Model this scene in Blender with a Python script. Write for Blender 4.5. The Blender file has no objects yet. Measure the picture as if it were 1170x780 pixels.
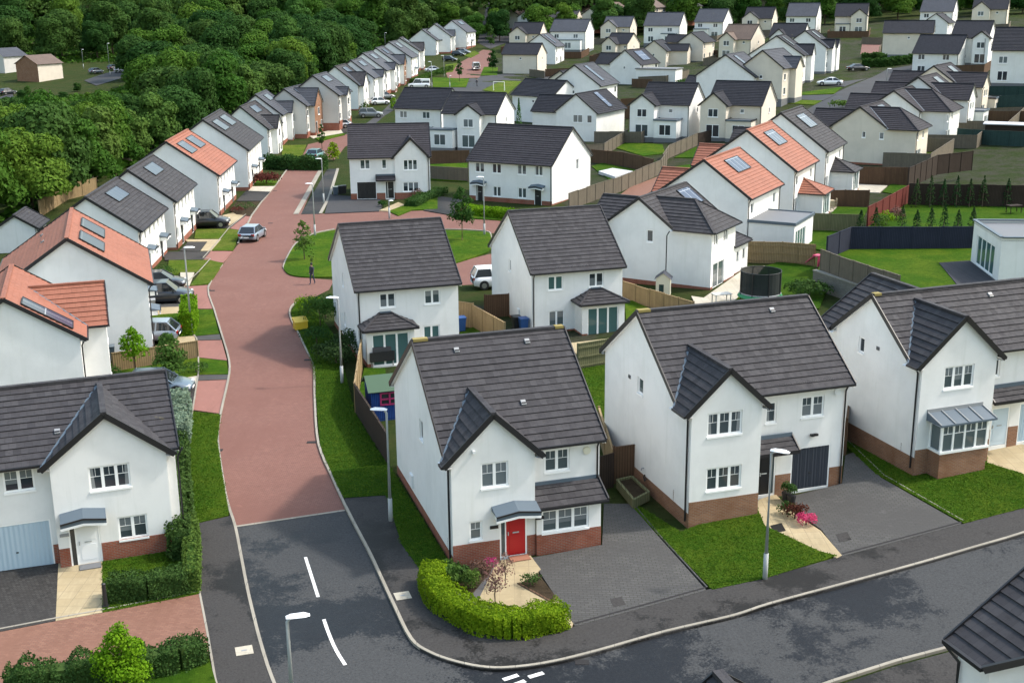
import bpy, bmesh, math, random, json
import numpy as np
from mathutils import Vector, Matrix
random.seed(7); RNG = np.random.default_rng(7)
R = math.radians
scene = bpy.context.scene
COL = scene.collection

# ---------------------------------------------------------------- camera
FPX, PITCH, ROLL, CAMH = 1384.2, R(15.93), R(.578), 22.8      # focal length in photo pixels (1170 wide)
_cp, _sp = math.cos(PITCH), math.sin(PITCH)
FW = np.array([0, _cp, -_sp]); _rt = np.array([1., 0, 0]); _dn = np.cross(FW, _rt)
RT = math.cos(ROLL) * _rt + math.sin(ROLL) * _dn
DN = -math.sin(ROLL) * _rt + math.cos(ROLL) * _dn
cam = bpy.data.cameras.new("camera"); camo = bpy.data.objects.new("camera", cam); COL.objects.link(camo)
cam.sensor_width = 36; cam.lens = FPX / 1170 * 36; cam.clip_end = 3000; cam.clip_start = .5
M = Matrix(((RT[0], -DN[0], -FW[0], 0), (RT[1], -DN[1], -FW[1], 0), (RT[2], -DN[2], -FW[2], CAMH), (0, 0, 0, 1)))
camo.matrix_world = M
scene.camera = camo
# ---------------------------------------------------------------- world, sun, exposure
SUN_EL, SUN_AZ = R(50), R(8.7)                    # azimuth from +X towards +Y
world = bpy.data.worlds.new("World"); scene.world = world; world.use_nodes = True
wn = world.node_tree.nodes; sky = wn.new("ShaderNodeTexSky"); sky.sky_type = 'NISHITA'; sky.sun_disc = False
sky.sun_elevation = SUN_EL; sky.sun_rotation = R(90) - SUN_AZ
sky.air_density = 2.0; sky.dust_density = 3.0; sky.ozone_density = 1.0
wn["Background"].inputs[1].default_value = .15
world.node_tree.links.new(sky.outputs[0], wn["Background"].inputs[0])
sl = bpy.data.lights.new("sun", 'SUN'); sl.energy = 1.8; sl.angle = R(3.5); sl.color = (1, .95, .88)
so = bpy.data.objects.new("sun", sl); COL.objects.link(so)
_sd = Vector((math.cos(SUN_EL) * math.cos(SUN_AZ), math.cos(SUN_EL) * math.sin(SUN_AZ), math.sin(SUN_EL)))
so.rotation_euler = _sd.to_track_quat('Z', 'Y').to_euler(); so.location = (60, 40, 80)
vs = scene.view_settings; vs.view_transform = 'Standard'; vs.look = 'None'; vs.gamma = 1; vs.exposure = 1.14
vs.use_curve_mapping = False
scene.render.engine = 'CYCLES'

# fitted house positions: X, Y, z, yaw, w, d, eaves, slope, then a, b, projection, slope of each wing
HP = {
  'A': ([-22.397, 45.231, -0.001, 0.349, 8.564, 6.507, 4.815, 0.708, 3.58, 8.168, 0.57, 0.784], [('a', 'f', 'g')]),
  'C': ([-2.783, 46.633, 0.019, 0.303, 6.798, 9.971, 4.828, 0.673, 0.0, 3.582, 0.866, 0.956], [('a', 'f', 'g')]),
  'D': ([7.206, 50.572, 0.369, 0.31, 8.701, 8.258, 5.369, 0.698, 0.0, 3.401, 1.562, 0.93], [('a', 'f', 'g')]),
  'E': ([18.661, 54.571, 0.965, 0.336, 9.056, 5.86, 5.407, 0.759, 0.0, 4.234, 1.049, 0.907], [('a', 'f', 'g')]),
  'K': ([-9.901, 75.224, 0.016, 0.299, 6.703, 9.95, 5.003, 0.64], []),
  'L': ([1.398, 81.439, -0.113, 0.3, 6.741, 9.82, 4.761, 0.665], []),
  'F': ([-4.762, 139.93, -0.041, -0.506, 10.745, 9.968, 4.861, 0.699], []),
  'G': ([-18.576, 140.342, 0.109, 0.099, 9.278, 8.642, 5.064, 0.728, 5.193, 8.915, 0.187, 1.038], [('a', 'f', 'g')]),
  'S': ([-44.913, 112.962, -0.057, 1.707, 4.421, 3.432, 2.385, 0.629], []),
  'R1a': ([-23.829, 77.352, 0.074, 1.878, 11.881, 9.289, 5.018, 0.674], []),
  'R1b': ([-23.591, 63.705, 0.178, 1.898, 8.772, 6.061, 5.044, 0.657, 3.14, 7.435, 1.402, 0.878], [('a', 'f', 'g')]),
  'N1': ([-31.147, 99.886, -0.232, 1.653, 11.193, 7.868, 4.641, 0.688], []),
  'N2': ([-31.552, 112.486, -0.056, 1.65, 11.077, 7.656, 4.88, 0.732], []),
  'N3': ([-31.655, 130.505, -0.092, 1.637, 12.153, 10.062, 4.757, 0.695], []),
  'N4': ([-32.126, 148.394, 0.179, 1.645, 14.039, 9.859, 5.031, 0.713], []),
  'N5': ([-36.686, 184.944, -0.904, 1.558, 10.469, 7.683, 4.812, 0.838], []),
  'N6': ([-36.492, 195.749, 0.049, 1.588, 9.934, 7.635, 4.991, 0.783], []),
  'N7': ([-33.621, 202.459, 0.745, 1.456, 9.932, 6.812, 5.092, 0.746], []),
  'N8': ([-29.154, 209.285, 1.844, 1.484, 9.912, 8.262, 5.118, 0.749], []),
  'N9': ([-29.249, 238.292, 1.595, 1.48, 9.499, 8.629, 4.998, 0.788], []),
  'N10': ([-27.293, 248.0, 2.322, 1.477, 9.884, 8.82, 5.006, 0.742], []),
  'N11': ([-26.017, 260.28, 3.074, 1.479, 9.891, 9.296, 5.014, 0.723], []),
  'N12': ([-24.784, 275.081, 3.522, 1.506, 9.796, 9.314, 5.012, 0.722], []),
  'N13': ([-22.624, 285.598, 4.375, 1.488, 9.832, 9.882, 5.023, 0.68], []),
  'N14': ([-22.884, 314.268, 4.663, 1.563, 9.502, 9.345, 5.008, 0.656], []),
  'N15': ([-21.496, 365.808, 5.572, 1.403, 9.759, 8.165, 4.959, 0.722], []),
  'N16': ([-17.379, 369.783, 6.494, 1.54, 9.501, 9.215, 5.006, 0.727], []),
  'N17': ([-13.023, 380.355, 7.292, 1.31, 10.032, 8.98, 5.037, 0.74], []),
  'M': ([12.618, 94.332, 0.294, 1.026, 9.076, 5.495, 4.924, 0.735, -0.987, 5.059, 3.479, 0.705], [('a', 'f', 'h')]),
  'P1': ([20.743, 105.099, 0.757, 1.071, 9.548, 8.245, 4.998, 0.714], []),
  'P2': ([27.517, 117.329, 1.371, 1.105, 8.774, 9.645, 5.006, 0.735], []),
  'P3': ([33.432, 128.86, 1.797, 1.1, 8.737, 9.901, 5.009, 0.734], []),
  'T1': ([47.186, 153.327, 1.717, 1.015, 9.974, 6.796, 4.772, 0.696, -0.681, 6.042, 3.767, 0.714], [('a', 'f', 'h')]),
  'T2': ([55.54, 166.443, 2.637, 1.034, 9.98, 7.05, 4.693, 0.697, 1.83, 8.644, 3.672, 0.724], [('a', 'f', 'h')]),
  'T3': ([61.854, 175.276, 3.27, 1.017, 10.569, 7.43, 4.984, 0.728, -0.244, 4.876, 3.368, 0.748], [('a', 'f', 'g')]),
  'T4': ([68.086, 187.334, 4.095, 1.008, 10.456, 7.519, 4.987, 0.724, -0.132, 4.894, 3.56, 0.714], [('a', 'f', 'g')]),
  'U1': ([85.368, 284.641, 8.835, -0.361, 10.744, 7.051, 5.105, 0.701], []),
  'U2': ([82.094, 252.519, 6.259, -0.607, 9.027, 9.05, 4.7, 0.731], []),
  'U4': ([77.468, 199.353, 8.367, -0.456, 9.308, 8.882, 5.475, 0.722], []),
  'U3': ([89.802, 253.158, 8.636, -0.54, 7.079, 8.545, 5.232, 0.72, 4.642, 7.684, 2.031, 0.756], [('a', 'f', 'g')]),
  'W1': ([45.612, 206.568, 5.481, 0.996, 9.178, 7.305, 5.381, 0.733], []),
  'W2': ([55.245, 233.73, 6.405, 1.182, 8.994, 10.089, 5.158, 0.676], []),
  'W0': ([41.097, 207.651, 4.353, 1.1, 10.13, 10.095, 5.029, 0.683], []),
  'W3': ([65.144, 255.674, 6.908, 1.121, 9.043, 9.0, 5.068, 0.719], []),
  'X1': ([20.064, 187.841, 1.87, -0.434, 7.636, 8.167, 5.032, 0.681, -0.863, 2.954, 2.566, 0.748], [('a', 'f', 'g')]),
  'X2': ([29.733, 183.792, 2.128, -0.466, 8.09, 8.191, 5.001, 0.722, -0.536, 3.398, 2.208, 0.833], [('a', 'f', 'g')]),
  'Q3': ([13.323, 188.644, 0.525, 1.063, 10.786, 6.948, 4.896, 0.769], []),
  'Q4': ([0.514, 218.253, 1.14, -0.744, 9.357, 7.341, 4.984, 0.648], []),
  'Q5': ([15.626, 213.842, 2.726, 1.138, 9.078, 9.364, 5.017, 0.704], []),
  'Q1': ([-18.944, 203.0, 0.362, -0.419, 7.807, 7.876, 4.985, 0.719], []),
  'Q2': ([-9.838, 180.796, 1.335, -0.338, 8.384, 7.807, 5.117, 0.657, 2.844, 6.332, 1.574, 0.714], [('a', 'f', 'g')]),
  'Ya': ([-1.76, 311.994, 3.782, -0.361, 9.346, 6.954, 5.051, 0.697], []),
  'Yd': ([11.711, 353.14, 7.857, -0.352, 10.349, 8.421, 5.239, 0.725], []),
  'Yc': ([0.748, 371.346, 7.015, -0.296, 8.694, 8.271, 5.024, 0.726, -0.095, 4.928, 1.964, 0.721], [('a', 'f', 'g')]),
  'Ye': ([28.983, 384.164, 8.405, -0.354, 8.521, 7.977, 4.988, 0.719, -0.248, 4.656, 2.009, 0.787], [('a', 'f', 'g')]),
  'Yf': ([26.199, 337.476, 5.282, -0.564, 6.564, 7.259, 4.903, 0.699, -0.05, 4.04, 2.081, 0.797], [('a', 'f', 'g')]),
  'Yj': ([37.952, 351.149, 9.38, -0.367, 10.206, 8.954, 5.081, 0.74], []),
  'Yk': ([54.139, 364.535, 10.117, -0.478, 8.522, 9.223, 4.923, 0.743], []),
  'Yl': ([52.773, 309.333, 7.252, -0.583, 7.699, 8.99, 4.811, 0.734, 0.227, 4.062, 2.016, 0.795], [('a', 'f', 'g')]),
  'Ym': ([70.309, 373.695, 10.679, -0.403, 8.201, 8.394, 5.001, 0.726, -0.241, 4.436, 2.032, 0.752], [('a', 'f', 'g')]),
  'Yn': ([78.692, 355.215, 11.491, -0.392, 8.364, 9.083, 5.059, 0.743], []),
  'Yo': ([91.643, 351.784, 11.463, -0.324, 8.579, 8.811, 5.017, 0.734, 4.409, 8.804, 1.524, 0.814], [('a', 'f', 'g')]),
  'Yp': ([63.372, 303.421, 7.697, -0.445, 8.074, 8.174, 4.985, 0.719], []),
  'Yq': ([112.687, 343.261, 12.59, -0.487, 8.508, 8.684, 5.028, 0.73], []),
  'Yr': ([127.688, 345.093, 13.056, -0.437, 8.835, 8.2, 4.998, 0.72, 0.018, 4.509, 1.999, 0.825], [('a', 'f', 'g')]),
  'Yb': ([12.397, 332.399, 4.814, 1.233, 8.03, 8.794, 4.865, 0.699], []),
  'Yg': ([28.68, 271.728, 3.499, 0.99, 8.993, 7.517, 4.613, 0.769], []),
  'Yh': ([39.19, 310.74, 4.385, 1.192, 8.319, 6.248, 4.851, 0.758], []),
  'Yi': ([49.172, 315.64, 6.14, 1.081, 8.99, 6.552, 4.913, 0.693], []),
  'Ys': ([114.314, 325.893, 10.058, 1.06, 8.988, 6.143, 4.899, 0.724], []),
  'Z': ([20.398, 31.412, 0.629, 1.886, 1.316, 7.999, 4.998, 0.72], []),
  'Y0': ([11.122, 16.387, 0.409, 1.885, 9.0, 8.0, 5.0, 0.72], []),
}
# ---------------------------------------------------------------- terrain
def _spl(x, w):
    return w * np.logaddexp(0, np.asarray(x, float) / w)
def _zb(X, Y): return .042 * _spl(X - 6, 3) + .033 * _spl(Y + .5 * X - 175, 15)
CTRL = []
for _k, (_q, _w) in HP.items():                 # the ground follows the house bases on the slope
    if _q[1] > 140:
        _x = _q[0] + math.cos(_q[3]) * _q[4] / 2 - math.sin(_q[3]) * _q[5] / 2; _y = _q[1] + math.sin(_q[3]) * _q[4] / 2 + math.cos(_q[3]) * _q[5] / 2
        CTRL.append((_x, _y, _q[2] - float(_zb(_x, _y)) - .1))
def zt(X, Y):
    X = np.asarray(X, float); Y = np.asarray(Y, float)
    z = _zb(X, Y); num = 0.; den = .35
    for cx, cy, dz in CTRL:
        k = np.exp(-((X - cx) ** 2 + (Y - cy) ** 2) / 300.); num = num + k * dz; den = den + k
    return z + num / den + .10 * _spl(Y - .25 * X - 430, 25) - .03 * _spl(-X - 45, 6) * np.clip((Y - 60) / 60, 0, 1) * np.clip((330 - Y) / 100, 0, 1)
def G(u, v, off=0.0):
    """photo pixel -> point on the terrain"""
    d = FW + RT * (u - 585) / FPX + DN * (v - 390) / FPX
    o = np.array([0, 0, CAMH]); z = 0.
    for _ in range(26):
        t = (z + off - CAMH) / min(d[2], -.004); p = o + d * min(t, 900)
        z = z * .3 + .7 * float(zt(p[0], p[1]))
    return Vector((p[0], p[1], float(zt(p[0], p[1])) + off))
def GZ(u, v, z):
    d = FW + RT * (u - 585) / FPX + DN * (v - 390) / FPX
    t = (z - CAMH) / d[2]
    return Vector((d[0] * t, d[1] * t, z))

# ---------------------------------------------------------------- materials
MATS = {}
def newmat(name, base=(.5, .5, .5), rough=.8, metal=0, spec=.5):
    m = bpy.data.materials.new(name); m.use_nodes = True
    b = m.node_tree.nodes["Principled BSDF"]
    b.inputs["Base Color"].default_value = (*base, 1); b.inputs["Roughness"].default_value = rough
    b.inputs["Metallic"].default_value = metal; b.inputs["Specular IOR Level"].default_value = spec
    MATS[name] = m
    return m
class NT:
    def __init__(s, m): s.t = m.node_tree; s.n = s.t.nodes; s.l = s.t.links; s.b = s.n["Principled BSDF"]
    def coord(s, kind='Object', scale=None):
        c = s.n.new("ShaderNodeTexCoord"); o = c.outputs[kind]
        if scale is not None:
            mp = s.n.new("ShaderNodeMapping"); mp.inputs['Scale'].default_value = scale if hasattr(scale, '__len__') else (scale,) * 3
            s.l.new(o, mp.inputs[0]); o = mp.outputs[0]
        return o
    def world(s):
        return s.n.new("ShaderNodeNewGeometry").outputs['Position']
    def noise(s, vec, scale, detail=4, rough=.6, dist=0):
        n = s.n.new("ShaderNodeTexNoise"); n.inputs['Scale'].default_value = scale; n.inputs['Detail'].default_value = detail
        n.inputs['Roughness'].default_value = rough; n.inputs['Distortion'].default_value = dist
        if vec is not None: s.l.new(vec, n.inputs['Vector'])
        return n.outputs['Fac']
    def ramp(s, fac, stops):
        r = s.n.new("ShaderNodeValToRGB"); e = r.color_ramp.elements
        while len(e) < len(stops): e.new(.5)
        for k, (p, c) in enumerate(stops):
            e[k].position = p; e[k].color = (*c, 1) if len(c) == 3 else c
        s.l.new(fac, r.inputs[0]); return r.outputs[0]
    def mix(s, a, b, fac, mode='MIX'):
        m = s.n.new("ShaderNodeMix"); m.data_type = 'RGBA'; m.blend_type = mode
        for sock, val in ((m.inputs[0], fac), (m.inputs[6], a), (m.inputs[7], b)):
            if hasattr(val, 'is_output'): s.l.new(val, sock)
            elif hasattr(val, '__len__'): sock.default_value = (*val[:3], 1)
            else: sock.default_value = val
        return m.outputs[2]
    def math(s, op, a, b=0.):
        m = s.n.new("ShaderNodeMath"); m.operation = op
        for k, v in enumerate((a, b)):
            if hasattr(v, 'is_output'): s.l.new(v, m.inputs[k])
            else: m.inputs[k].default_value = v
        return m.outputs[0]
    def maprange(s, v, a, b, c, d):
        m = s.n.new("ShaderNodeMapRange"); s.l.new(v, m.inputs[0])
        for k, x in zip((1, 2, 3, 4), (a, b, c, d)): m.inputs[k].default_value = x
        return m.outputs[0]
    def bump(s, h, strength=.3, dist=.05):
        b = s.n.new("ShaderNodeBump"); b.inputs['Strength'].default_value = strength; b.inputs['Distance'].default_value = dist
        s.l.new(h, b.inputs['Height']); s.l.new(b.outputs[0], s.b.inputs['Normal'])
    def base(s, c): s.l.new(c, s.b.inputs['Base Color'])
    def rough(s, c): s.l.new(c, s.b.inputs['Roughness'])
    def orand(s): return s.n.new("ShaderNodeObjectInfo").outputs['Random']
    def brick(s, vec, bw, bh, mortar, c1, c2, cm, off=.5, smooth=.1):
        b = s.n.new("ShaderNodeTexBrick"); b.offset = off
        b.inputs['Scale'].default_value = 1; b.inputs['Brick Width'].default_value = bw; b.inputs['Row Height'].default_value = bh
        b.inputs['Mortar Size'].default_value = mortar; b.inputs['Mortar Smooth'].default_value = smooth
        for k, c in (('Color1', c1), ('Color2', c2), ('Mortar', cm)): b.inputs[k].default_value = (*c, 1)
        s.l.new(vec, b.inputs['Vector']); return b
def m_render(name, c):
    m = newmat(name, c, .9, spec=.2); t = NT(m); w = t.world()
    n1 = t.noise(w, .55, 5, .65); n2 = t.noise(w, 9, 3)
    # faint rain streaks: noise stretched vertically
    mp = t.n.new("ShaderNodeMapping"); mp.inputs['Scale'].default_value = (2.2, 2.2, .18); t.l.new(w, mp.inputs[0])
    n3 = t.noise(mp.outputs[0], 1.4, 4, .6)
    c2 = tuple(x * .90 for x in c)
    a = t.mix(c, c2, t.maprange(n1, .42, .7, 0, 1))
    a = t.mix(a, tuple(x * y for x, y in zip(c, (.84, .85, .82))), t.maprange(n3, .54, .78, 0, .6))
    t.base(a); t.bump(t.noise(w, 40, 3), .28, .02)
    return m
m_render('render_white', (.765, .765, .75)); m_render('render_cream', (.66, .60, .51)); m_render('render_grey', (.53, .52, .495))
def m_roof(name, c1, c2, lich=(.25, .22, .08), tw=.30, th=.36, sp=.3):
    m = newmat(name, c1, .75, spec=sp); t = NT(m); uv = t.coord('UV')
    b = t.brick(uv, tw, th, .006, c1, c2, tuple(x * .6 for x in c1), smooth=.3)
    w = t.world(); n = t.noise(w, .45, 5, .65); n2 = t.noise(w, 5, 4, .7); n3 = t.noise(w, .9, 6, .7)
    a = t.mix(b.outputs[0], tuple(x * 1.32 for x in c1), t.maprange(n, .4, .72, 0, .8))
    a = t.mix(a, tuple(x * .72 for x in c1), t.maprange(n2, .55, .75, 0, .6))
    a = t.mix(a, lich, t.maprange(n3, .66, .8, 0, .45))
    t.base(a); t.bump(t.noise(w, 26, 3), .25, .02); t.rough(t.maprange(n2, .3, .7, .58, .85))
    return m
m_roof('roof_dark', (.033, .0315, .035), (.058, .056, .060), sp=.18); m_roof('roof_slate', (.050, .054, .066), (.062, .066, .078), sp=.2)
m_roof('roof_mid', (.033, .031, .036), (.042, .040, .046), sp=.12); m_roof('roof_black', (.022, .023, .029), (.030, .031, .038), sp=.12)
m_roof('roof_red', (.225, .086, .055), (.265, .105, .068), (.17, .085, .055))
m_roof('roof_brown', (.105, .075, .06), (.125, .09, .072))
newmat('tile_shade_drain', (.012, .011, .012), .9); newmat('tile_shade_red', (.14, .045, .028), .9)  # risers under each tile course, darkened as its shadow line; black also for drains
newmat('black_trim', (.012, .012, .014), .45); newmat('white_trim', (.88, .88, .87), .45); newmat('lead', (.085, .115, .145), .5)
newmat('bar_white', (.8, .8, .8), .5)
def m_brick(name, c1, c2, cm):
    m = newmat(name, c1, .9, spec=.2); t = NT(m); b = t.brick(t.coord('UV'), .225, .075, .011, c1, c2, cm)
    n = t.noise(t.world(), 1.1, 4)
    t.base(t.mix(b.outputs[0], tuple(x * .62 for x in c1), t.maprange(n, .45, .75, 0, .7)))
    t.bump(b.outputs[1], -.3, .02)
m_brick('brick_red', (.30, .082, .043), (.23, .060, .034), (.22, .17, .14))
m_brick('brick_brown', (.27, .125, .065), (.20, .085, .045), (.24, .19, .15))
m_brick('stone_wall', (.21, .20, .175), (.15, .14, .125), (.12, .115, .10))
m = newmat('glass', (.02, .028, .034), .06, spec=.6); t = NT(m); r = t.orand()
t.base(t.ramp(r, [(0, (.022, .028, .036)), (.4, (.04, .052, .062)), (.7, (.075, .10, .105)), (1, (.13, .155, .165))]))
newmat('glass_teal', (.06, .125, .125), .08, spec=.6); newmat('glass_blind', (.155, .175, .185), .12, spec=.5); newmat('glass_net', (.24, .255, .26), .15, spec=.5); newmat('curtain', (.28, .29, .30), .9)
m = newmat('solar', (.03, .045, .085), .2, spec=.4); t = NT(m)
b = t.brick(t.coord('UV'), .99, 1.6, .035, (.030, .044, .082), (.036, .052, .095), (.26, .29, .33), off=0.)
t.base(b.outputs[0])
m = newmat('solar_sky_pale', (.2, .24, .3), .3, spec=.3); t = NT(m)  # paler than the other panels: sky reflection put into the colour
b = t.brick(t.coord('UV'), .99, 1.6, .03, (.055, .075, .105), (.065, .085, .115), (.13, .15, .175), off=0.)
t.base(b.outputs[0])
for nm, c, r in (('door_red', (.40, .012, .014), .4), ('door_black', (.012, .013, .016), .4), ('door_white', (.78, .79, .8), .45), ('door_blue', (.50, .60, .68), .45),
                 ('garage_dark', (.03, .037, .052), .5), ('garage_blue', (.42, .53, .61), .5), ('garage_black', (.012, .012, .013), .5), ('door_green', (.15, .2, .08), .6)):
    m = newmat(nm, c, r)
    if 'garage' in nm:
        t = NT(m); wv = t.n.new("ShaderNodeTexWave"); wv.inputs['Scale'].default_value = 1.6; wv.inputs['Distortion'].default_value = 0
        t.l.new(t.coord('UV'), wv.inputs[0]); t.bump(wv.outputs[1], .5, .03)
def m_asphalt(name, dry, wet, patch=.09, lo=.47, hi=.53, wetr=.32):
    """worn asphalt: damp and dry areas with broken, speckled borders, chippings"""
    m = newmat(name, dry, .85, spec=.2); t = NT(m); w = t.world()
    big = t.noise(w, patch, 4, .6, .5); mid = t.noise(w, .9, 8, .78, .2); fine = t.noise(w, 11, 5, .8); chip = t.noise(w, 34, 2, .6)
    f = t.math('ADD', t.math('ADD', t.math('MULTIPLY', big, .56), t.math('MULTIPLY', mid, .26)), t.math('MULTIPLY', fine, .18))
    wetf = t.maprange(f, lo, hi, 1, 0)
    a = t.mix(dry, wet, wetf)
    a = t.mix(a, tuple(x * 1.75 for x in dry), t.math('MULTIPLY', t.maprange(fine, .50, .72, 0, .55), t.math('SUBTRACT', 1., t.math('MULTIPLY', wetf, .8))))
    a = t.mix(a, tuple(x * .45 for x in wet), t.maprange(fine, .28, .46, .7, 0)); a = t.mix(a, tuple(x * 1.5 for x in dry), t.maprange(chip, .62, .8, 0, .5))
    t.base(a); t.rough(t.math('ADD', t.maprange(wetf, 0, 1, .9, wetr), t.maprange(mid, .3, .7, .08, -.05)))
    t.bump(t.math('ADD', fine, t.math('MULTIPLY', chip, .6)), .35, .02)
m_asphalt('asphalt_road', (.048, .050, .052), (.0105, .012, .015), .11, .484, .512, .46)
m_asphalt('asphalt_path', (.043, .041, .040), (.013, .0125, .012), .16, .465, .497, .6)
m_asphalt('asphalt_far', (.052, .052, .055), (.030, .030, .034), .07, .46, .53, .6)
def m_block(name, c1, c2, cm, bw=.2, bh=.1, mort=.008, rough=.85, dark=.6, off=.5, spots=True):
    m = newmat(name, c1, rough, spec=.25); t = NT(m); w = t.world()
    b = t.brick(w, bw, bh, mort, c1, c2, cm, off=off)
    n = t.noise(w, .22, 5, .65); n2 = t.noise(w, 1.6, 5, .7)
    mp = t.n.new('ShaderNodeMapping'); mp.inputs['Scale'].default_value = (1.1, .16, 1); mp.inputs['Rotation'].default_value = (0, 0, R(8)); t.l.new(w, mp.inputs[0]); n5 = t.noise(mp.outputs[0], 1., 5, .7); n6 = t.noise(w, 7, 4, .8)
    a = t.mix(b.outputs[0], tuple(x * dark for x in c1), t.maprange(n, .42, .62, 0, .85)); a = t.mix(a, tuple(x * .66 for x in c1), t.maprange(n5, .52, .7, 0, .7)); a = t.mix(a, tuple(x * 1.3 for x in c2), t.maprange(n6, .56, .75, 0, .5))
    if spots: a = t.mix(a, tuple(x * .42 for x in c1), t.maprange(n2, .62, .74, 0, .7))
    a = t.mix(a, tuple(min(1, x * 1.35) for x in c1), t.maprange(n2, .4, .2, 0, .6))
    t.base(a); t.bump(b.outputs[1], -.25, .01)
m_block('block_red', (.225, .106, .083), (.180, .084, .066), (.085, .055, .045), mort=.011, dark=.68)
m_block('block_redapron', (.28, .13, .105), (.25, .115, .095), (.17, .095, .08), dark=.85, spots=False)
m_block('block_brown', (.235, .118, .082), (.175, .082, .058), (.11, .08, .062), dark=.8)
m_block('block_grey', (.088, .086, .084), (.066, .065, .066), (.034, .036, .027), bw=.3, bh=.15, mort=.014, dark=.62)
m_block('block_dark', (.055, .052, .05), (.028, .026, .025), (.016, .016, .015), bw=.16, bh=.14, mort=.012, dark=.7)
m_block('slab_beige', (.36, .29, .175), (.40, .33, .21), (.22, .18, .12), bw=.6, bh=.6, mort=.012, off=0, dark=.85, spots=False)
m_block('slab_pale', (.42, .385, .31), (.46, .42, .35), (.28, .26, .22), bw=.6, bh=.6, mort=.012, off=0, dark=.9, spots=False)
m_block('kerb', (.32, .295, .245), (.27, .25, .21), (.12, .115, .10), bw=.9, bh=50, mort=.012, off=0, dark=.7, spots=False)
m_block('gravel_grey', (.16, .155, .16), (.12, .118, .12), (.06, .06, .06), bw=.05, bh=.05, mort=.01)
def m_grass(name, c, dry, dark=.6):
    m = newmat(name, c, .95, spec=.04); t = NT(m); w = t.world()
    n = t.noise(w, .35, 5, .65); n2 = t.noise(w, 3.2, 5, .72); n3 = t.noise(w, 30, 3, .7)
    mp = t.n.new("ShaderNodeMapping"); mp.inputs['Rotation'].default_value = (0, 0, R(20)); t.l.new(w, mp.inputs[0])
    n4 = t.noise(w, 9, 4, .75)
    a = t.mix(c, dry, t.maprange(n, .42, .62, 0, 1)); a = t.mix(a, tuple(x * 1.5 for x in dry), t.maprange(n2, .56, .72, 0, .75))
    a = t.mix(a, tuple(x * dark for x in c), t.maprange(n2, .48, .3, 0, .9)); a = t.mix(a, tuple(x * .5 for x in c), t.maprange(n4, .56, .72, 0, .75))
    a = t.mix(a, tuple(x * 1.7 for x in c), t.maprange(n3, .55, .8, 0, .7))
    t.base(a); t.bump(n3, .9, .08)
m_grass('lawn', (.036, .088, .006), (.075, .118, .010)); m_grass('lawn_deep', (.028, .074, .006), (.050, .095, .008)); m_grass('lawn_dry', (.060, .105, .010), (.105, .125, .022))
newmat('lichen', (.24, .19, .06), .9); m_grass('garden_ground', (.028, .042, .013), (.052, .05, .038), .7)
m_grass('rough_grass', (.028, .045, .012), (.045, .05, .018)); m_grass('soil', (.045, .034, .022), (.06, .045, .03))
newmat('bark', (.09, .065, .045), .95)
def m_leaf(name, c, c2, var=.25):
    m = newmat(name, c, .8, spec=.12); t = NT(m); w = t.world()
    n = t.noise(w, .5, 3); n2 = t.noise(w, 4, 3)
    a = t.mix(c, c2, t.maprange(n2, .35, .68, 0, 1)); a = t.mix(a, tuple(x * .62 for x in c), t.maprange(n, .5, .72, 0, .6))
    r = t.orand(); h = t.n.new("ShaderNodeHueSaturation"); t.l.new(a, h.inputs['Color'])
    t.l.new(t.maprange(r, 0, 1, .478, .520), h.inputs['Hue']); t.l.new(t.maprange(r, 0, 1, 1 + var, 1 - var), h.inputs['Value'])
    t.base(h.outputs[0])
    tr = t.n.new('ShaderNodeBsdfTranslucent'); ms = t.n.new('ShaderNodeMixShader'); ms.inputs[0].default_value = .34
    t.l.new(h.outputs[0], tr.inputs[0]); t.l.new(t.b.outputs[0], ms.inputs[1]); t.l.new(tr.outputs[0], ms.inputs[2]); t.l.new(ms.outputs[0], t.n['Material Output'].inputs[0])
m_leaf('leaf_wood', (.046, .120, .014), (.075, .155, .018), .32); m_leaf('leaf_dark', (.030, .082, .016), (.046, .105, .02), .25)
m_leaf('leaf_lime', (.10, .215, .006), (.20, .33, .012), .05); m_leaf('leaf_hedge', (.042, .095, .022), (.06, .12, .028), .1)
m_leaf('leaf_silver', (.20, .27, .19), (.26, .33, .24), .05); m_leaf('leaf_red', (.09, .024, .022), (.13, .04, .03), .1)
m_leaf('leaf_mid', (.06, .13, .025), (.085, .165, .03), .15); m_leaf('leaf_pink', (.55, .05, .16), (.65, .1, .22), .05)
m_leaf('leaf_blush', (.17, .095, .07), (.25, .16, .13), .05); m_leaf('leaf_cypress', (.022, .055, .018), (.032, .072, .02), .1)
def m_wood(name, c, c2, bw=.14):
    m = newmat(name, c, .9, spec=.2); t = NT(m)
    b = t.brick(t.coord('UV'), bw, 40, .016, c, c2, tuple(x * .35 for x in c), off=0)
    n = t.noise(t.world(), 1.2, 5, .7)
    t.base(t.mix(b.outputs[0], tuple(x * .6 for x in c), t.maprange(n, .45, .72, 0, .7))); t.bump(b.outputs[1], -.4, .02)
m_wood('fence_grey', (.17, .145, .11), (.14, .12, .092)); m_wood('fence_timber', (.31, .225, .12), (.26, .185, .10)); m_wood('fence_brown', (.125, .075, .045), (.10, .058, .036))
m_wood('fence_dark', (.042, .030, .023), (.035, .025, .02)); m_wood('fence_red', (.13, .026, .02), (.11, .022, .018)); m_wood('fence_navy', (.026, .031, .052), (.022, .026, .045))
m_wood('fence_green', (.16, .16, .085), (.13, .135, .07)); m_wood('fence_blue', (.05, .085, .11), (.04, .07, .09)); m_wood('fence_teal', (.035, .07, .065), (.03, .06, .055))
m_wood('decking', (.055, .055, .062), (.045, .045, .052), .15); m_wood('wood_blue', (.025, .075, .28), (.022, .065, .25), .1)
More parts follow.
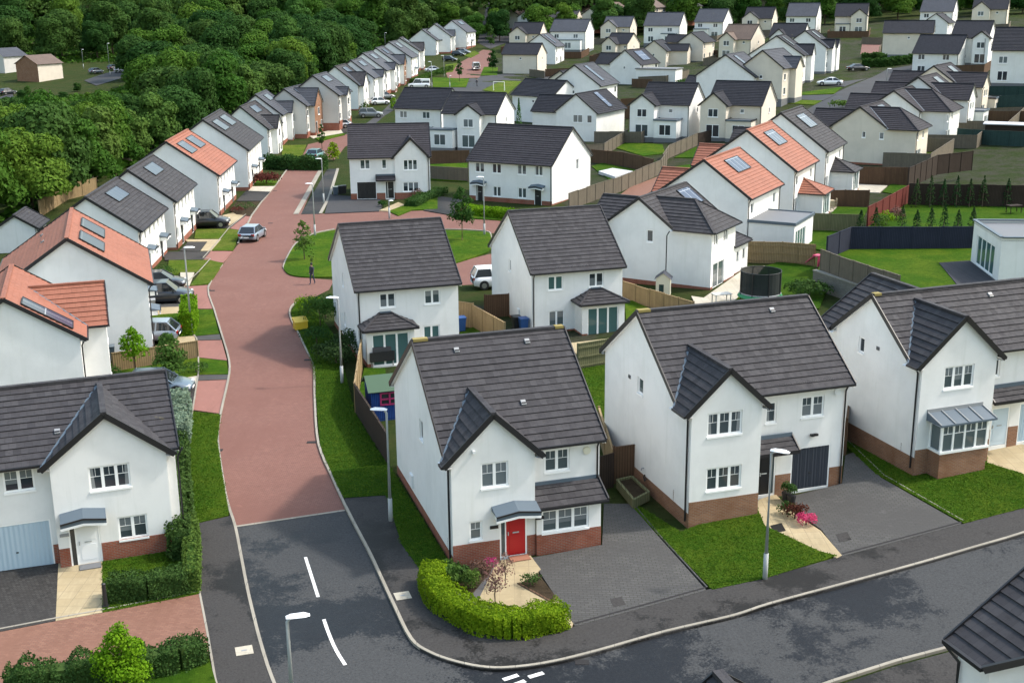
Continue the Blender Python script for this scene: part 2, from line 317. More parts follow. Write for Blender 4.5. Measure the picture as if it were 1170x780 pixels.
newmat('galv', (.36, .38, .38), .75); newmat('lamp_white', (.72, .74, .75), .4); newmat('paint_white', (.80, .80, .78), .7)
newmat('rubber', (.015, .015, .016), .8); newmat('alloy', (.45, .45, .46), .3, .8); newmat('car_glass', (.015, .018, .022), .05, spec=.8)
newmat('light_red', (.35, .01, .01), .2); newmat('light_clear', (.75, .77, .8), .15)
for nm, c in (('car_silver', (.22, .27, .33)), ('car_black', (.012, .013, .016)), ('car_navy', (.018, .024, .034)), ('car_white', (.78, .79, .8)), ('car_bluegrey', (.10, .135, .17)),
              ('car_teal', (.13, .28, .27)), ('car_grey', (.2, .215, .22))):
    m = newmat(nm, c, .28, .2, .6); m.node_tree.nodes["Principled BSDF"].inputs['Coat Weight'].default_value = .6
for nm, c, r in (('plastic_yellow', (.62, .42, .03), .5), ('plastic_blue', (.02, .07, .22), .5), ('plastic_black', (.018, .018, .02), .5), ('plastic_pink', (.55, .06, .14), .5), ('plastic_green', (.02, .22, .08), .6),
                 ('felt_green', (.055, .10, .062), .9), ('paint_pink', (.42, .03, .13), .6), ('net_black', (.012, .017, .016), .8), ('cloth_black', (.02, .02, .024), .85), ('skin', (.45, .27, .2), .6),
                 ('denim', (.03, .04, .07), .9), ('jacket', (.035, .037, .045), .85), ('shirt_red', (.4, .05, .04), .85), ('wicker', (.36, .30, .2), .8), ('grey_metal', (.25, .26, .27), .5), ('stone_pale', (.55, .53, .48), .8),
                 ('terracotta', (.3, .13, .08), .8), ('cream_paint', (.66, .63, .5), .7), ('flat_roof', (.14, .145, .155), .6), ('pale_sheet', (.50, .50, .52), .6), ('parasol', (.5, .48, .42), .8)):
    newmat(nm, c, r)

# ---------------------------------------------------------------- mesh builder
class MB:
    def __init__(s): s.v = []; s.f = []; s.m = []; s.uv = []; s.mats = []
    def mi(s, mat):
        if mat not in s.mats: s.mats.append(mat)
        return s.mats.index(mat)
    def face(s, pts, mat, uv=None):
        pts = [Vector(p) for p in pts]
        if len(pts) < 3: return
        n0 = len(s.v); s.v += pts; s.f.append(list(range(n0, n0 + len(pts)))); s.m.append(s.mi(mat))
        if uv is None:
            n = Vector((0, 0, 0))
            for k in range(1, len(pts) - 1): n += (pts[k] - pts[0]).cross(pts[k + 1] - pts[0])
            if abs(n.z) > .75 * n.length: uv = [(p.x, p.y) for p in pts]
            else:
                h = Vector((-n.y, n.x, 0)); h = h.normalized() if h.length > 1e-9 else Vector((1, 0, 0))
                uv = [(p.dot(h), p.z) for p in pts]
        s.uv.append(uv)
    def box(s, o, sx, sy, sz, mat, ax=(1, 0, 0), ay=(0, 1, 0), az=(0, 0, 1)):
        o = Vector(o); ax, ay, az = Vector(ax) * sx, Vector(ay) * sy, Vector(az) * sz
        c = [o, o + ax, o + ax + ay, o + ay]; c += [p + az for p in c]
        for q in ((3, 2, 1, 0), (4, 5, 6, 7), (0, 1, 5, 4), (1, 2, 6, 5), (2, 3, 7, 6), (3, 0, 4, 7)): s.face([c[k] for k in q], mat)
    def cbox(s, c, sx, sy, sz, mat, **k):
        ax, ay, az = Vector(k.get('ax', (1, 0, 0))), Vector(k.get('ay', (0, 1, 0))), Vector(k.get('az', (0, 0, 1)))
        s.box(Vector(c) - ax * sx / 2 - ay * sy / 2 - az * sz / 2, sx, sy, sz, mat, ax, ay, az)
    def bar(s, a, b, w, h, mat, up=(0, 0, 1), lift=0):
        a, b = Vector(a), Vector(b); d = (b - a); L = d.length
        if L < 1e-6: return
        d /= L; up = Vector(up); side = d.cross(up)
        side = side.normalized() if side.length > 1e-6 else Vector((1, 0, 0)); u = side.cross(d).normalized()
        s.box(a - side * w / 2 + u * (lift - h / 2), L, w, h, mat, d, side, u)
    def tube(s, pts, r, mat, n=8, cap=True):
        pts = [Vector(p) for p in pts]; rr = r if hasattr(r, '__len__') else [r] * len(pts); rings = []
        for k, p in enumerate(pts):
            d = (pts[min(k + 1, len(pts) - 1)] - pts[max(k - 1, 0)]).normalized()
            a = d.cross(Vector((0, 0, 1))); a = a.normalized() if a.length > 1e-3 else Vector((1, 0, 0)); b = d.cross(a)
            rings.append([p + (a * math.cos(2 * math.pi * j / n) + b * math.sin(2 * math.pi * j / n)) * rr[k] for j in range(n)])
        for k in range(len(rings) - 1):
            for j in range(n): s.face([rings[k][j], rings[k][(j + 1) % n], rings[k + 1][(j + 1) % n], rings[k + 1][j]], mat)
        if cap: s.face(rings[0][::-1], mat); s.face(rings[-1], mat)
    def split(s):
        """one builder per connected piece (pieces are added one after another)"""
        out = []; cur = None; bb = None
        for f, m_, uv in zip(s.f, s.m, s.uv):
            P = [s.v[k] for k in f]
            if cur is None or not any((p - q).length < 1e-4 for p in P for q in cur.v): cur = MB(); out.append(cur)
            cur.face(P, s.mats[m_], uv)
        return out
    def obj(s, name, parent=None, smooth=False, loc=None):
        if not s.f: return None
        me = bpy.data.meshes.new(name); me.from_pydata([tuple(p) for p in s.v], [], s.f)
        for mt in s.mats: me.materials.append(MATS[mt])
        me.polygons.foreach_set('material_index', s.m)
        ul = me.uv_layers.new(name='uv'); ul.data.foreach_set('uv', [c for f in s.uv for p in f for c in p])
        if smooth: 
            bm = bmesh.new(); bm.from_mesh(me); bmesh.ops.remove_doubles(bm, verts=bm.verts, dist=1e-4); bm.to_mesh(me); bm.free()
            me.polygons.foreach_set('use_smooth', [True] * len(me.polygons))
        me.update()
        o = bpy.data.objects.new(name, me); COL.objects.link(o)
        if parent: o.parent = parent
        if loc is not None: o.location = loc
        return o
def tag(o, label=None, cat=None, group=None, kind=None):
    if label: o['label'] = label
    if cat: o['category'] = cat
    if group: o['group'] = group
    if kind: o['kind'] = kind
    return o
def thing(name, loc, rz, label, cat, group=None):
    o = bpy.data.objects.new(name, None); COL.objects.link(o); o.location = loc; o.rotation_euler = (0, 0, rz); o.empty_display_size = .3
    return tag(o, label, cat, group)
def kids(o): return [c for c in bpy.data.objects if c.parent == o]
def dup(root, loc, rz, label=None, group=None, scale=None, _k={}):
    if root.name not in _k: _k[root.name] = [(c, kids(c)) for c in kids(root)]
    r = root.copy(); COL.objects.link(r); r.location = loc; r.rotation_euler = (0, 0, rz)
    if scale: r.scale = scale
    if label: r['label'] = label
    if group: r['group'] = group
    for ch, gs in _k[root.name]:
        c = ch.copy(); COL.objects.link(c); c.parent = r
        for g in gs:
            d = g.copy(); COL.objects.link(d); d.parent = c
    return r
def clip(poly, f):
    """clip polygon (list of Vector) to f(p) >= 0"""
    out = []
    for k in range(len(poly)):
        a, b = poly[k], poly[(k + 1) % len(poly)]; fa, fb = f(a), f(b)
        if fa >= 0: out.append(a)
        if (fa > 1e-9 and fb < -1e-9) or (fa < -1e-9 and fb > 1e-9): out.append(a + (b - a) * (fa / (fa - fb)))
    return out
# ---------------------------------------------------------------- ground sheets draped over the terrain
def sheet(name, pts, mat, off=.01, kind='structure', maxl=4., skirt=.0, world=False, label=None, cat=None, flatz=None):
    P = [Vector(p) if world else G(p[0], p[1], off) for p in pts]
    bm = bmesh.new(); vs_ = [bm.verts.new((p.x, p.y, 0)) for p in P]; f = bm.faces.new(vs_)
    if f.normal.z < 0 or f.calc_center_median() is None: pass
    bm.normal_update()
    if f.normal.z < 0: f.normal_flip()
    bmesh.ops.triangulate(bm, faces=bm.faces[:])
    for _ in range(7):
        es = [e for e in bm.edges if e.calc_length() > maxl * max(1, abs(e.verts[0].co.y) / 90)]
        if not es: break
        bmesh.ops.subdivide_edges(bm, edges=es, cuts=1); bmesh.ops.triangulate(bm, faces=[q for q in bm.faces if len(q.verts) > 3])
    for v in bm.verts: v.co.z = (float(zt(v.co.x, v.co.y)) + off) if flatz is None else flatz
    if skirt:
        be = [e for e in bm.edges if e.is_boundary]; r = bmesh.ops.extrude_edge_only(bm, edges=be)
        for v in [g for g in r['geom'] if isinstance(g, bmesh.types.BMVert)]: v.co.z -= skirt
    me = bpy.data.meshes.new(name); bm.to_mesh(me); bm.free(); me.materials.append(MATS[mat])
    o = bpy.data.objects.new(name, me); COL.objects.link(o)
    if kind: o['kind'] = kind
    if label: tag(o, label, cat)
    return o
def resample(P, step):
    out = [P[0]]
    for a, b in zip(P, P[1:]):
        n = max(1, int(round((b - a).length / step)))
        for k in range(1, n + 1): out.append(a.lerp(b, k / n))
    return out
def smooth_px(pts, n=5):
    """Catmull-Rom through pixel points"""
    q = [pts[0]] + list(pts) + [pts[-1]]; out = []
    for k in range(1, len(q) - 2):
        p0, p1, p2, p3 = [np.array(x, float) for x in q[k - 1:k + 3]]
        for j in range(n):
            t = j / n; out.append(tuple(.5 * ((2 * p1) + (p2 - p0) * t + (2 * p0 - 5 * p1 + 4 * p2 - p3) * t * t + (3 * p1 - p0 - 3 * p2 + p3) * t ** 3)))
    return out + [tuple(pts[-1])]
def ribbon(name, pts, width, height, mat, off=0., kind='structure', step=.9, side=0):
    P = resample([G(u, v, 0) for u, v in pts], step); mb = MB(); L = []; Rr = []
    for k, p in enumerate(P):
        d = (P[min(k + 1, len(P) - 1)] - P[max(k - 1, 0)]); d.z = 0; d.normalize(); n = Vector((-d.y, d.x, 0))
        for lst, sgn in ((L, 1), (Rr, -1)):
            q = p + n * (width * (sgn + side) / 2); q.z = float(zt(q.x, q.y)) + off; lst.append(q)
    u = 0; up = Vector((0, 0, height))
    for k in range(len(P) - 1):
        du = (P[k + 1] - P[k]).length
        mb.face([L[k] + up, Rr[k] + up, Rr[k + 1] + up, L[k + 1] + up], mat)
        if height > .02:
            mb.face([L[k], L[k] + up, L[k + 1] + up, L[k + 1]], mat); mb.face([Rr[k + 1], Rr[k + 1] + up, Rr[k] + up, Rr[k]], mat)
        u += du
    o = mb.obj(name)
    if kind: o['kind'] = kind
    return o
# ---------------------------------------------------------------- houses
OV, OE = .15, .35
class Frame:
    """a wall plane in house space: s to the right as seen from outside, o outward, z up"""
    def __init__(s, org, sd, od): s.o = Vector(org); s.s = Vector(sd); s.n = Vector(od)
    def p(s, a, z, out=0.): return s.o + s.s * a + s.n * out + Vector((0, 0, z))
def frames(w, d):
    return {'f': Frame((0, 0, 0), (1, 0, 0), (0, -1, 0)), 'b': Frame((w, d, 0), (-1, 0, 0), (0, 1, 0)),
            'l': Frame((0, d, 0), (0, -1, 0), (-1, 0, 0)), 'r': Frame((w, 0, 0), (0, 1, 0), (1, 0, 0))}
def wall_panel(mb, fr, poly, holes, mat, out=0., depth=.12):
    """poly: convex outline [(s,z)...]; holes: [(s0,s1,z0,z1)] -> wall faces with real openings and reveals"""
    P = [Vector((a, z, 0)) for a, z in poly]
    xs = sorted({min(p.x for p in P), max(p.x for p in P)} | {x for h in holes for x in h[:2]})
    zs = sorted({min(p.y for p in P), max(p.y for p in P)} | {z for h in holes for z in h[2:]})
    for x0, x1 in zip(xs, xs[1:]):
        for z0, z1 in zip(zs, zs[1:]):
            cx, cz = (x0 + x1) / 2, (z0 + z1) / 2
            if any(h[0] < cx < h[1] and h[2] < cz < h[3] for h in holes): continue
            q = P
            for fn in (lambda p: p.x - x0, lambda p: x1 - p.x, lambda p: p.y - z0, lambda p: z1 - p.y):
                q = clip(q, fn)
                if not q: break
            if len(q) > 2: mb.face([fr.p(p.x, p.y, out) for p in q], mat)
    for s0, s1, z0, z1 in holes:
        c = [(s0, z0), (s1, z0), (s1, z1), (s0, z1)]
        for a, b in zip(c, c[1:] + c[:1]):
            mb.face([fr.p(*a, out), fr.p(*b, out), fr.p(*b, out - depth), fr.p(*a, out - depth)], mat)
def slope(mb, poly, eave, up, mat, edge, th=.36, strips=True):
    """poly: coplanar convex polygon; v measured from point `eave` along unit vector `up`"""
    poly = [Vector(p) for p in poly]; eave = Vector(eave); up = Vector(up).normalized()
    n = Vector((0, 0, 0))
    for k in range(1, len(poly) - 1): n += (poly[k] - poly[0]).cross(poly[k + 1] - poly[0])
    n.normalize()
    if n.z < 0: n = -n; poly = poly[::-1]
    U = up.cross(n)
    V = lambda p: (p - eave).dot(up)
    if not strips:
        mb.face(poly, mat, [(p.dot(U), V(p)) for p in poly]); return
    v0, v1 = min(map(V, poly)), max(map(V, poly)); k = math.floor(v0 / th + 1e-6)
    while k * th < v1 - 1e-4:
        a, b = k * th, (k + 1) * th
        nose = random.uniform(.030, .050)
        q = clip(clip(poly, lambda p: V(p) - a), lambda p: b - V(p))
        if len(q) > 2:
            lo = max(a, v0)
            lift = lambda p: p + n * (.006 + nose * max(0, (b - V(p)) / th))
            mb.face([lift(p) for p in q], mat, [(p.dot(U), V(p)) for p in q])
            e = [p for p in q if abs(V(p) - a) < 1e-4]
            if len(e) >= 2:
                e.sort(key=lambda p: p.dot(U)); p, r = e[0], e[-1]
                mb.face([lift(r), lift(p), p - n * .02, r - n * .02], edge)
        k += 1
def opening(el): return el[1:5]
def window(root, fr, el, out, detail):
    """el = ('w', s0, s1, z0, z1, panes, bars)"""
    _, s0, s1, z0, z1 = el[:5]; n = el[5] if len(el) > 5 else 2; bars = el[6] if len(el) > 6 else 0; gl = el[7] if len(el) > 7 else 'glass'
    A, Z = fr.s, Vector((0, 0, 1)); N = fr.n; out0 = out
    if detail == 0:
        mb = MB(); mb.box(fr.p(s0, z0, out - .02), s1 - s0, .05, z1 - z0, 'bar_white', A, N, Z)
        wd = (s1 - s0) / n
        for k in range(n): mb.face([fr.p(s0 + k * wd + .06, z0 + .08, out + .034), fr.p(s0 + (k + 1) * wd - .06, z0 + .08, out + .034), fr.p(s0 + (k + 1) * wd - .06, z1 - .07, out + .034), fr.p(s0 + k * wd + .06, z1 - .07, out + .034)], gl)
        mb.box(fr.p(s0 - .06, z0 - .1, out), s1 - s0 + .12, .08, .1, 'bar_white', A, N, Z)
        return mb.obj('window', root)
    mb = MB(); t, D = .075, .06; o = out - .112
    mb.box(fr.p(s0, z0, o), s1 - s0, D, t, 'white_trim', A, N, Z); mb.box(fr.p(s0, z1 - t, o), s1 - s0, D, t, 'white_trim', A, N, Z)
    wd = (s1 - s0) / n
    for k in range(n + 1):
        c = s0 + k * wd; a0, a1 = max(s0, c - t * (.85 if 0 < k < n else 1)), min(s1, c + t * (.85 if 0 < k < n else 1))
        mb.box(fr.p(a0, z0 + t, o), a1 - a0, D, z1 - z0 - 2 * t, 'white_trim', A, N, Z)
    if bars:
        zb = z1 - t - (z1 - z0) * .36
        for k in range(n):
            a, b = s0 + k * wd + t * .9, s0 + (k + 1) * wd - t * .9
            mb.box(fr.p(a, zb - .009, o + .02), b - a, .02, .018, 'white_trim', A, N, Z)
            mb.box(fr.p((a + b) / 2 - .008, zb, o + .02), .016, .02, z1 - t - zb, 'white_trim', A, N, Z)
    f = mb.obj('window', root)
    mb = MB(); mb.box(fr.p(s0 + .02, z0 + .02, o + .005), s1 - s0 - .04, .02, z1 - z0 - .04, gl, A, N, Z)
    k_ = random.random(); lay = fr.n * .002
    if gl == 'glass' and k_ < .75:          # blinds, nets and drawn curtains behind the glass, seen as paler areas
        for k in range(n):
            a, b = s0 + k * wd + .05, s0 + (k + 1) * wd - .05; zc = z0 + (z1 - z0) * random.choice((.35, .55, .62)); m_ = 'glass_blind' if k_ < .5 else 'glass_net'
            if k_ < .32: q = [(a, z0 + .05), (b, z0 + .05), (b, zc), (a, zc)]
            elif k_ < .55: q = [(a, zc), (b, zc), (b, z1 - .05), (a, z1 - .05)]
            else:
                if 0 < k < n - 1: continue
                q = [(a, z0 + .05), (a + (b - a) * .4, z0 + .05), (a + (b - a) * .3, z1 - .05), (a, z1 - .05)] if k == 0 else [(b - (b - a) * .4, z0 + .05), (b, z0 + .05), (b, z1 - .05), (b - (b - a) * .3, z1 - .05)]
            mb.face([fr.p(x, z, o + .0275) for x, z in q], m_)
    mb.obj('pane', f)
    if z0 > .5:
        mb = MB(); mb.box(fr.p(s0 - .02, z0 - .085, out - .02), s1 - s0 + .04, .06, .083, 'white_trim', A, N, Z); mb.obj('sill', f)
    return f
def door(root, fr, el, out, detail):
    """('d', s0, s1, z0, z1, material, sidelight fraction, side of the sidelight)"""
    _, s0, s1, z0, z1, mt = el[:6]; sl_ = el[6] if len(el) > 6 else .25; A, N, Z = fr.s, fr.n, Vector((0, 0, 1)); o = out - .08
    rgt = len(el) > 7 and el[7] == 'r'
    mb = MB()
    for a, b in ((s0, s0 + .07), (s1 - .07, s1)): mb.box(fr.p(a, z0, o), b - a, .07, z1 - z0, 'white_trim', A, N, Z)
    mb.box(fr.p(s0 + .07, z1 - .07, o), s1 - s0 - .14, .07, .07, 'white_trim', A, N, Z)
    fr_o = mb.obj('door_frame', root)
    wS = (s1 - s0) * sl_; ds, de = (s0 + wS, s1 - .07) if not rgt else (s0 + .07, s1 - wS)
    mb = MB(); mb.box(fr.p(ds, z0 + .03, o + .01), de - ds, .045, z1 - z0 - .1, mt, A, N, Z)
    for zz in (.25, 1.15):
        mb.box(fr.p(ds + .14, z0 + zz, o + .056), de - ds - .28, .012, .68, mt, A, N, Z)
    d_ = mb.obj('door', root)
    if detail:
        mb = MB(); mb.box(fr.p(ds + .07, z0 + .95, o + .055), .04, .05, .16, 'galv', A, N, Z); mb.obj('handle', d_); mb = MB(); mb.box(fr.p((ds + de) / 2 - .14, z0 + 1.02, o + .07), .28, .012, .06, 'galv', A, N, Z); mb.obj('letter_plate', d_)
    if sl_ > .05:
        mb = MB(); q0, q1 = (s0 + .07, ds - .05) if not rgt else (de + .05, s1 - .07)
        mb.box(fr.p(q0, z0 + .05, o + .01), q1 - q0, .03, z1 - z0 - .12, 'glass', A, N, Z)
        mb.box(fr.p(q1 if not rgt else de, z0 + .02, o), .05, .07, z1 - z0 - .09, 'white_trim', A, N, Z); mb.obj('sidelight', root)
def garage(root, fr, el, out, detail):
    _, s0, s1, z0, z1, mt = el[:6]; A, N, Z = fr.s, fr.n, Vector((0, 0, 1)); o = out - .085
    mb = MB(); mb.box(fr.p(s0 + .06, z0 + .01, o), s1 - s0 - .12, .04, z1 - z0 - .07, mt, A, N, Z)
    if detail:
        n = 14
        for k in range(n): mb.box(fr.p(s0 + .09 + k * (s1 - s0 - .2) / n, z0 + .06, o + .04), (s1 - s0 - .2) / n * .55, .014, z1 - z0 - .18, mt, A, N, Z)
    g = mb.obj('garage_door', root)
    mb = MB()
    for a in (s0, s1 - .06): mb.box(fr.p(a, z0, o), .06, .075, z1 - z0, 'white_trim', A, N, Z)
    mb.box(fr.p(s0 + .06, z1 - .06, o), s1 - s0 - .12, .075, .06, 'white_trim', A, N, Z); mb.obj('door_frame', root)
    mb = MB(); mb.box(fr.p((s0 + s1) / 2 - .05, z0 + .75, o + .055), .1, .03, .05, 'black_trim', A, N, Z); mb.obj('handle', g)
def put(root, fr, els, out, detail):
    for el in els:
        {'w': window, 'd': door, 'g': garage}[el[0]](root, fr, el, out, detail)
def facade(wall, plinth, fr, poly, els, out, mat, pmat, ph, detail, lo=-1.5):
    holes = [opening(e) for e in els] if detail else [opening(e) for e in els if e[0] in 'dg']
    wall_panel(wall, fr, poly, holes, mat, out)
    if ph > 0:
        s0, s1 = min(p[0] for p in poly), max(p[0] for p in poly); cur = s0
        gaps = sorted((h[0], h[1]) for h in holes if h[2] < ph - .02 and h[3] > .3)
        for a, b in gaps + [(s1, s1)]:
            if a - cur > .02:
                A, N, Z = fr.s, fr.n, Vector((0, 0, 1))
                plinth.box(fr.p(cur, lo, out - .05), a - cur, .065, ph - lo, pmat, A, N, Z)
            cur = max(cur, b)
def pipe(mb, fr, s, out, z1, z0=0.05):
    mb.tube([fr.p(s, z1, out + .3), fr.p(s, z1 - .12, out + .22), fr.p(s, z1 - .38, out + .07), fr.p(s, z0, out + .07)], .045, 'black_trim', 6)
def house(key, label, q, wings=(), mat='render_white', roof='roof_dark', el={}, detail=2, ph=.95, phs=.45, pmat='brick_red', annex=(), canopy=(), solar=(), vents=0,
          pipes=('fl', 'fr'), cat='house', name='house', valley=True, lichen=(), cream=None, plain=False, porch=()):
    """q = [X, Y, z, yaw, w, d, e, t, (a, b, p, tw) per wing]; local x runs along the ridge, -y is the front"""
    X, Y, z0, yaw, w, d, e, t = q[:8]
    root = thing(name, (X, Y, z0), yaw, label, cat)
    F = frames(w, d); r = e + d / 2 * t; edge = 'tile_shade_red' if roof == 'roof_red' else 'tile_shade_drain'
    W, PL, RF, TR, GU, PI, RD, VL = MB(), MB(), MB(), MB(), MB(), MB(), MB(), MB()
    strips = Y < 230
    WG = []
    for k, (nm, side, kind) in enumerate(wings):
        a, b, p, tw = q[8 + 4 * k:12 + 4 * k]
        if side == 'f': WG.append((nm, side, kind, a, b, p, tw))
        else: WG.append((nm, side, kind, a, b, p, tw))
    lo = -1.5
    # --- main walls
    for sd in 'fblr':
        fr = F[sd]; L = w if sd in 'fb' else d; els = [x for x in el.get(sd, ())]
        if sd in 'fb': poly = [(0, lo), (L, lo), (L, e), (0, e)]
        else: poly = [(0, lo), (L, lo), (L, e), (L / 2, r), (0, e)]
        facade(W, PL, fr, poly, els, 0, mat, pmat, ph if sd == 'f' else phs, detail)
        put(root, fr, els, 0, detail)
    # --- wings
    for nm, side, kind, a, b, p, tw in WG:
        fr = F[side]; rz = min(e + (b - a) / 2 * tw, r - .12); m_ = (a + b) / 2
        els = el.get(nm, ())
        poly = [(a, lo), (b, lo), (b, e), (m_, rz), (a, e)] if kind == 'g' else [(a, lo), (b, lo), (b, e), (a, e)]
        fm = wing_mat.get((key, nm), mat)
        facade(W, PL, fr, poly, els, p, fm, pmat, ph, detail); put(root, fr, els, p, detail)
        for s_, flip in ((a, False), (b, True)):
            f2 = Frame(fr.p(s_, 0, 0 if not flip else p), fr.n * (1 if not flip else -1), fr.s * (-1 if not flip else 1))
            if not flip: f2 = Frame(fr.p(a, 0, 0), fr.n, -fr.s)
            facade(W, PL, f2, [(0, lo), (p, lo), (p, e), (0, e)], (), 0, mat, pmat, phs, detail)
        o0 = p + OV; ee = e - OE * tw; yr = -(rz - e) / t; yv = OE * tw / t
        P = lambda s_, z_, out: fr.p(s_, z_, out)
        if kind == 'g':
            for sg, s_e in ((-1, a - OE), (1, b + OE)):
                pl = [P(s_e, ee, o0), P(m_, rz, o0), P(m_, rz, yr), P(s_e, ee, min(p, yv))]
                upv = (P(m_, rz, 0) - P(s_e, ee, 0))
                slope(RF, pl, P(s_e, ee, 0), upv, roof, edge, strips=strips)
                TR.bar(P(s_e, ee - .03, o0 + .02), P(m_, rz - .03, o0 + .02), .05, .24, 'black_trim'); GU.bar(P(s_e + .05 * sg, ee - .02, o0), P(s_e + .05 * sg, ee - .02, min(p, yv)), .11, .1, 'black_trim')
                TR.face([P(s_e, ee - .12, o0), P(m_, rz - .12, o0), P(m_, rz - .12, p - .02), P(s_e, ee - .12, p - .02)], 'white_trim')
                TR.face([P(s_e, ee - .12, o0), P(s_e, ee - .12, 0), P(a if sg < 0 else b, ee - .05, 0), P(a if sg < 0 else b, ee - .05, o0)], 'white_trim')
                if valley and sg < 0: VL.bar(P(s_e + (m_ - s_e) * .02, ee + .05, min(p, yv)), P(m_, rz + .03, yr - .05), .13, .06, 'lead')
            RD.bar(P(m_, rz + .03, o0), P(m_, rz + .03, yr), .24, .12, roof)
        else:
            hw = (b - a) / 2 + OE; ox = p + OE; rzz = ee + hw * tw; rzz = min(rzz, r - .08); run = (rzz - ee) / tw; apex = ox - run
            for sg, s_e in ((-1, a - OE), (1, b + OE)):
                yrr = -(rzz - e) / t
                pl = [P(s_e, ee, ox), P(m_, rzz, apex), P(m_, rzz, yrr), P(s_e, ee, yv)]
                slope(RF, pl, P(s_e, ee, 0), P(m_, rzz, 0) - P(s_e, ee, 0), roof, edge, strips=strips)
                GU.bar(P(s_e + sg * .05, ee - .02, ox), P(s_e + sg * .05, ee - .02, yv), .11, .1, 'black_trim')
                RD.bar(P(s_e, ee + .03, ox), P(m_, rzz + .04, apex), .2, .1, roof)
                TR.face([P(s_e, ee - .1, ox), P(s_e, ee - .1, 0), P(a if sg < 0 else b, ee - .05, 0), P(a if sg < 0 else b, ee - .05, ox)], 'white_trim')
                if valley: VL.bar(P(s_e, ee + .04, yv), P(m_, rzz + .03, yrr), .13, .06, 'lead')
            slope(RF, [P(a - OE, ee, ox), P(b + OE, ee, ox), P(m_, rzz, apex)], P(a, ee, ox), P(m_, rzz, apex) - P(m_, ee, ox), roof, edge, strips=strips)
            GU.bar(P(a - OE, ee - .02, ox + .05), P(b + OE, ee - .02, ox + .05), .11, .1, 'black_trim')
            TR.face([P(a - OE, ee - .1, ox), P(b + OE, ee - .1, ox), P(b + OE, ee - .05, p), P(a - OE, ee - .05, p)], 'white_trim')
            RD.bar(P(m_, rzz + .03, apex), P(m_, rzz + .03, -(rzz - e) / t), .24, .12, roof)
    # --- main roof
    ee = e - OE * t
    for sd in 'fb':
        fr = F[sd]; P = fr.p; mine = sorted((a, b) for nm, s2, k2, a, b, p, tw in WG if s2 == sd)
        UP = P(0, r, -d / 2) - P(0, e, 0); ev = P(0, ee, OE)
        slope(RF, [P(-OV, e, 0), P(w + OV, e, 0), P(w + OV, r, -d / 2), P(-OV, r, -d / 2)], ev, UP, roof, edge, strips=strips)
        cur = -OV
        for a, b in mine + [(w + OV, w + OV)]:
            if a - cur > .05:
                c0, c1 = cur, a
                slope(RF, [P(c0, ee, OE), P(c1, ee, OE), P(c1, e, 0), P(c0, e, 0)], ev, UP, roof, edge, strips=strips)
                GU.bar(P(c0, ee - .02, OE + .05), P(c1, ee - .02, OE + .05), .11, .1, 'black_trim')
                TR.face([P(c0, ee - .10, OE + .01), P(c1, ee - .10, OE + .01), P(c1, ee - .06, -.01), P(c0, ee - .06, -.01)], 'white_trim')
            cur = max(cur, b)
        for s_ in (-OV - .02, w + OV + .02):
            TR.bar(P(s_, ee - .02, OE), P(s_, r - .02, -d / 2), .05, .22, 'black_trim')
        for s0_, s1_ in ((-OV, .02), (w - .02, w + OV)):
            TR.face([P(s0_, ee - .13, OE), P(s1_, ee - .13, OE), P(s1_, r - .13, -d / 2), P(s0_, r - .13, -d / 2)], 'white_trim')
    RD.bar((-OV, d / 2, r + .03), (w + OV, d / 2, r + .03), .26, .12, roof)
    for l0, l1 in lichen: RD.bar((l0, d / 2, r + .045), (l1, d / 2, r + .045), .3, .12, 'lichen')
    for sc in pipes:
        sd, pos = sc[0], sc[1:]; fr = F[sd]; L = w if sd in 'fb' else d
        s_ = .12 if pos == 'l' else (L - .12 if pos == 'r' else float(pos)); o_ = 0
        for nm, s2, k2, a, b, p, tw in WG:
            if s2 == sd and a - .05 <= s_ <= b + .05: o_ = p
        pipe(PI, fr, s_, o_, ee)
    # --- single-storey projections
    for ax in annex:
        sd, a, b, p, he, kind = ax[:6]; ae = ax[6] if len(ax) > 6 else (); th_ = ax[7] if len(ax) > 7 else .5; am = ax[8] if len(ax) > 8 else mat; aph = ax[9] if len(ax) > 9 else ph
        fr = F[sd]; P = fr.p; off = ax[10] if len(ax) > 10 else 0.
        facade(W, PL, fr, [(a, lo), (b, lo), (b, he), (a, he)], ae, p, am, pmat, aph, detail); put(root, fr, ae, p, detail)
        fl = Frame(P(a, 0, 0), fr.n, -fr.s); fr_ = Frame(P(b, 0, p), -fr.n, fr.s)
        eL = ax[11] if len(ax) > 11 else (); 
        facade(W, PL, fl, [(0, lo), (p, lo), (p, he), (0, he)], eL, 0, am, pmat, aph, detail); put(root, fl, eL, 0, detail)
        facade(W, PL, fr_, [(0, lo), (p, lo), (p, he), (0, he)], (), 0, am, pmat, aph, detail)
        A2 = MB(); o2 = .25
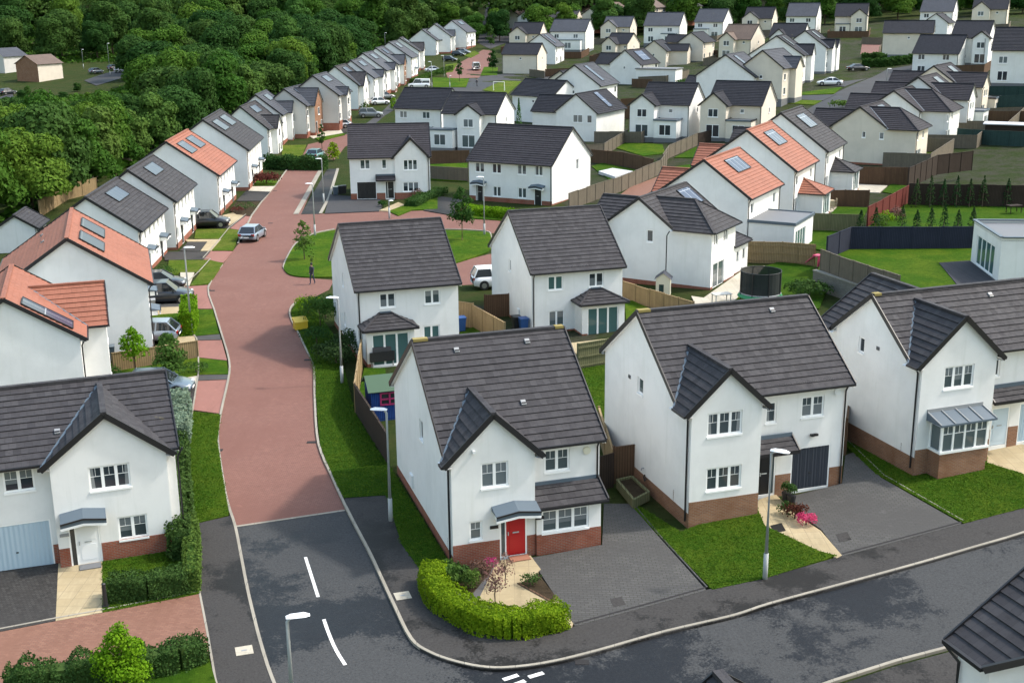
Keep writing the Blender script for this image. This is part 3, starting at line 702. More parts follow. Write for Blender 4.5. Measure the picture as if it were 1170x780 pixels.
        if kind == 'flat':
            A2.box(P(a - .06, he, -.0), b - a + .12, p + .06, .10, 'flat_roof', fr.s, fr.n, (0, 0, 1))
            for s_ in (a - .08, b - .04): A2.box(P(s_, he - .06, 0), .12, p + .12, .26, 'black_trim' if am != 'render_white' else 'lead', fr.s, fr.n, (0, 0, 1))
            A2.box(P(a + .04, he - .06, p), b - a - .08, .12, .26, 'lead', fr.s, fr.n, (0, 0, 1))
        else:
            top = he + (p + o2) * th_
            if kind == 'lean':
                slope(A2, [P(a - o2, he - .05, p + o2), P(b + o2, he - .05, p + o2), P(b + o2, top, 0), P(a - o2, top, 0)], P(a, he - .05, p + o2), P(a, top, 0) - P(a, he - .05, p + o2), roof, edge, strips=strips)
                for s_ in (a - o2, b + o2):
                    A2.face([P(s_, he - .1, p + o2), P(s_, he - .1, 0), P(s_, top, 0)], 'white_trim'); A2.bar(P(s_, he - .02, p + o2), P(s_, top + .03, 0), .06, .14, 'black_trim')
            else:
                hp = (p + o2)
                slope(A2, [P(a - o2, he - .05, p + o2), P(b + o2, he - .05, p + o2), P(b + o2 - hp * .8, top, 0), P(a - o2 + hp * .8, top, 0)], P(a, he - .05, p + o2), P(a, top, 0) - P(a, he - .05, p + o2), roof, edge, strips=strips)
                for s_, q_ in ((a - o2, a - o2 + hp * .8), (b + o2, b + o2 - hp * .8)):
                    slope(A2, [P(s_, he - .05, p + o2), P(q_, top, 0), P(s_, he - .05, 0)], P(s_, he - .05, 0), P(q_, top, 0) - P(s_, he - .05, 0), roof, edge, strips=strips)
                    A2.bar(P(s_, he, p + o2), P(q_, top + .04, 0), .14, .08, roof)
                    GU.bar(P(s_, he - .08, p + o2), P(s_, he - .08, 0), .1, .1, 'black_trim')
            A2.bar(P(a - o2, top + .05, .03), P(b + o2, top + .05, .03) if kind == 'lean' else P(b + o2, top + .05, .03), .08, .16, 'lead') if kind == 'lean' else A2.bar(P(a - o2 + hp * .8, top + .05, .03), P(b + o2 - hp * .8, top + .05, .03), .08, .14, 'lead')
            GU.bar(P(a - o2, he - .08, p + o2 + .04), P(b + o2, he - .08, p + o2 + .04), .1, .1, 'black_trim')
            A2.face([P(a - o2, he - .14, p + o2), P(b + o2, he - .14, p + o2), P(b + o2, he - .12, p - .01), P(a - o2, he - .12, p - .01)], 'white_trim')
        A2.obj('annex_roof', root)
    # --- door canopies
    for sd, a, b, zc, out, kind in canopy:
        fr = F[sd]; P = fr.p; C_ = MB(); dp = .75; m_ = (a + b) / 2
        rm = 'lead' if kind == 'lead' else roof
        if kind == 'lead':
            C_.face([P(a, zc, out + dp), P(m_, zc + .14, out + dp), P(m_, zc + .34, out), P(a, zc + .2, out)], rm); C_.face([P(m_, zc + .14, out + dp), P(b, zc, out + dp), P(b, zc + .2, out), P(m_, zc + .34, out)], rm)
            C_.face([P(a, zc, out + dp), P(a, zc + .2, out), P(a, zc, out)], rm); C_.face([P(b, zc, out + dp), P(b, zc, out), P(b, zc + .2, out)], rm)
            C_.bar(P(a, zc + .0, out + dp), P(m_, zc + .14, out + dp), .05, .06, 'black_trim'); C_.bar(P(m_, zc + .14, out + dp), P(b, zc, out + dp), .05, .06, 'black_trim')
            for u0, zz0, u1, zz1 in ((a, zc - .18, m_, zc - .06), (m_, zc - .06, b, zc - .18)):
                C_.face([P(u0, zz0, out + dp - .03), P(u1, zz1, out + dp - .03), P(u1, zz1 + .18, out + dp - .03), P(u0, zz0 + .16, out + dp - .03)], 'lead')
                C_.bar(P(u0, zz0 - .05, out + dp - .06), P(u1, zz1 - .05, out + dp - .06), .08, .10, 'white_trim')
            for s_ in (a + .12, b - .2): C_.box(P(s_, zc - .35, out), .08, dp * .7, .3, 'white_trim', fr.s, fr.n, (0, 0, 1))
        else:
            th_ = .55
            top = zc + (dp + .1) * th_
            slope(C_, [P(a, zc, out + dp), P(b, zc, out + dp), P(b, top, out), P(a, top, out)], P(a, zc, out + dp), P(a, top, out) - P(a, zc, out + dp), rm, edge, th=.3, strips=strips)
            C_.bar(P(a, zc - .06, out + dp), P(b, zc - .06, out + dp), .1, .12, 'black_trim')
            for s_ in (a, b):
                C_.face([P(s_, zc - .08, out + dp), P(s_, zc - .08, out), P(s_, top, out)], 'black_trim'); C_.bar(P(s_, zc, out + dp), P(s_, top + .04, out), .06, .14, 'black_trim')
            C_.face([P(a, zc - .1, out + dp), P(b, zc - .1, out + dp), P(b, zc - .1, out), P(a, zc - .1, out)], 'white_trim')
            C_.bar(P(a, top + .08, out + .02), P(b, top + .08, out + .02), .06, .18, 'lead')
        C_.obj('porch_canopy', root)
    # --- solar panels: (side, s0, s1, f0, f1, material) with f = fraction from eaves to ridge
    for sd, a, b, f0, f1, sm in solar:
        fr = F[sd]; P = lambda s_, f_, h=0.: fr.p(s_, e + (r - e) * f_, -d / 2 * f_) + N_ * h
        N_ = (fr.p(1, e, 0) - fr.p(0, e, 0)).cross(fr.p(0, r, -d / 2) - fr.p(0, e, 0)).normalized()
        if N_.z < 0: N_ = -N_
        S = MB(); c = [P(a, f0, .11), P(b, f0, .11), P(b, f1, .11), P(a, f1, .11)]; L1 = (c[1] - c[0]).length; L2 = (c[3] - c[0]).length
        S.face(c, sm, [(0, 0), (L1, 0), (L1, L2), (0, L2)])
        c2 = [P(a, f0, .03), P(b, f0, .03), P(b, f1, .03), P(a, f1, .03)]
        for k in range(4): S.face([c2[k], c2[(k + 1) % 4], c[(k + 1) % 4], c[k]], 'black_trim')
        for k in range(4): S.bar(c[k], c[(k + 1) % 4], .06, .05, 'black_trim')
        S.obj('solar_panel', root)
    # --- little roof vents
    for sd, s_, f_ in (vents or ()):
        fr = F[sd]; V_ = MB(); c = fr.p(s_, e + (r - e) * f_ + .08, -d / 2 * f_)
        sl_ = (fr.p(0, r, -d / 2) - fr.p(0, e, 0)).normalized()
        V_.cbox(c, .22, .26, .07, 'grey_metal', ax=fr.s, ay=sl_, az=fr.s.cross(sl_)); V_.cbox(c + Vector((0, 0, .05)) - sl_ * .08, .2, .05, .06, 'black_trim', ax=fr.s, ay=sl_, az=fr.s.cross(sl_)); V_.obj('roof_vent', root)
    W.obj('wall', root)
    if PL.f: PL.obj('brick_plinth', root)
    rf = RF.obj('roof', root); RD.obj('ridge_tiles', rf)
    if VL.f: VL.obj('valley', rf)
    TR.obj('bargeboard', root)
    for part_, nm_ in ((GU, 'gutter'), (PI, 'downpipe')):
        if part_.f:
            for one in part_.split() if Y < 130 else [part_]: one.obj(nm_, root)
    return root, F
wing_mat = {}
# ---------------------------------------------------------------- foliage
def leaves(name, pts, nrm, size, mat, parent=None, loc=None, jit=.9):
    """one mesh of many leaf-clump faces: pts (n,3), nrm (n,3) outward directions, size (n,)"""
    n = len(pts); N = nrm + RNG.normal(0, jit * .5, (n, 3)); N /= np.linalg.norm(N, axis=1)[:, None] + 1e-9
    A = np.cross(N, RNG.normal(0, 1, (n, 3))); A /= np.linalg.norm(A, axis=1)[:, None] + 1e-9
    B = np.cross(N, A); s = size[:, None]
    bend = N * s * .22
    V = np.stack([pts - A * s * .6 - bend, pts + B * s * .42, pts + A * s * .6 - bend, pts - B * s * .42], 1).reshape(-1, 3)
    me = bpy.data.meshes.new(name); me.vertices.add(4 * n); me.vertices.foreach_set('co', V.ravel().astype(np.float32))
    me.loops.add(4 * n); me.loops.foreach_set('vertex_index', np.arange(4 * n, dtype=np.int32))
    me.polygons.add(n); me.polygons.foreach_set('loop_start', np.arange(0, 4 * n, 4, dtype=np.int32)); me.polygons.foreach_set('loop_total', np.full(n, 4, dtype=np.int32))
    me.update(calc_edges=True); me.materials.append(MATS[mat])
    o = bpy.data.objects.new(name, me); COL.objects.link(o)
    if parent: o.parent = parent
    if loc is not None: o.location = loc
    return o
def lobes(cs, rs, n, shell=.45, up=.0):
    """points on and inside a union of ellipsoid lobes"""
    cs, rs = np.array(cs, float), np.array(rs, float); w = (rs.prod(axis=1)) ** .67; k = RNG.choice(len(cs), n, p=w / w.sum())
    d = RNG.normal(0, 1, (n, 3)); d /= np.linalg.norm(d, axis=1)[:, None]; d[:, 2] = np.where(d[:, 2] < -.3, -d[:, 2] * .6, d[:, 2])
    rad = 1 - shell * RNG.random(n) ** 2.2
    rad *= 1 + .10 * np.sin(d[:, 0] * 9 + k) * np.cos(d[:, 1] * 8 + 2 * k)
    p = cs[k] + d * rs[k] * rad[:, None]
    return p, d / rs[k] * rs[k].mean(axis=1)[:, None]
def trunk(root, h, r, limbs=5, spread=1.2, mat='bark'):
    mb = MB(); mb.tube([(0, 0, -.2), (0.03, 0, h * .4), (-.04, .03, h * .8), (0, 0, h)], [r, r * .8, r * .6, r * .3], mat, 7)
    for k in range(limbs):
        a = 2 * math.pi * k / limbs + .4; z = h * (.45 + .4 * k / limbs)
        mb.tube([(0, 0, z), (math.cos(a) * spread * .5, math.sin(a) * spread * .5, z + spread * .5), (math.cos(a) * spread, math.sin(a) * spread, z + spread * 1.1)], [r * .5, r * .3, r * .1], mat, 5)
    return mb.obj('trunk', root)
def crown_mesh(seed, rad, h, n, leaf, mat, root, nl=13):
    rr = random.Random(seed); cs, rs = [], []
    for k in range(nl):
        a = rr.random() * 6.28; q = rr.random() ** .6; f = rr.random()
        cs.append((math.cos(a) * rad * .66 * q * (1.1 - .5 * f), math.sin(a) * rad * .66 * q * (1.1 - .5 * f), h * (.22 + .62 * f)))
        s_ = rad * (.34 + .22 * rr.random()); rs.append((s_, s_, s_ * .85))
    cs.append((0, 0, h * .42)); rs.append((rad * .8, rad * .8, h * .36))
    p, nn = lobes(cs, rs, n, .35)
    return leaves('crown', p, nn, leaf * (.6 + .8 * RNG.random(n)), mat, root, jit=.62)
def small_tree(loc, h, rad, mat, label, n=900, leaf=.22, clear=.35, group=None, name='tree', trk=.07, tmat='bark', cat='tree', wide=1.):
    root = thing(name, loc, random.random() * 6, label, cat, group)
    trunk(root, h * .7, trk, 5, rad * .6, tmat)
    cs, rs = [], []
    for k in range(9):
        f = k / 8; a = k * 2.4; q = rad * .45 * math.sin(math.pi * min(1, .2 + f * .8)) + .05
        cs.append((math.cos(a) * q, math.sin(a) * q, h * (clear + (1 - clear) * (.12 + .76 * f)))); s_ = rad * (.62 - .3 * f); rs.append((s_ * wide, s_ * wide, s_ * 1.1))
    p, nn = lobes(cs, rs, n, .7); leaves('crown', p, nn, leaf * (.6 + .8 * RNG.random(n)), mat, root)
    return root
def shrub(loc, rx, ry, h, mat, label, n=500, leaf=.13, name='shrub', cat='shrub', rz=0, group=None, nl=5, shell=.3):
    root = thing(name, loc, rz, label, cat, group); cs, rs = [(0, 0, h * .38)], [(rx * .85, ry * .85, h * .55)]
    for k in range(nl):
        a = 6.28 * k / nl + random.random(); cs.append((math.cos(a) * rx * .5, math.sin(a) * ry * .5, h * (.35 + .25 * random.random()))); rs.append((rx * .5, ry * .5, h * .42))
    p, nn = lobes(cs, rs, n, shell); p[:, 2] = np.maximum(p[:, 2], .02); leaves('foliage', p, nn, leaf * (.6 + .8 * RNG.random(n)), mat, root)
    mb = MB(); mb.tube([(0, 0, -.1), (0, 0, h * .5)], [.05, .02], 'bark', 5); mb.obj('stem', root)
    return root
def hedge(pts, width, h, mat, label, dens=190, leaf=.13, name='hedge', off=.1, group=None, tops=.08, world=False):
    P = resample([Vector(p) if world else G(p[0], p[1], off) for p in pts], .5); base = P[0].copy()
    root = thing(name, base, 0, label, 'hedge', group); ps, ns = [], []
    for a, b in zip(P, P[1:]):
        L = (b - a).length; d = (b - a).normalized(); nv = Vector((-d.y, d.x, 0)); n = int(L * (width + 2 * h) * dens)
        for _ in range(n):
            q = a.lerp(b, random.random()); f = random.random(); t = random.random(); hh = h * (1 + tops * math.sin(q.x * 3.1 + q.y * 2.3) + tops * .8 * math.sin(q.x * 9 - q.y * 7))
            if f < width / (width + 2 * h):
                o = (random.random() - .5) * width; z = hh * (1 - .12 * (2 * o / width) ** 4) + random.gauss(0, .03); z -= abs(random.gauss(0, .05)) + .10 * h * (abs(2 * o / width) ** 3); nn = Vector((0, 0, 1)) + nv * o / width
            else:
                sg = 1 if random.random() < .5 else -1; z = hh * t * .98; o = sg * width * .5 * (1 + .10 * math.sin(q.x * 4 + z * 5)) + random.gauss(0, .03); nn = nv * sg + Vector((0, 0, .35))
            ps.append(q + nv * o + Vector((0, 0, z)) - base); ns.append(nn)
    for e_, sgn in ((P[0], -1), (P[-1], 1)):
        d = (P[-1] - P[-2]).normalized() if sgn > 0 else (P[1] - P[0]).normalized(); nv = Vector((-d.y, d.x, 0))
        for _ in range(int(width * h * dens)):
            ps.append(e_ + nv * (random.random() - .5) * width + Vector((0, 0, random.random() * h)) + d * sgn * random.random() * .12 - base); ns.append(d * sgn)
    ps, ns = np.array([tuple(p) for p in ps]), np.array([tuple(p) for p in ns])
    leaves('foliage', ps, ns, leaf * (.6 + .8 * RNG.random(len(ps))), mat, root, jit=1.2)
    mb = MB()
    for a, b in zip(P, P[1:]): mb.bar(a - base + Vector((0, 0, h * .40)), b - base + Vector((0, 0, h * .40)), width * .6, h * .75, mat)
    mb.obj('inner_growth', root)
    return root
def conifer(loc, h, r, mat, label, n=260, leaf=.12, group=None, name='conifer'):
    root = thing(name, loc, random.random() * 6, label, 'conifer', group)
    z = RNG.random(n) ** .8; a = RNG.random(n) * 6.283; rad = r * (1 - z ** 1.6) * (.55 + .45 * RNG.random(n)) + .02
    p = np.stack([np.cos(a) * rad, np.sin(a) * rad, z * h], 1); nn = np.stack([np.cos(a), np.sin(a), np.full(n, .6)], 1)
    leaves('crown', p, nn, leaf * (.6 + .8 * RNG.random(n)), mat, root)
    mb = MB(); mb.tube([(0, 0, -.1), (0, 0, h * .8)], [.05, .015], 'bark', 5); mb.obj('trunk', root)
    return root
# ---------------------------------------------------------------- fences and walls
def fence(pts, h, mat, label, off=0., posts=True, cap=True, name='fence', rails=False, world=False, step=2.4, group=None, thick=.05):
    P = resample([Vector(p) if world else G(p[0], p[1], off) for p in pts], step); base = P[0].copy(); root = thing(name, base, 0, label, 'fence', group)
    mb = MB(); u = 0
    for a, b in zip(P, P[1:]):
        a, b = a - base, b - base; d = (b - a); L = d.length; du = Vector((d.x, d.y, 0)).normalized(); n = Vector((-du.y, du.x, 0)) * thick / 2; zz = Vector((0, 0, 1)); jit = random.uniform(-.03, .03)
        lo, hi = Vector((0, 0, -.25)), Vector((0, 0, h + jit))
        for sg in (1, -1):
            q = [a + n * sg + lo, b + n * sg + lo, b + n * sg + hi, a + n * sg + hi]; mb.face(q if sg > 0 else q[::-1], mat, [(u, 0), (u + L, 0), (u + L, h), (u, h)] if sg > 0 else [(u, h), (u + L, h), (u + L, 0), (u, 0)])
        mb.face([a + n + hi, b + n + hi, b - n + hi, a - n + hi], mat)
        for q in (a, b): mb.face([q + n + lo, q - n + lo, q - n + hi, q + n + hi], mat)
        if cap: mb.bar(a + hi + zz * .02, b + hi + zz * .02, thick + .06, .05, mat)
        if rails:
            for f in (.15, .5, .85): mb.bar(a + zz * h * f - n * 2.2, b + zz * h * f - n * 2.2, .05, .09, mat)
        u += L
    mb.obj('panel', root)
    if posts:
        me = None
        for p in P:
            if me is None:
                m2 = MB(); m2.box((-.055, -.055, -.3), .11, .11, h + .38, mat); o = m2.obj('post', root); me = o.data
            else: o = bpy.data.objects.new('post', me); COL.objects.link(o); o.parent = root
            o.location = p - base
    return root
def slab(name, px, zs, h, mat, label, cat):
    """low wall: pixel polyline of its base with thickness"""
    pass
# ---------------------------------------------------------------- street furniture
def street_lamp(base, h, arm, label, head=.75, r=.075, group=None):
    root = thing('street_lamp', base, 0, label, 'street lamp', group)
    mb = MB(); mb.tube([(0, 0, -.2), (0, 0, 1.1)], [r * 1.35, r * 1.3], 'galv', 10); mb.tube([(0, 0, 1.1), (0, 0, h - .1), (arm.x * .08, arm.y * .08, h)], [r, r * .72, r * .7], 'galv', 10); mb.obj('pole', root, True)
    a = Vector((arm.x, arm.y, 0)).normalized(); sd = Vector((-a.y, a.x, 0)); mb = MB(); c = a * (head * .45) + Vector((0, 0, h + .03))
    st = [(-.5, .10, .05), (-.3, .15, .09), (.25, .17, .09), (.5, .08, .04)]
    for k in range(3):
        f0, w0, t0 = st[k]; f1, w1, t1 = st[k + 1]; A, B = c + a * f0 * head, c + a * f1 * head; Z = Vector((0, 0, 1))
        mb.face([A - sd * w0 + Z * t0 * .3, A + sd * w0 + Z * t0 * .3, B + sd * w1 + Z * t1 * .3, B - sd * w1 + Z * t1 * .3][::-1], 'lamp_white'); mb.face([A - sd * w0 * .5 + Z * t0, A + sd * w0 * .5 + Z * t0, B + sd * w1 * .5 + Z * t1, B - sd * w1 * .5 + Z * t1], 'lamp_white')
        for sg in (1, -1): mb.face([A + sd * w0 * sg + Z * t0 * .3, B + sd * w1 * sg + Z * t1 * .3, B + sd * w1 * .5 * sg + Z * t1, A + sd * w0 * .5 * sg + Z * t0], 'lamp_white')
    for k, sg in ((0, -1), (3, 1)):
        f0, w0, t0 = st[k]; A = c + a * f0 * head; Z = Vector((0, 0, 1)); mb.face([A - sd * w0 + Z * t0 * .3, A + sd * w0 + Z * t0 * .3, A + sd * w0 * .5 + Z * t0, A - sd * w0 * .5 + Z * t0], 'lamp_white')
    mb.cbox(c + Vector((0, 0, .02)), head * .5, .2, .03, 'light_clear', ax=a, ay=sd); mb.obj('lamp_head', root)
    return root
# ---------------------------------------------------------------- cars
def car(loc, rz, paint, label, kind='hatch', name='parked_car', group=None, cat='car'):
    root = thing(name, loc, rz, label, cat, group)
    L, Wd, H, belt, hood = {'hatch': (4.1, 1.76, 1.46, .92, .98), 'suv': (4.45, 1.86, 1.68, 1.05, 1.05), 'saloon': (4.7, 1.84, 1.43, .92, .92), 'van': (4.9, 1.95, 1.95, 1.1, 1.15)}[kind]
    # lower body: stations along x (front = +x): (x, z_low, z_top, half width)
    h = L / 2; k = Wd / 2
    st = [(-h, .42, belt - .16, k * .80), (-h + .08, .30, belt - .03, k * .93), (-h + .5, .22, belt, k), (-h + 1.4, .20, belt, k), (0, .20, belt - .01, k), (h - 1.25, .20, belt - .02, k), (h - .75, .22, belt - .09, k * .985), (h - .25, .26, belt - .22, k * .92), (h - .05, .34, belt - .34, k * .80), (h, .40, belt - .42, k * .74)]
    def ring(x, zl, zh, w): return [Vector((x, -w * .92, zl)), Vector((x, -w, zl + .12)), Vector((x, -w, (zl + zh) / 2 + .06)), Vector((x, -w * .95, zh - .03)), Vector((x, -w * .84, zh)), Vector((x, w * .84, zh)), Vector((x, w * .95, zh - .03)), Vector((x, w, (zl + zh) / 2 + .06)), Vector((x, w, zl + .12)), Vector((x, w * .92, zl))]
    mb = MB(); rs = [ring(*s) for s in st]
    for a, b in zip(rs, rs[1:]):
        for j in range(len(a)): mb.face([a[j], a[(j + 1) % len(a)], b[(j + 1) % len(a)], b[j]], paint)
    mb.face(rs[0], paint); mb.face(rs[-1][::-1], paint); body = mb.obj('body', root, True)
    # cabin
    if kind == 'suv': cb = [(-h + .06, -h + .38), (h - 1.15, h - 1.85)]
    elif kind == 'van': cb = [(-h + .06, -h + .16), (h - 1.05, h - 1.65)]
    elif kind == 'saloon': cb = [(-h + .55, -h + 1.45), (h - 1.2, h - 2.1)]
    else: cb = [(-h + .12, -h + .55 if kind == 'suv' else -h + .7), (h - 1.05, h - 1.85)]
    xb0, xt0 = cb[0]; xb1, xt1 = cb[1]; wb, wt = k * .94, k * (.80 if kind in ('suv', 'van') else .75)
    bot = [Vector((xb0, -wb, belt - .03)), Vector((xb1, -wb, belt - .05)), Vector((xb1, wb, belt - .05)), Vector((xb0, wb, belt - .03))]
    top = [Vector((xt0, -wt, H - .04)), Vector((xt1, -wt, H - .03)), Vector((xt1, wt, H - .03)), Vector((xt0, wt, H - .04))]
    mb = MB()
    for j in range(4): mb.face([bot[j], bot[(j + 1) % 4], top[(j + 1) % 4], top[j]], 'car_glass')
    mb.obj('car_windows', root)
    mb = MB(); tm = [(t_ + Vector((0, 0, .01))) for t_ in top]; mid = [(t_ * .9 + Vector((0, 0, t_.z * .1 + .05))) for t_ in top]
    for j in range(4): mb.face([tm[j], tm[(j + 1) % 4], mid[(j + 1) % 4], mid[j]], paint)
    mb.face(mid, paint)
    for sg in (-1, 1):
        fr_ = [(xb1 + .02, xt1 + .02), (xb0 - .02, xt0 - .02)] + ([((xb0 + xb1) / 2 - .1, (xt0 + xt1) / 2 - .05)])
        for xb, xt in fr_: mb.bar((xb, sg * (wb + .004), belt - .04), (xt, sg * (wt + .004), H - .02), .09, .05, paint)
        if kind == 'van': mb.face([(xb0 + .1, sg * (wb - .02), belt), (xb0 + 2.0, sg * (wb - .02), belt), (xt0 + 1.9, sg * (wt + .01), H - .05), (xt0, sg * (wt + .01), H - .05)], paint)
    mb.obj('car_roof', root)
    for sx in (h - .82, -h + .85):
        for sg in (-1, 1):
            mb = MB(); mb.tube([(sx, sg * (k - .16), .33), (sx, sg * (k + .015), .33)], .33, 'rubber', 18); wh = mb.obj('wheel', root)
            mb = MB(); mb.tube([(sx, sg * (k - .05), .33), (sx, sg * (k + .03), .33)], .21, 'alloy', 14); mb.obj('rim', wh)
            mb = MB(); mb.tube([(sx, sg * (k - .10), .36), (sx, sg * (k + .008), .36)], .39, 'rubber', 18); mb.obj('wheel_arch', root)
    for sg in (-1, 1):
        mb = MB(); mb.cbox((h - .17, sg * k * .68, belt - .33), .2, .38, .14, 'light_clear'); mb.obj('headlight', root)
        mb = MB(); mb.cbox((-h + .06, sg * k * .74, belt - .18), .12, .3, .2, 'light_red'); mb.obj('tail_light', root)
        mb = MB(); mb.cbox((xb1 - .25, sg * (k + .1), belt + .06), .1, .2, .14, paint); mb.obj('wing_mirror', root)
    mb = MB(); mb.cbox((-h + .02, 0, .52), .05, .52, .11, 'paint_white'); mb.cbox((h + .005, 0, .42), .03, .52, .11, 'paint_white'); mb.obj('number_plate', root)
    mb = MB(); mb.cbox((h - .03, 0, belt - .44), .06, k * 1.0, .12, 'plastic_black'); mb.obj('grille', root)
    return root
# ---------------------------------------------------------------- people
def person(loc, rz, label, top='jacket', leg='denim', stride=.22, arm=.18):
    v = [(0, 0, .95), (0, 0, 1.18), (0, 0, 1.40), (0, .01, 1.50), (0, .02, 1.57), (.0, .03, 1.70), (.09, 0, .90), (.10, stride * .5, .50), (.10, stride * .55, .09), (.10, stride * .55 + .16, .04), (-.09, 0, .90), (-.10, -stride * .3, .50), (-.10, -stride, .11), (-.10, -stride + .14, .04),
         (.19, 0, 1.40), (.25, -arm * .4, 1.14), (.25, -arm * .2 + .02, .90), (.25, .06, .80), (-.19, 0, 1.40), (-.25, arm * .5, 1.14), (-.25, arm + .05, .92), (-.25, arm + .1, .83)]
    e = [(0, 1), (1, 2), (2, 3), (3, 4), (4, 5), (0, 6), (6, 7), (7, 8), (8, 9), (0, 10), (10, 11), (11, 12), (12, 13), (2, 14), (14, 15), (15, 16), (16, 17), (2, 18), (18, 19), (19, 20), (20, 21)]
    rad = [.15, .14, .15, .06, .085, .10, .09, .065, .045, .04, .09, .065, .045, .04, .065, .05, .038, .04, .065, .05, .038, .04]
    root = thing('person', loc, rz, label, 'person')
    bm = bmesh.new(); lay = bm.verts.layers.skin.verify(); bv = [bm.verts.new(p) for p in v]
    for i, j in e: bm.edges.new((bv[i], bv[j]))
    for i, r_ in enumerate(rad): bv[i][lay].radius = (r_ * 1.15, r_) if i < 3 else (r_, r_)
    bv[0][lay].use_root = True
    me = bpy.data.meshes.new('body'); bm.to_mesh(me); bm.free(); o = bpy.data.objects.new('body', me); COL.objects.link(o); o.parent = root
    for mt in ('skin', top, leg): me.materials.append(MATS[mt])
    o.modifiers.new('skin', 'SKIN')
    sb = o.modifiers.new('sub', 'SUBSURF'); sb.levels = 2; sb.render_levels = 2
    dg = bpy.context.evaluated_depsgraph_get(); m2 = bpy.data.meshes.new_from_object(o.evaluated_get(dg)); o.modifiers.clear(); o.data = m2
    for mt in ('skin', top, leg):
        if MATS[mt].name not in [x.name for x in m2.materials if x]: m2.materials.append(MATS[mt])
    names = [x.name for x in m2.materials]
    for p in m2.polygons:
        z = p.center.z; hand = abs(p.center.x) > .19 and z < .88 and z > .7
        p.material_index = names.index('skin') if (z > 1.49 or hand) else names.index(top if z > .93 or abs(p.center.x) > .17 else leg); p.use_smooth = True
    mb = MB(); mb.tube([(0, .0, 1.63), (0, .0, 1.77), (0, .02, 1.81)], [.105, .10, .04], 'cloth_black', 10); mb.obj('hair', root, True)
    return root
# ---------------------------------------------------------------- ground
def ground():
    xs = np.concatenate([np.linspace(-420, -80, 35), np.linspace(-76, 76, 77), np.linspace(80, 420, 35)])
    ys = np.concatenate([np.linspace(-20, 200, 111), np.linspace(205, 700, 100), np.linspace(720, 1100, 20)])
    X, Y = np.meshgrid(xs, ys); Z = zt(X, Y); nx, ny = len(xs), len(ys)
    v = np.stack([X, Y, Z], -1).reshape(-1, 3); f = [(j * nx + i, j * nx + i + 1, (j + 1) * nx + i + 1, (j + 1) * nx + i) for j in range(ny - 1) for i in range(nx - 1)]
    me = bpy.data.meshes.new('ground'); me.from_pydata(v.tolist(), [], f); me.materials.append(MATS['rough_grass']); me.polygons.foreach_set('use_smooth', [True] * len(f))
    o = bpy.data.objects.new('ground', me); COL.objects.link(o); o['kind'] = 'structure'
ground()
sheet('garden_ground', [(-23, 182), (-19, 235), (-12, 300), (-4, 350), (8, 398), (150, 392), (150, 190), (90, 128), (60, 112), (36, 104), (20, 112), (8, 128), (2, 150), (-10, 160)], 'garden_ground', .012, world=True)
sheet('garden_ground', [(430, 400), (520, 345), (720, 372), (700, 500), (640, 560), (440, 440)], 'garden_ground', .012)
K1, K2 = .10, .125       # pavement and lawn levels above the road
# roads
RK = smooth_px([(395, 580), (405.4, 600.5), (423, 634), (436, 662), (449, 690), (469.5, 731), (490, 746.7), (521, 758), (556.7, 764.6), (590, 764), (631, 758), (682.6, 745.4), (759.5, 723.6), (836.4, 705.6), (880, 691.5), (965, 668.5), (1049.5, 645.4), (1116, 626), (1170, 610), (1300, 566)], 4)
LK = smooth_px([(254, 303), (238, 329), (245, 355), (252.6, 380), (262, 413), (261, 434), (252.6, 472), (249, 503), (256.4, 557), (261.5, 580), (269, 603), (275.6, 636.4), (283, 675), (290, 705), (298, 736), (312, 779), (340, 840)], 3)
LK_lo = [p for p in LK if p[1] >= 602]; LK_hi = [p for p in LK if p[1] < 602]
lower = [(1400, 640), (1250, 695), (1083, 741.5), (1024, 757), (952, 780), (880, 806), (820, 840)]
sheet('road', [(268, 601), (393, 583)] + RK + lower + [(600, 900), (340, 840)] + LK_lo[::-1], 'asphalt_road', .012)
RKb = smooth_px([(395, 580), (380, 547), (364, 508), (359.7, 457), (358.7, 418.5), (351.5, 403), (341, 381), (333.5, 367), (331, 357), (336, 348), (351.5, 343)], 4)
sheet('brick_road', LK_hi + [(268, 601), (393, 583)] + RKb + [(376, 331), (382, 320), (345, 317), (328, 313), (324.6, 303), (339, 277), (357, 267), (382, 262.5), (500, 262.5), (515, 263), (570, 267), (640, 268), (640, 250), (570, 250), (540, 246.5), (500, 239), (470, 240), (436, 241), (371, 244), (344, 245), (366.5, 195), (368.5, 192.5), (328.7, 192.5), (316, 211), (299, 231), (287.7, 246.7), (272, 279)], 'block_red', .014)
sheet('brick_lane', [(521, 300), (560, 290), (590, 290), (590, 322), (526, 326)], 'block_red', .016)
sheet('brick_lane', [(341.5, 184), (352, 165), (370, 161), (394, 154), (420, 140), (430, 146), (394, 168), (382.6, 182)], 'block_red', .03)
sheet('far_road', [(394, 154), (420, 140), (436, 128), (446, 118), (470, 104), (500, 101), (520, 96), (545, 88), (600, 80), (680, 84), (660, 92), (600, 96), (560, 104), (520, 106), (470, 112), (440, 132), (420, 150)], 'asphalt_far', .03)
sheet('brick_lane', [(509.5, 84), (525, 72), (539, 64), (552, 57), (562, 58), (559.5, 74), (546.7, 89), (512, 90)], 'block_red', .05)
sheet('far_road', [(545, 49), (560, 40), (580, 36), (590, 44), (560, 56)], 'asphalt_far', .05)
sheet('far_road', [(900, 140), (926, 123), (980, 95), (1013, 79.5), (1045, 74), (1075, 76), (1040, 92), (1010, 108), (960, 137), (930, 152), (900, 165), (880, 160)], 'asphalt_far', .04)
sheet('brick_lane', [(985, 50), (1006, 48.5), (1006, 62), (983, 62)], 'block_red', .05)
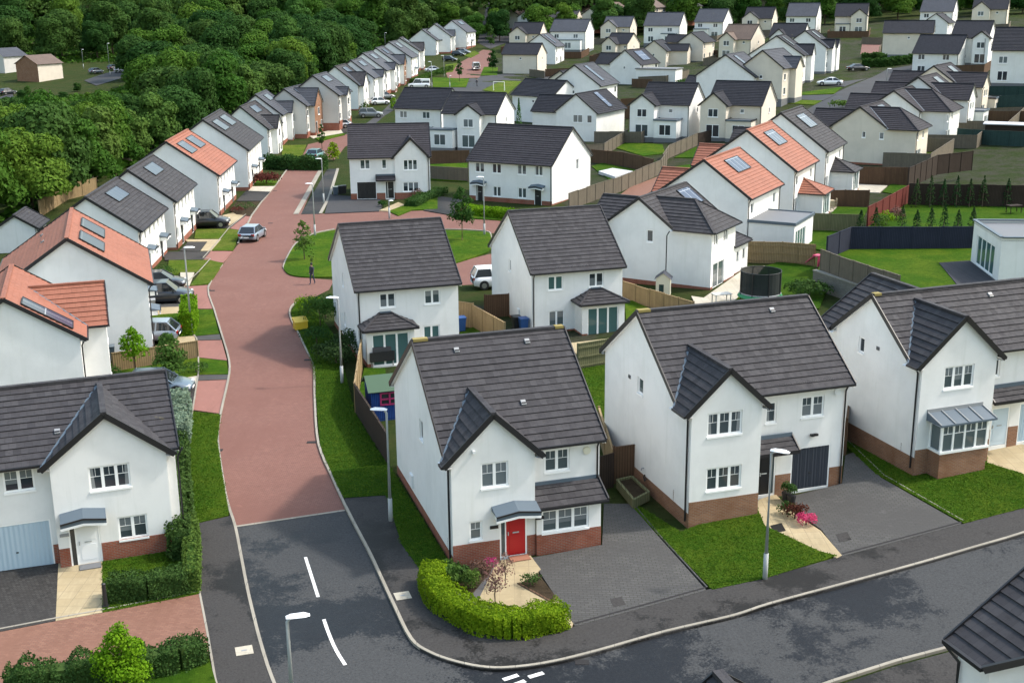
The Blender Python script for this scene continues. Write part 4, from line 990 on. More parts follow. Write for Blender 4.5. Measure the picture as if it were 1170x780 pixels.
# kerbs
ribbon('kerb', RK, .125, .125, 'kerb', 0.0); ribbon('kerb', LK, .12, .115, 'kerb', 0.); ribbon('kerb', RKb, .12, .11, 'kerb', 0.)
ribbon('kerb', lower[:6], .14, .12, 'kerb', 0.); ribbon('kerb_strip', [(266, 602), (394, 583)], .16, .004, 'kerb', .02)
ribbon('kerb', [(272, 279), (287.7, 246.7), (299, 231), (316, 211), (328.7, 193.5)], .16, .11, 'kerb')
ISL = smooth_px([(385, 316), (350, 316), (332, 313.5), (325, 308), (324.6, 303), (330, 291), (339, 278), (357, 268), (382, 262.5)], 3)
ribbon('kerb', ISL, .14, .12, 'kerb'); ISR = smooth_px([(500, 262.5), (530, 263), (556, 265), (561, 270), (560.5, 284), (548, 291), (520, 300)], 3); ribbon('kerb', ISR, .14, .12, 'kerb')
ribbon('kerb', [(470, 240), (500, 239), (520, 247), (570, 251), (620, 251)], .14, .11, 'kerb')
ribbon('kerb_strip', [(338, 245), (366, 195)], .55, .06, 'kerb'); ribbon('kerb_strip', [(366, 244.5), (376, 226), (386, 193)], .35, .08, 'kerb')
sheet('footpath', [(344, 244.5), (365.5, 244.5), (375, 225), (385, 193), (374, 193)], 'asphalt_path', .03)
# pavements
ribbon('pavement_edging', [(228, 677.4), (237, 723.6), (246, 777), (252, 800)], .08, .12, 'kerb')
sheet('pavement', [(393.5, 568), (441, 565), (459, 621), (480, 650), (498, 684), (530, 708), (580, 730), (640, 723), (657, 714.6), (805.6, 673.6), (875, 659.5), (960, 635), (1101, 598), (1170, 579), (1300, 540)] + [(u + .5, v - .8) for u, v in RK[::-1]], 'asphalt_path', K1, skirt=.15)
LKp = [p for p in LK if 587 < p[1]]
sheet('pavement', [(225.6, 597.5), (262, 589)] + [(u - .8, v) for u, v in LKp] + [(262, 840), (246, 777), (236, 723.6), (228, 677.4)], 'asphalt_path', K1, skirt=.15)
sheet('pavement', [(1400, 644), (1250, 699), (1085, 744), (1024, 760), (952, 784), (880, 810), (940, 900), (1500, 800)], 'asphalt_path', K1, skirt=.15)
mb = MB()
for c, s1, s2 in (((669 / 3.9 + 290 - 1.5, 680), .62, .62), ((279, 742.5), .62, .62)):
    p = G(*c, K1 + .012); mb.cbox(p, s1, s2, .012, 'slab_pale', ax=(.95, .3, 0), ay=(-.3, .95, 0)); mb.cbox(p + Vector((0, 0, .01)), .2, .08, .008, 'grey_metal', ax=(.95, .3, 0), ay=(-.3, .95, 0))
o = mb.obj('manhole_covers'); o['kind'] = 'structure'
mb = MB()
for u, v in ((352, 411), (356, 505), (249, 514), (242, 332), (237, 331), (327, 305), (314, 218), (309, 255), (665, 756)):
    p = G(u, v, .02); mb.cbox(p, .5, .32, .012, 'tile_shade_drain')
o = mb.obj('drain_gratings'); o['kind'] = 'structure'
# painted road markings
def mark(a, b, w, zz=.02):
    A, B = G(*a, zz), G(*b, zz); d = (B - A).normalized(); n = Vector((-d.y, d.x, 0)) * w / 2; mbm.face([A + n, A - n, B - n, B + n], 'road_paint')
m = newmat('road_paint', (.66, .66, .64), .7); t = NT(m); t.base(t.mix((.66, .66, .64), (.22, .22, .22), t.maprange(t.noise(t.world(), 9, 4, .75), .52, .74, 0, .8)))
mbm = MB(); mark((349, 636), (363.5, 681.5), .13); CM = smooth_px([(370, 707), (376, 724), (384, 742), (394.5, 759)], 3)
for a, b in zip(CM, CM[1:]): mark(a, b, .13)
mark((575, 776), (592, 770.5), .2); mark((604, 773), (621, 768), .2); mark((584, 783), (600, 777), .2)
o = mbm.obj('road_markings'); o['kind'] = 'structure'
# plots on the near right
def lawn(pts, mat='lawn', off=K2): return sheet('lawn', pts, mat, off, skirt=.12)
def path(pts, mat='slab_beige', off=K2 - .01, name='garden_path'): return sheet(name, pts, mat, off, skirt=.1)
def drive(pts, mat='block_grey', off=K1 + .012): return sheet('driveway', pts, mat, off, skirt=.1)
lawn([(441, 565), (459, 621), (480, 650), (500, 668), (518, 650), (446, 533), (430, 512), (405, 470), (398, 440), (388, 400), (380, 380), (352, 342), (337, 349), (332.5, 357), (335, 367), (342.5, 381), (353, 403), (360.5, 419), (361.5, 457), (366, 508), (382, 547), (393, 568)], 'lawn_deep')
path([(569, 640), (606, 634), (618, 650), (604, 662), (636, 683), (655, 712), (652, 716), (622, 700), (544, 684), (541, 676), (560, 655)], 'slab_beige')
drive([(606, 637), (688, 622), (690, 575), (720, 575), (752, 612), (807, 673.6), (657, 714.6)])
sheet('flower_bed', [(592, 667), (615, 655), (637, 683), (630, 688)], 'soil', K2 + .01); ribbon('bed_edging', [(592, 669), (630, 690), (637, 684)], .1, .14, 'fence_brown')
sheet('gravel_bed', [(500, 680), (540, 648), (566, 645), (544, 690), (620, 702), (640, 716), (585, 726), (530, 704)], 'gravel_grey', K2)
sheet('flower_bed', [(506, 668), (524, 648), (566, 641), (560, 654), (538, 680)], 'soil', K2 + .012)
lawn([(721, 572), (778, 607), (862, 573), (874, 600), (936, 629), (956, 634), (875, 659.5), (814, 672.5), (754, 612), (722, 578)], 'lawn')
ribbon('plot_edging', [(718, 571), (752, 612), (808, 673.5)], .06, .132, 'block_grey')
path([(868, 570), (886, 564), (910, 588), (938, 606), (962, 634), (956, 637), (925, 624), (850, 600), (848, 592)], 'slab_beige')
drive([(906, 566), (962, 552), (966, 520), (985, 512), (1006, 545), (1099, 598), (962, 635), (938, 604), (912, 586)])
lawn([(966, 487), (1042, 538), (1048, 536), (1074, 540), (1128, 521), (1128, 528), (1170, 541), (1172, 579), (1101, 597), (1000, 540), (968, 510)], 'lawn')
ribbon('plot_edging', [(968, 505), (1010, 545), (1101, 597.5)], .06, .132, 'kerb')
path([(1128, 503), (1150, 500), (1170, 508), (1230, 520), (1230, 560), (1170, 543), (1126, 530)], 'slab_beige')
# dark channel along the front of the two drives, rain gullies and service covers
ribbon('drive_channel', [(657, 714.8), (806, 673.8)], .10, .006, 'tile_shade_drain', .116); ribbon('drive_channel', [(962, 635.2), (1100, 598.2)], .10, .006, 'tile_shade_drain', .116)
for _u, _v in ((697, 684), (880, 600), (955, 610)): sheet('service_cover', [(_u, _v), (_u + 13, _v - 3), (_u + 18, _v + 6), (_u + 4, _v + 9)], 'asphalt_path', K1 + .02, skirt=.01)
# plot at the lower left
drive([(-60, 660), (66.5, 643), (63.6, 708.5), (0, 721), (-60, 734)], 'block_dark')
path([(66.7, 643), (116.7, 638), (117, 699), (63.6, 708.8)], 'slab_beige')
lawn([(117, 640), (200, 627), (216, 600), (226, 598), (228, 677.4), (117, 699)])
sheet('brick_drive', [(-60, 735), (0, 721.5), (64, 709), (117, 699.5), (228, 678), (237, 724), (238, 748), (150, 770), (60, 783), (-60, 810)], 'block_brown', K1 + .012, skirt=.1)
ribbon('drive_edging', [(-60, 734), (0, 721), (64, 708.7), (117, 699.2), (228, 677.6)], .09, .13, 'kerb')
lawn([(238, 748), (247, 780), (255, 830), (-40, 900), (-40, 806), (60, 785), (150, 771)], 'lawn_deep')
lawn([(219, 469.7), (252, 473.4), (248.5, 503), (255, 547), (260.5, 579), (261, 588), (226, 596.5), (215, 600), (196, 470), (190, 440), (196, 466)])
# plots along the left of the brick road
AP = 'block_redapron'
drive([(188, 452), (214, 437), (225, 437), (218, 468), (192, 468)], 'block_dark')
sheet('drive_apron', [(225, 435), (261, 433.5), (253, 472.5), (217.5, 467.5)], AP, .06, skirt=.08)
path([(206, 432), (226, 429), (225, 438), (206, 441)], 'slab_pale'); sheet('step_strip', [(226, 428), (261.5, 427.5), (260.5, 433), (226, 434.5)], 'block_grey', .09)
lawn([(130, 424), (227, 408), (226, 428), (204, 433), (190, 440), (130, 440)]); lawn([(227.5, 408.5), (259, 412), (261, 427), (227, 427.5)])
sheet('drive_apron', [(225, 389), (253, 388), (259.5, 411.5), (227, 408)], AP, .06, skirt=.08)
path([(188, 386), (222, 383.5), (225, 394.5), (188, 398)], 'slab_beige'); sheet('step_strip', [(222, 384), (251, 381.5), (252.5, 388), (224, 388.5)], 'block_grey', .09)
lawn([(168, 360), (212, 357), (220, 383), (168, 388)]); lawn([(220, 353.5), (243, 353), (250.5, 381), (222, 383.5)])
path([(168, 351.5), (210, 350), (212, 357), (168, 361)], 'slab_beige')
drive([(166, 320), (211, 327), (213, 351), (166, 352.5)], 'block_grey'); sheet('drive_apron', [(211, 327.5), (237.5, 325.5), (243, 352.5), (213, 352.5)], AP, .06, skirt=.08)
path([(206, 311), (222, 311), (216, 326.5), (206, 325)], 'slab_pale')
lawn([(193, 297), (240, 296.8), (228, 311), (206, 311), (190, 316)], 'lawn_dry'); lawn([(240.5, 297), (255, 300.5), (239, 324), (217, 326), (229, 311)], 'lawn_dry')
drive([(188, 287.4), (240, 287.4), (232, 296.4), (188, 297)], 'asphalt_path'); sheet('drive_apron', [(240.5, 286.5), (266, 287), (255, 300), (232.5, 296.5)], AP, .06, skirt=.08)
sheet('gravel_bed', [(215, 276), (237, 276), (228, 287), (205, 286.5)], 'block_dark', K2); path([(211, 273.5), (252.6, 273.3), (241, 286.5), (229, 286.5), (237, 276), (214, 276)], 'slab_beige')
lawn([(224, 262), (262, 261.2), (252, 273), (222, 272.5)], 'lawn_dry'); lawn([(262.5, 261.5), (275, 263), (266, 286), (242, 286), (252.5, 273.5)], 'lawn_dry')
drive([(224, 258), (262, 260.8), (280, 246.5), (256, 245)], 'asphalt_path'); sheet('drive_apron', [(262.5, 261), (281, 246), (287, 247), (276, 263)], AP, .06, skirt=.08)
path([(254, 246), (270, 242), (282, 244), (262, 258)], 'slab_beige'); sheet('flower_bed', [(262, 240), (270, 231), (297, 230), (286, 246.5), (270, 245)], 'soil', K2)
drive([(270, 229.5), (299, 229.5), (309, 219), (283, 216)], 'asphalt_path'); path([(285, 213), (314, 212.7), (309, 219), (284, 218)], 'slab_pale'); lawn([(290, 206), (318, 206), (314, 212), (286, 212)])
lawn([(322, 166), (350, 165.5), (343, 181.5), (322, 181)], 'lawn_dry'); lawn([(360, 157.5), (393, 152), (394, 154), (365, 161)]); path([(352, 155), (388, 146), (392, 152), (358, 158)], 'slab_pale')
drive([(368, 146), (400, 138), (410, 146), (392, 152)], 'asphalt_path')
lawn(ISL + [(500, 262.5)] + ISR[1:] + [(510, 305), (420, 316)], 'lawn')
drive([(371, 243.6), (377, 222), (399, 224), (432, 224), (438, 234), (433, 241)], 'asphalt_far')
path([(433, 240.5), (455, 231), (463, 234), (443, 241)], 'slab_beige'); lawn([(444, 241), (463, 234), (500, 222), (500, 238.5), (470, 240), (455, 246)])
drive([(484, 240), (502, 224), (534, 229), (531, 236), (518, 246)], 'asphalt_path'); lawn([(522, 248), (530, 238), (632, 250), (630, 262), (570, 251)], 'lawn')
# gardens
lawn([(664, 421), (693, 416), (693, 492), (686, 492)], 'lawn'); lawn([(714, 345), (722, 343), (768, 364), (716, 374)], 'lawn'); lawn([(440, 420), (416, 420), (410, 450), (446, 470)], 'lawn_deep')
lawn([(491, 188), (534, 186), (534, 207), (489, 205)], 'lawn'); lawn([(525, 380), (560, 365), (590, 385), (560, 410)], 'lawn_deep'); path([(648, 392), (715, 384), (716, 396), (652, 404)], 'slab_beige')
path([(790, 338), (804, 340), (852, 306), (874, 303.5), (868, 310), (850, 333), (836, 346), (794, 347)], 'slab_pale', name='patio')
lawn([(874, 304), (892, 298), (929, 304), (945, 330), (936, 352), (830, 352), (850, 333)], 'lawn_deep')
lawn([(907, 279), (930, 262), (981, 266), (960, 284), (940, 286)], 'lawn_deep'); lawn([(941, 252), (957, 236), (992, 237), (985, 252)], 'lawn_deep'); path([(925, 236), (950, 233), (962, 240), (935, 244)], 'slab_pale', name='patio')
path([(965, 219), (978, 210), (1014, 212), (1005, 220)], 'slab_pale', name='patio'); lawn([(1008, 219), (1018, 210), (1036, 212), (1026, 222)], 'lawn_deep')
sheet('brick_lane', [(709, 222), (720, 214), (757, 199.5), (770, 203), (735, 224)], 'block_brown', .05); lawn([(757, 199), (768, 191), (792, 187), (780, 203)], 'lawn_deep')
lawn([(704, 169), (716, 162), (757, 165), (760, 175), (735, 178)], 'lawn'); lawn([(770, 180), (795, 168), (812, 170), (806, 180)], 'lawn_deep'); lawn([(676, 190), (688, 186), (736, 196), (700, 208)], 'lawn_deep')
path([(684, 195), (700, 192), (722, 196), (708, 201.5)], 'pale_sheet', .5, 'trampoline_mat') if False else None
lawn([(494, 88.5), (536, 90), (532.5, 99.5), (495, 99.5)]); lawn([(553, 76.5), (569, 77), (568, 86), (549, 86)]); lawn([(551, 103), (575, 92), (596, 93), (580, 107)], 'lawn_dry'); lawn([(509, 74), (523, 72), (517, 82), (508, 83)], 'lawn_dry')
lawn([(530, 64), (542, 58), (548, 61), (538, 66)], 'lawn_dry'); lawn([(552, 33), (565, 28), (572, 34), (560, 38)], 'lawn_dry')
lawn([(913, 106), (962, 99.5), (953, 107), (917, 108.5)]); lawn([(886, 117.4), (897, 113.6), (939, 115), (930, 119.6)], 'lawn_dry'); drive([(896, 113), (917, 109), (955, 108), (940, 115)], 'asphalt_far'); drive([(935, 97), (965, 93), (990, 90), (965, 99)], 'asphalt_far')
# raised gardens behind the retaining wall
ZT = 2.2
ribbon('plot_edging', [(215, 505), (226, 434), (227, 428), (227, 408), (225, 389), (221, 383), (212.5, 352), (211, 327), (228, 311), (240.5, 297), (232, 296), (252, 273.5), (262, 261.2), (281, 246)], .09, .03, 'kerb', .115)
def raised(pts, mat, name='raised_lawn', z=ZT): return sheet(name, [GZ(u, v, z) for u, v in pts], mat, world=True, flatz=z, skirt=3.2, maxl=50)
raised([(942, 291), (966, 284), (1112, 283), (1175, 283), (1178, 350), (1095, 330), (1054.6, 331), (1017, 318), (983, 327), (934, 309)], 'lawn')
raised([(990, 259), (1036.7, 231.5), (1136, 235), (1190, 238), (1190, 262), (1113, 259)], 'lawn_deep', z=ZT + .02)
def at(u, v, z): p = GZ(u, v, z); return p
mb = MB(); D0 = [GZ(u, v, ZT + .04) for u, v in ((1073, 300), (1108, 297.5), (1140, 322), (1125, 326), (1096, 328))]; mb.face(D0, 'decking')
for a, b in zip(D0, D0[1:] + D0[:1]): mb.face([a, b, b - Vector((0, 0, .4)), a - Vector((0, 0, .4))], 'decking')
tag(mb.obj('decking'), 'dark decking platform in front of the folding glass doors', 'decking')
# retaining wall
def wall_run(pts, z0, z1, mat, label, name='retaining_wall', th=.3):
    P = [GZ(u, v, z1) for u, v in pts]; base = P[0].copy(); base.z = z0; root = thing(name, base, 0, label, 'wall'); mb, mc = MB(), MB()
    for a, b in zip(P, P[1:]):
        a, b = Vector((a.x, a.y, z0)) - base, Vector((b.x, b.y, z0)) - base; mb.bar(a + Vector((0, 0, (z1 - z0) / 2)), b + Vector((0, 0, (z1 - z0) / 2)), th, z1 - z0, mat); mc.bar(a + Vector((0, 0, z1 - z0 + .04)), b + Vector((0, 0, z1 - z0 + .04)), th + .1, .08, 'kerb')
    mb.obj('masonry', root); mc.obj('coping', root)
wall_run([(931, 309), (958, 318), (990, 329), (1030, 343)], -.5, ZT - .02, 'stone_wall', 'tall grey stone retaining wall below the grey panel fence')
wing_mat.update({('N7', 'x'): 'brick_brown'})
def mk(key, label, **k):
    q, wg = HP[key]; q = list(q); wg = list(wg)
    for side, a, b, p, tw, kind in k.pop('extra', ()):
        if side == 'b': a, b = (k.get('fix', {}).get(4, q[4])) - b, (k.get('fix', {}).get(4, q[4])) - a
        q += [a, b, p, tw]; wg.append(('x' + str(len(wg)) if not k.get('xn') else k['xn'], side, kind))
    k.pop('xn', None)
    for i, v in k.pop('fix', {}).items(): q[i] = v
    return house(key, label, q, wg, **k)
w3 = lambda a, b, z0, z1, **k: ('w', a, b, z0, z1, 3, 1)
w2 = lambda a, b, z0, z1: ('w', a, b, z0, z1, 2, 1)
W2 = lambda a, b, z0, z1, g='glass': ('w', a, b, z0, z1, 2, 0, g)
W1 = lambda a, b, z0, z1, g='glass': ('w', a, b, z0, z1, 1, 0, g)
# ---- nearest row
mk('A', 'white house with a white front door and pale blue garage door', fix={5: 7.9, 7: .495},
   el={'a': [w3(5.04, 6.67, 3.3, 4.35), w2(5.98, 7.16, .95, 1.98), ('d', 4.0, 5.25, .05, 2.05, 'door_white', .24)], 'f': [w2(1.76, 2.95, 3.5, 4.45), ('g', .55, 3.35, .05, 2.12, 'garage_blue')]},
   canopy=[('f', 3.75, 5.55, 2.3, .57, 'lead')], vents=[('f', 4.0, .3)], pipes=('r-.4', 'bl'))
mk('C', 'white corner house with a red front door and tiled lean-to',
   el={'a': [w2(1.25, 2.43, 3.32, 4.42), ('w', .72, 1.27, 1.07, 1.92, 1, 1), ('d', 2.02, 3.22, .12, 2.05, 'door_red', .24)], 'f': [w2(4.3, 5.43, 3.3, 4.3)], 'l': [W1(5.3, 5.95, 3.75, 4.7)]},
   annex=[('f', 3.62, 6.5, .98, 2.28, 'lean', [('w', 3.85, 5.95, 1.0, 2.0, 3, 1)], .42)], canopy=[('f', 1.68, 3.62, 2.28, .87, 'lead')], vents=[('f', 1.7, .86), ('f', 5.0, .88), ('f', 3.9, .32)], pipes=('l10.6', 'fr', 'lichen')[:2], lichen=[(-.12, .55), (6.5, 6.9)])
mk('D', 'white house with a navy garage door and black front door under a small tiled porch', pmat='brick_brown',
   el={'a': [w3(.76, 2.44, 3.95, 5.02), w3(.8, 2.51, 1.4, 2.48)], 'f': [('w', 4.5, 5.05, 3.6, 4.6, 1, 1), w2(6.33, 7.51, 3.65, 4.65), ('g', 5.95, 8.0, .1, 2.2, 'garage_dark'), ('d', 4.2, 5.15, .1, 2.1, 'door_black', .32, 'r')], 'l': [W1(4.05, 4.7, 4.3, 5.1)]},
   canopy=[('f', 3.55, 5.75, 2.5, .25, 'tile')], vents=[('f', 6.6, .85)], pipes=('l9.6', 'fr'), ph=1.0, lichen=[(-.12, .5)])
mk('E', 'white house with a pale grey-blue door and lead-roofed bay window', pmat='brick_brown', fix={4: 11.5},
   el={'a': [w3(1.28, 2.96, 3.85, 4.95)], 'f': [('d', 5.2, 6.3, .1, 2.1, 'door_blue', .05), W1(5.1, 5.42, 3.75, 4.65), ('g', 6.9, 9.2, .1, 2.15, 'garage_blue'), w2(7.6, 8.9, 3.6, 4.7)], 'l': [W1(1.93, 2.4, 4.5, 5.3)]},
   annex=[], canopy=[('f', 4.55, 7.4, 2.72, .1, 'tile')], vents=[('f', 6.4, .78)], pipes=('l6.7', 'fr'), ph=1.0, phs=.6, extra=[('b', 0.05, 5.9, 1.3, .76, 'g')], lichen=[(-.1, .3)])
# bay of E: built as a part of that house
def bay_of_E():
    root = [o for o in bpy.data.objects if o.get('label', '').startswith('white house with a pale grey-blue')][0]
    q = HP['E'][0]; fr = frames(11.5, q[5])['f']; o0 = q[10]; mb = MB(); a, b, p = .72, 3.4, .85; A, N, Z = fr.s, fr.n, Vector((0, 0, 1))
    mb.box(fr.p(a, -1.2, o0), b - a, p, 2.2, 'brick_brown', A, N, Z); mb.obj('bay_base', root)
    mb = MB(); mb.box(fr.p(a - .06, 1.0, o0), b - a + .12, p + .06, .11, 'paint_white', A, N, Z)
    mb.box(fr.p(a, 2.33, o0), b - a, p, .17, 'white_trim', A, N, Z)
    for k in range(5): mb.box(fr.p(a + (b - a - .1) * k / 4, 1.11, o0 + p - .1), .1 if 0 < k < 4 else .12, .09, 1.22, 'white_trim', A, N, Z)
    for s_ in (a, b - .1): mb.box(fr.p(s_, 1.11, o0), .1, .08, 1.22, 'white_trim', A, N, Z)
    for k in range(4):
        s0 = a + (b - a - .1) * k / 4 + .1; s1 = a + (b - a - .1) * (k + 1) / 4
        mb.box(fr.p(s0, 1.93, o0 + p - .05), s1 - s0, .03, .03, 'white_trim', A, N, Z); mb.box(fr.p((s0 + s1) / 2 - .013, 1.95, o0 + p - .05), .026, .03, .38, 'white_trim', A, N, Z)
    bw = mb.obj('bay_window', root)
    mb = MB(); mb.box(fr.p(a + .05, 1.1, o0 + .03), b - a - .1, p - .09, 1.25, 'glass', A, N, Z); mb.obj('pane', bw)
    mb = MB(); t0, t1 = 2.5, 2.82; r0, r1 = a - .25, b + .25; oo = o0 + p + .22
    mb.face([fr.p(r0, t0, oo), fr.p(r1, t0, oo), fr.p(r1, t1, o0), fr.p(r0, t1, o0)], 'lead'); mb.face([fr.p(r0, t0, oo), fr.p(r0, t1, o0), fr.p(r0, t0 - .06, o0)], 'lead'); mb.face([fr.p(r1, t0, oo), fr.p(r1, t0 - .06, o0), fr.p(r1, t1, o0)], 'lead')
    mb.face([fr.p(r0, t0 - .06, oo), fr.p(r1, t0 - .06, oo), fr.p(r1, t0 - .06, o0), fr.p(r0, t0 - .06, o0)], 'white_trim')
    mb.bar(fr.p(r0, t0 - .03, oo), fr.p(r1, t0 - .03, oo), .06, .09, 'lead')
    for k in range(5): s_ = r0 + .03 + (r1 - r0 - .06) * k / 4; mb.bar(fr.p(s_, t0 + .03, oo), fr.p(s_, t1 + .03, o0), .05, .05, 'grey_metal')
    mb.bar(fr.p(r0, t1 + .06, o0 + .02), fr.p(r1, t1 + .06, o0 + .02), .05, .2, 'grey_metal'); mb.obj('bay_roof', root)
bay_of_E()
# ---- second row: backs of the houses face the camera
mk('K', 'white house with a hipped sun room behind the blue playhouse and covered barbecue', phs=.3, ph=.3,
   el={'f': [W2(1.47, 2.52, 3.5, 4.45), W2(4.43, 5.48, 3.5, 4.45), W2(4.3, 5.4, .1, 2.05, 'glass_teal')], 'l': [W1(4.5, 5.0, 3.9, 4.8), W1(4.6, 5.1, 1.2, 2.1)]},
   annex=[('f', .25, 3.35, 1.55, 2.55, 'hip', [('w', .6, 3.0, .1, 2.2, 3, 0, 'glass_teal')], .34)], pipes=('fl', 'bl'))
mk('L', 'white house with a hipped sun room beside the black and blue wheelie bins', phs=.3, ph=.3,
   el={'f': [W2(1.18, 2.29, 3.2, 4.2, 'glass_teal'), W2(4.21, 5.31, 3.2, 4.2), W2(1.24, 2.4, .6, 1.72)], 'l': [W1(4.5, 5.0, 3.6, 4.5)]},
   annex=[('f', 3.15, 6.3, 1.55, 2.45, 'hip', [('w', 3.55, 5.85, .1, 2.1, 3, 0, 'glass_teal')], .34)], pipes=('fl', 'bl'))
mk('M', 'white house with a hipped wing and patio doors beside the trampoline', phs=.3, ph=.3, fix={8: 0.}, valley=False,
   el={'l': [W1(3.4, 4.0, 3.45, 4.45)], 'a': [W2(.5, 1.3, 3.5, 4.4), W2(2.48, 3.4, 3.5, 4.5), W2(.44, 2.8, .1, 2.1)]},
   annex=[('f', 5.15, 8.6, 3.3, 2.7, 'lean', [W1(6.0, 6.6, 1.1, 2.1), W1(7.4, 8.0, 1.1, 2.1)], .3)], extra=[('b', -.6, 4.2, 1.2, .73, 'g')],
   solar=[('f', 6.2, 8.6, .3, .85, 'solar')], pipes=('f-.9',))
# ---- white row on the left of the brick road
rowsol = [('f', .36, .73, .58, .87)]
def row(key, label, roof='roof_dark', sol=1, gable=None, brick=None, mat='render_white', sm='solar_sky_pale', door_='door_black', **k):
    q = HP[key][0]; w, e = q[4], q[6]; el = {'f': [], 'l': []}; can = []; ext = []
    far = q[1] > 170
    n = 2 if w > 10.5 else 1; hw = w / n
    for i in range(n):
        o = i * hw
        if not (gable and far): el['f'] += [W1(o + hw * .10, o + hw * .10 + .8, 3.15, 4.2), W1(o + hw * .42, o + hw * .42 + .8, 3.15, 4.2), W1(o + hw * .76, o + hw * .76 + .8, 3.15, 4.2), W2(o + hw * .1, o + hw * .1 + 1.2, .95, 2.0), ('d', o + hw * .52, o + hw * .52 + 1.05, .05, 2.1, door_, .0)]; can += [('f', o + hw * .52 - .3, o + hw * .52 + 1.4, 2.3, 0, 'lead')]
    if gable:
        a, b = gable; ext = [('f', a, b, .9, .95, 'g')]
        el['x0'] = [W1((a + b) / 2 - .5, (a + b) / 2 + .5, 3.1, 4.3), ('d', a + .4, a + 1.4, .05, 2.1, door_, .0), W1(b - 1.4, b - .5, .9, 2.1)]
        c = [x for x in ((.6, 1.4), (w - 1.6, w - .7), (w - 3.2, w - 2.3)) if x[1] < a - .3 or x[0] > b + .3]
        el['f'] = [W1(x0, x1, 3.15, 4.2) for x0, x1 in c] + [W1(x0, x1, .95, 2.0) for x0, x1 in c]
        if brick: wing_mat[(key, 'x0')] = 'brick_brown'
    if not far: el['l'] = [W1(q[5] * .62, q[5] * .62 + .35, 1.3, 1.7)]
    S = [('f', w * .36, w * .73, .58, .865, sm)] if sol == 1 else ([('f', w * .14, w * .40, .55, .86, sm), ('f', w * .56, w * .84, .55, .86, sm)] if sol == 2 else [])
    mk(key, label, roof=roof, mat=mat, el=el, canopy=can, solar=S, detail=2 if q[1] < 125 else (1 if q[1] < 170 else 0), extra=ext, pipes=('fl',), ph=.6, phs=.3, **k)
mk('S', 'low white garage with a ridged grey roof at the edge of the wood', cat='garage', name='garage', pipes=(), ph=0, phs=0, el={'f': [('g', .9, 3.5, .05, 2.1, 'garage_dark')]}, detail=1)
row('R1a', 'large white terracotta-roofed house with two grey solar panels, near the dark parked SUVs', roof='roof_red', sol=2, vents=[('b', 2.6, .55), ('b', 6.0, .6)])
mk('R1b', 'white terracotta-roofed house with a cross gable and long dark solar strip', roof='roof_red', fix={5: 7.2, 11: .80},
   el={'a': [w2(4.6, 5.9, 3.2, 4.2), W2(4.2, 6.4, .9, 2.0)], 'l': [W1(5.6, 5.9, 1.2, 1.6)]}, solar=[('f', .35, 2.0, .1, .78, 'solar')], pipes=('fl', 'bl'), ph=.3, phs=.3)
row('N1', 'white grey-roofed house with one pale solar panel next to the larger terracotta roof')
row('N2', 'white grey-roofed house with one pale solar panel next to the parked black car')
row('N3', 'white house with a terracotta roof between two grey-roofed ones, above the silver car', roof='roof_red', sol=2)
row('N4', 'long white grey-roofed house with two pale solar panels beside the dark red bush', sol=2)
row('N5', 'white house with a black-roofed front gable behind the hedge across the road', gable=(3.0, 6.2))
row('N6', 'white house with a small dark gable, one beyond the house behind the hedge', gable=(5.2, 8.2), roof='roof_slate')
row('N7', 'grey-white house with a brick front gable beside the white hatchback', gable=(2.2, 7.2), brick=1, mat='render_grey', roof='roof_slate')
row('N8', 'broad pale house with a big blank gable end right behind the white hatchback', gable=(3.0, 5.0), mat='render_grey', roof='roof_slate')
row('N9', 'white house with a wide dark front gable behind the parked grey SUV', gable=(1.0, 5.6))
row('N10', 'white house, plain grey roof and pale panel, third beyond the white hatchback', gable=(5.4, 7.8), roof='roof_slate')
row('N11', 'white house, grey roof and pale panel, in the middle of the long left row', gable=(5.6, 8.0), roof='roof_slate')
row('N12', 'white house with a narrow brick-faced front gable behind the white van', gable=(3.4, 7.0), brick=1, roof='roof_slate')
row('N13', 'white house with a grey roof and pale panel just beyond the brick-faced gable', roof='roof_slate')
row('N14', 'white house ending its row with a black front gable, beyond the white van', gable=(4.6, 8.4))
row('N15', 'white house with a black front gable, first beyond the gap in the left row', gable=(4.4, 8.4), roof='roof_slate')
row('N16', 'white house in the middle of the farthest group of the left row', gable=(4.8, 8.0), roof='roof_slate')
row('N17', 'white house at the very end of the left row against the trees', roof='roof_slate')
# ---- houses across the brick road
mk('F', 'white pair of houses with two black doors behind a yellow-green hedge', roof='roof_mid', detail=1, ph=.6, phs=.3,
   el={'f': [W2(.84, 2.04, 3.35, 4.45), W2(3.08, 4.26, 3.35, 4.45), W2(6.35, 7.51, 3.4, 4.5), W2(8.58, 9.6, 3.4, 4.5), W2(3.12, 4.22, .7, 1.85), W2(6.41, 7.49, .75, 1.9), ('d', .86, 1.86, .05, 2.05, 'door_black', .25), ('d', 8.5, 9.45, .05, 2.05, 'door_black', 0.)], 'r': [W1(6.2, 6.8, 3.4, 4.6)]},
   canopy=[('f', .5, 2.3, 2.15, 0, 'lead'), ('f', 8.1, 9.9, 2.15, 0, 'lead')], pipes=('fr',))
mk('G', 'white house with a black garage door and small dark porch', roof='roof_mid', detail=1, ph=.7, phs=.3,
   el={'f': [W2(1.2, 2.34, 3.5, 4.6), W1(3.7, 4.25, 3.5, 4.6), ('g', .71, 2.99, .05, 2.05, 'garage_black'), ('d', 4.0, 5.05, .05, 2.05, 'door_black', .3)], 'a': [('w', 6.19, 7.81, 3.3, 4.5, 3, 0), ('w', 6.07, 7.9, .8, 1.9, 3, 0)]},
   annex=[], canopy=[('f', 2.95, 5.2, 2.25, 0, 'tile')], pipes=('f9.1',))
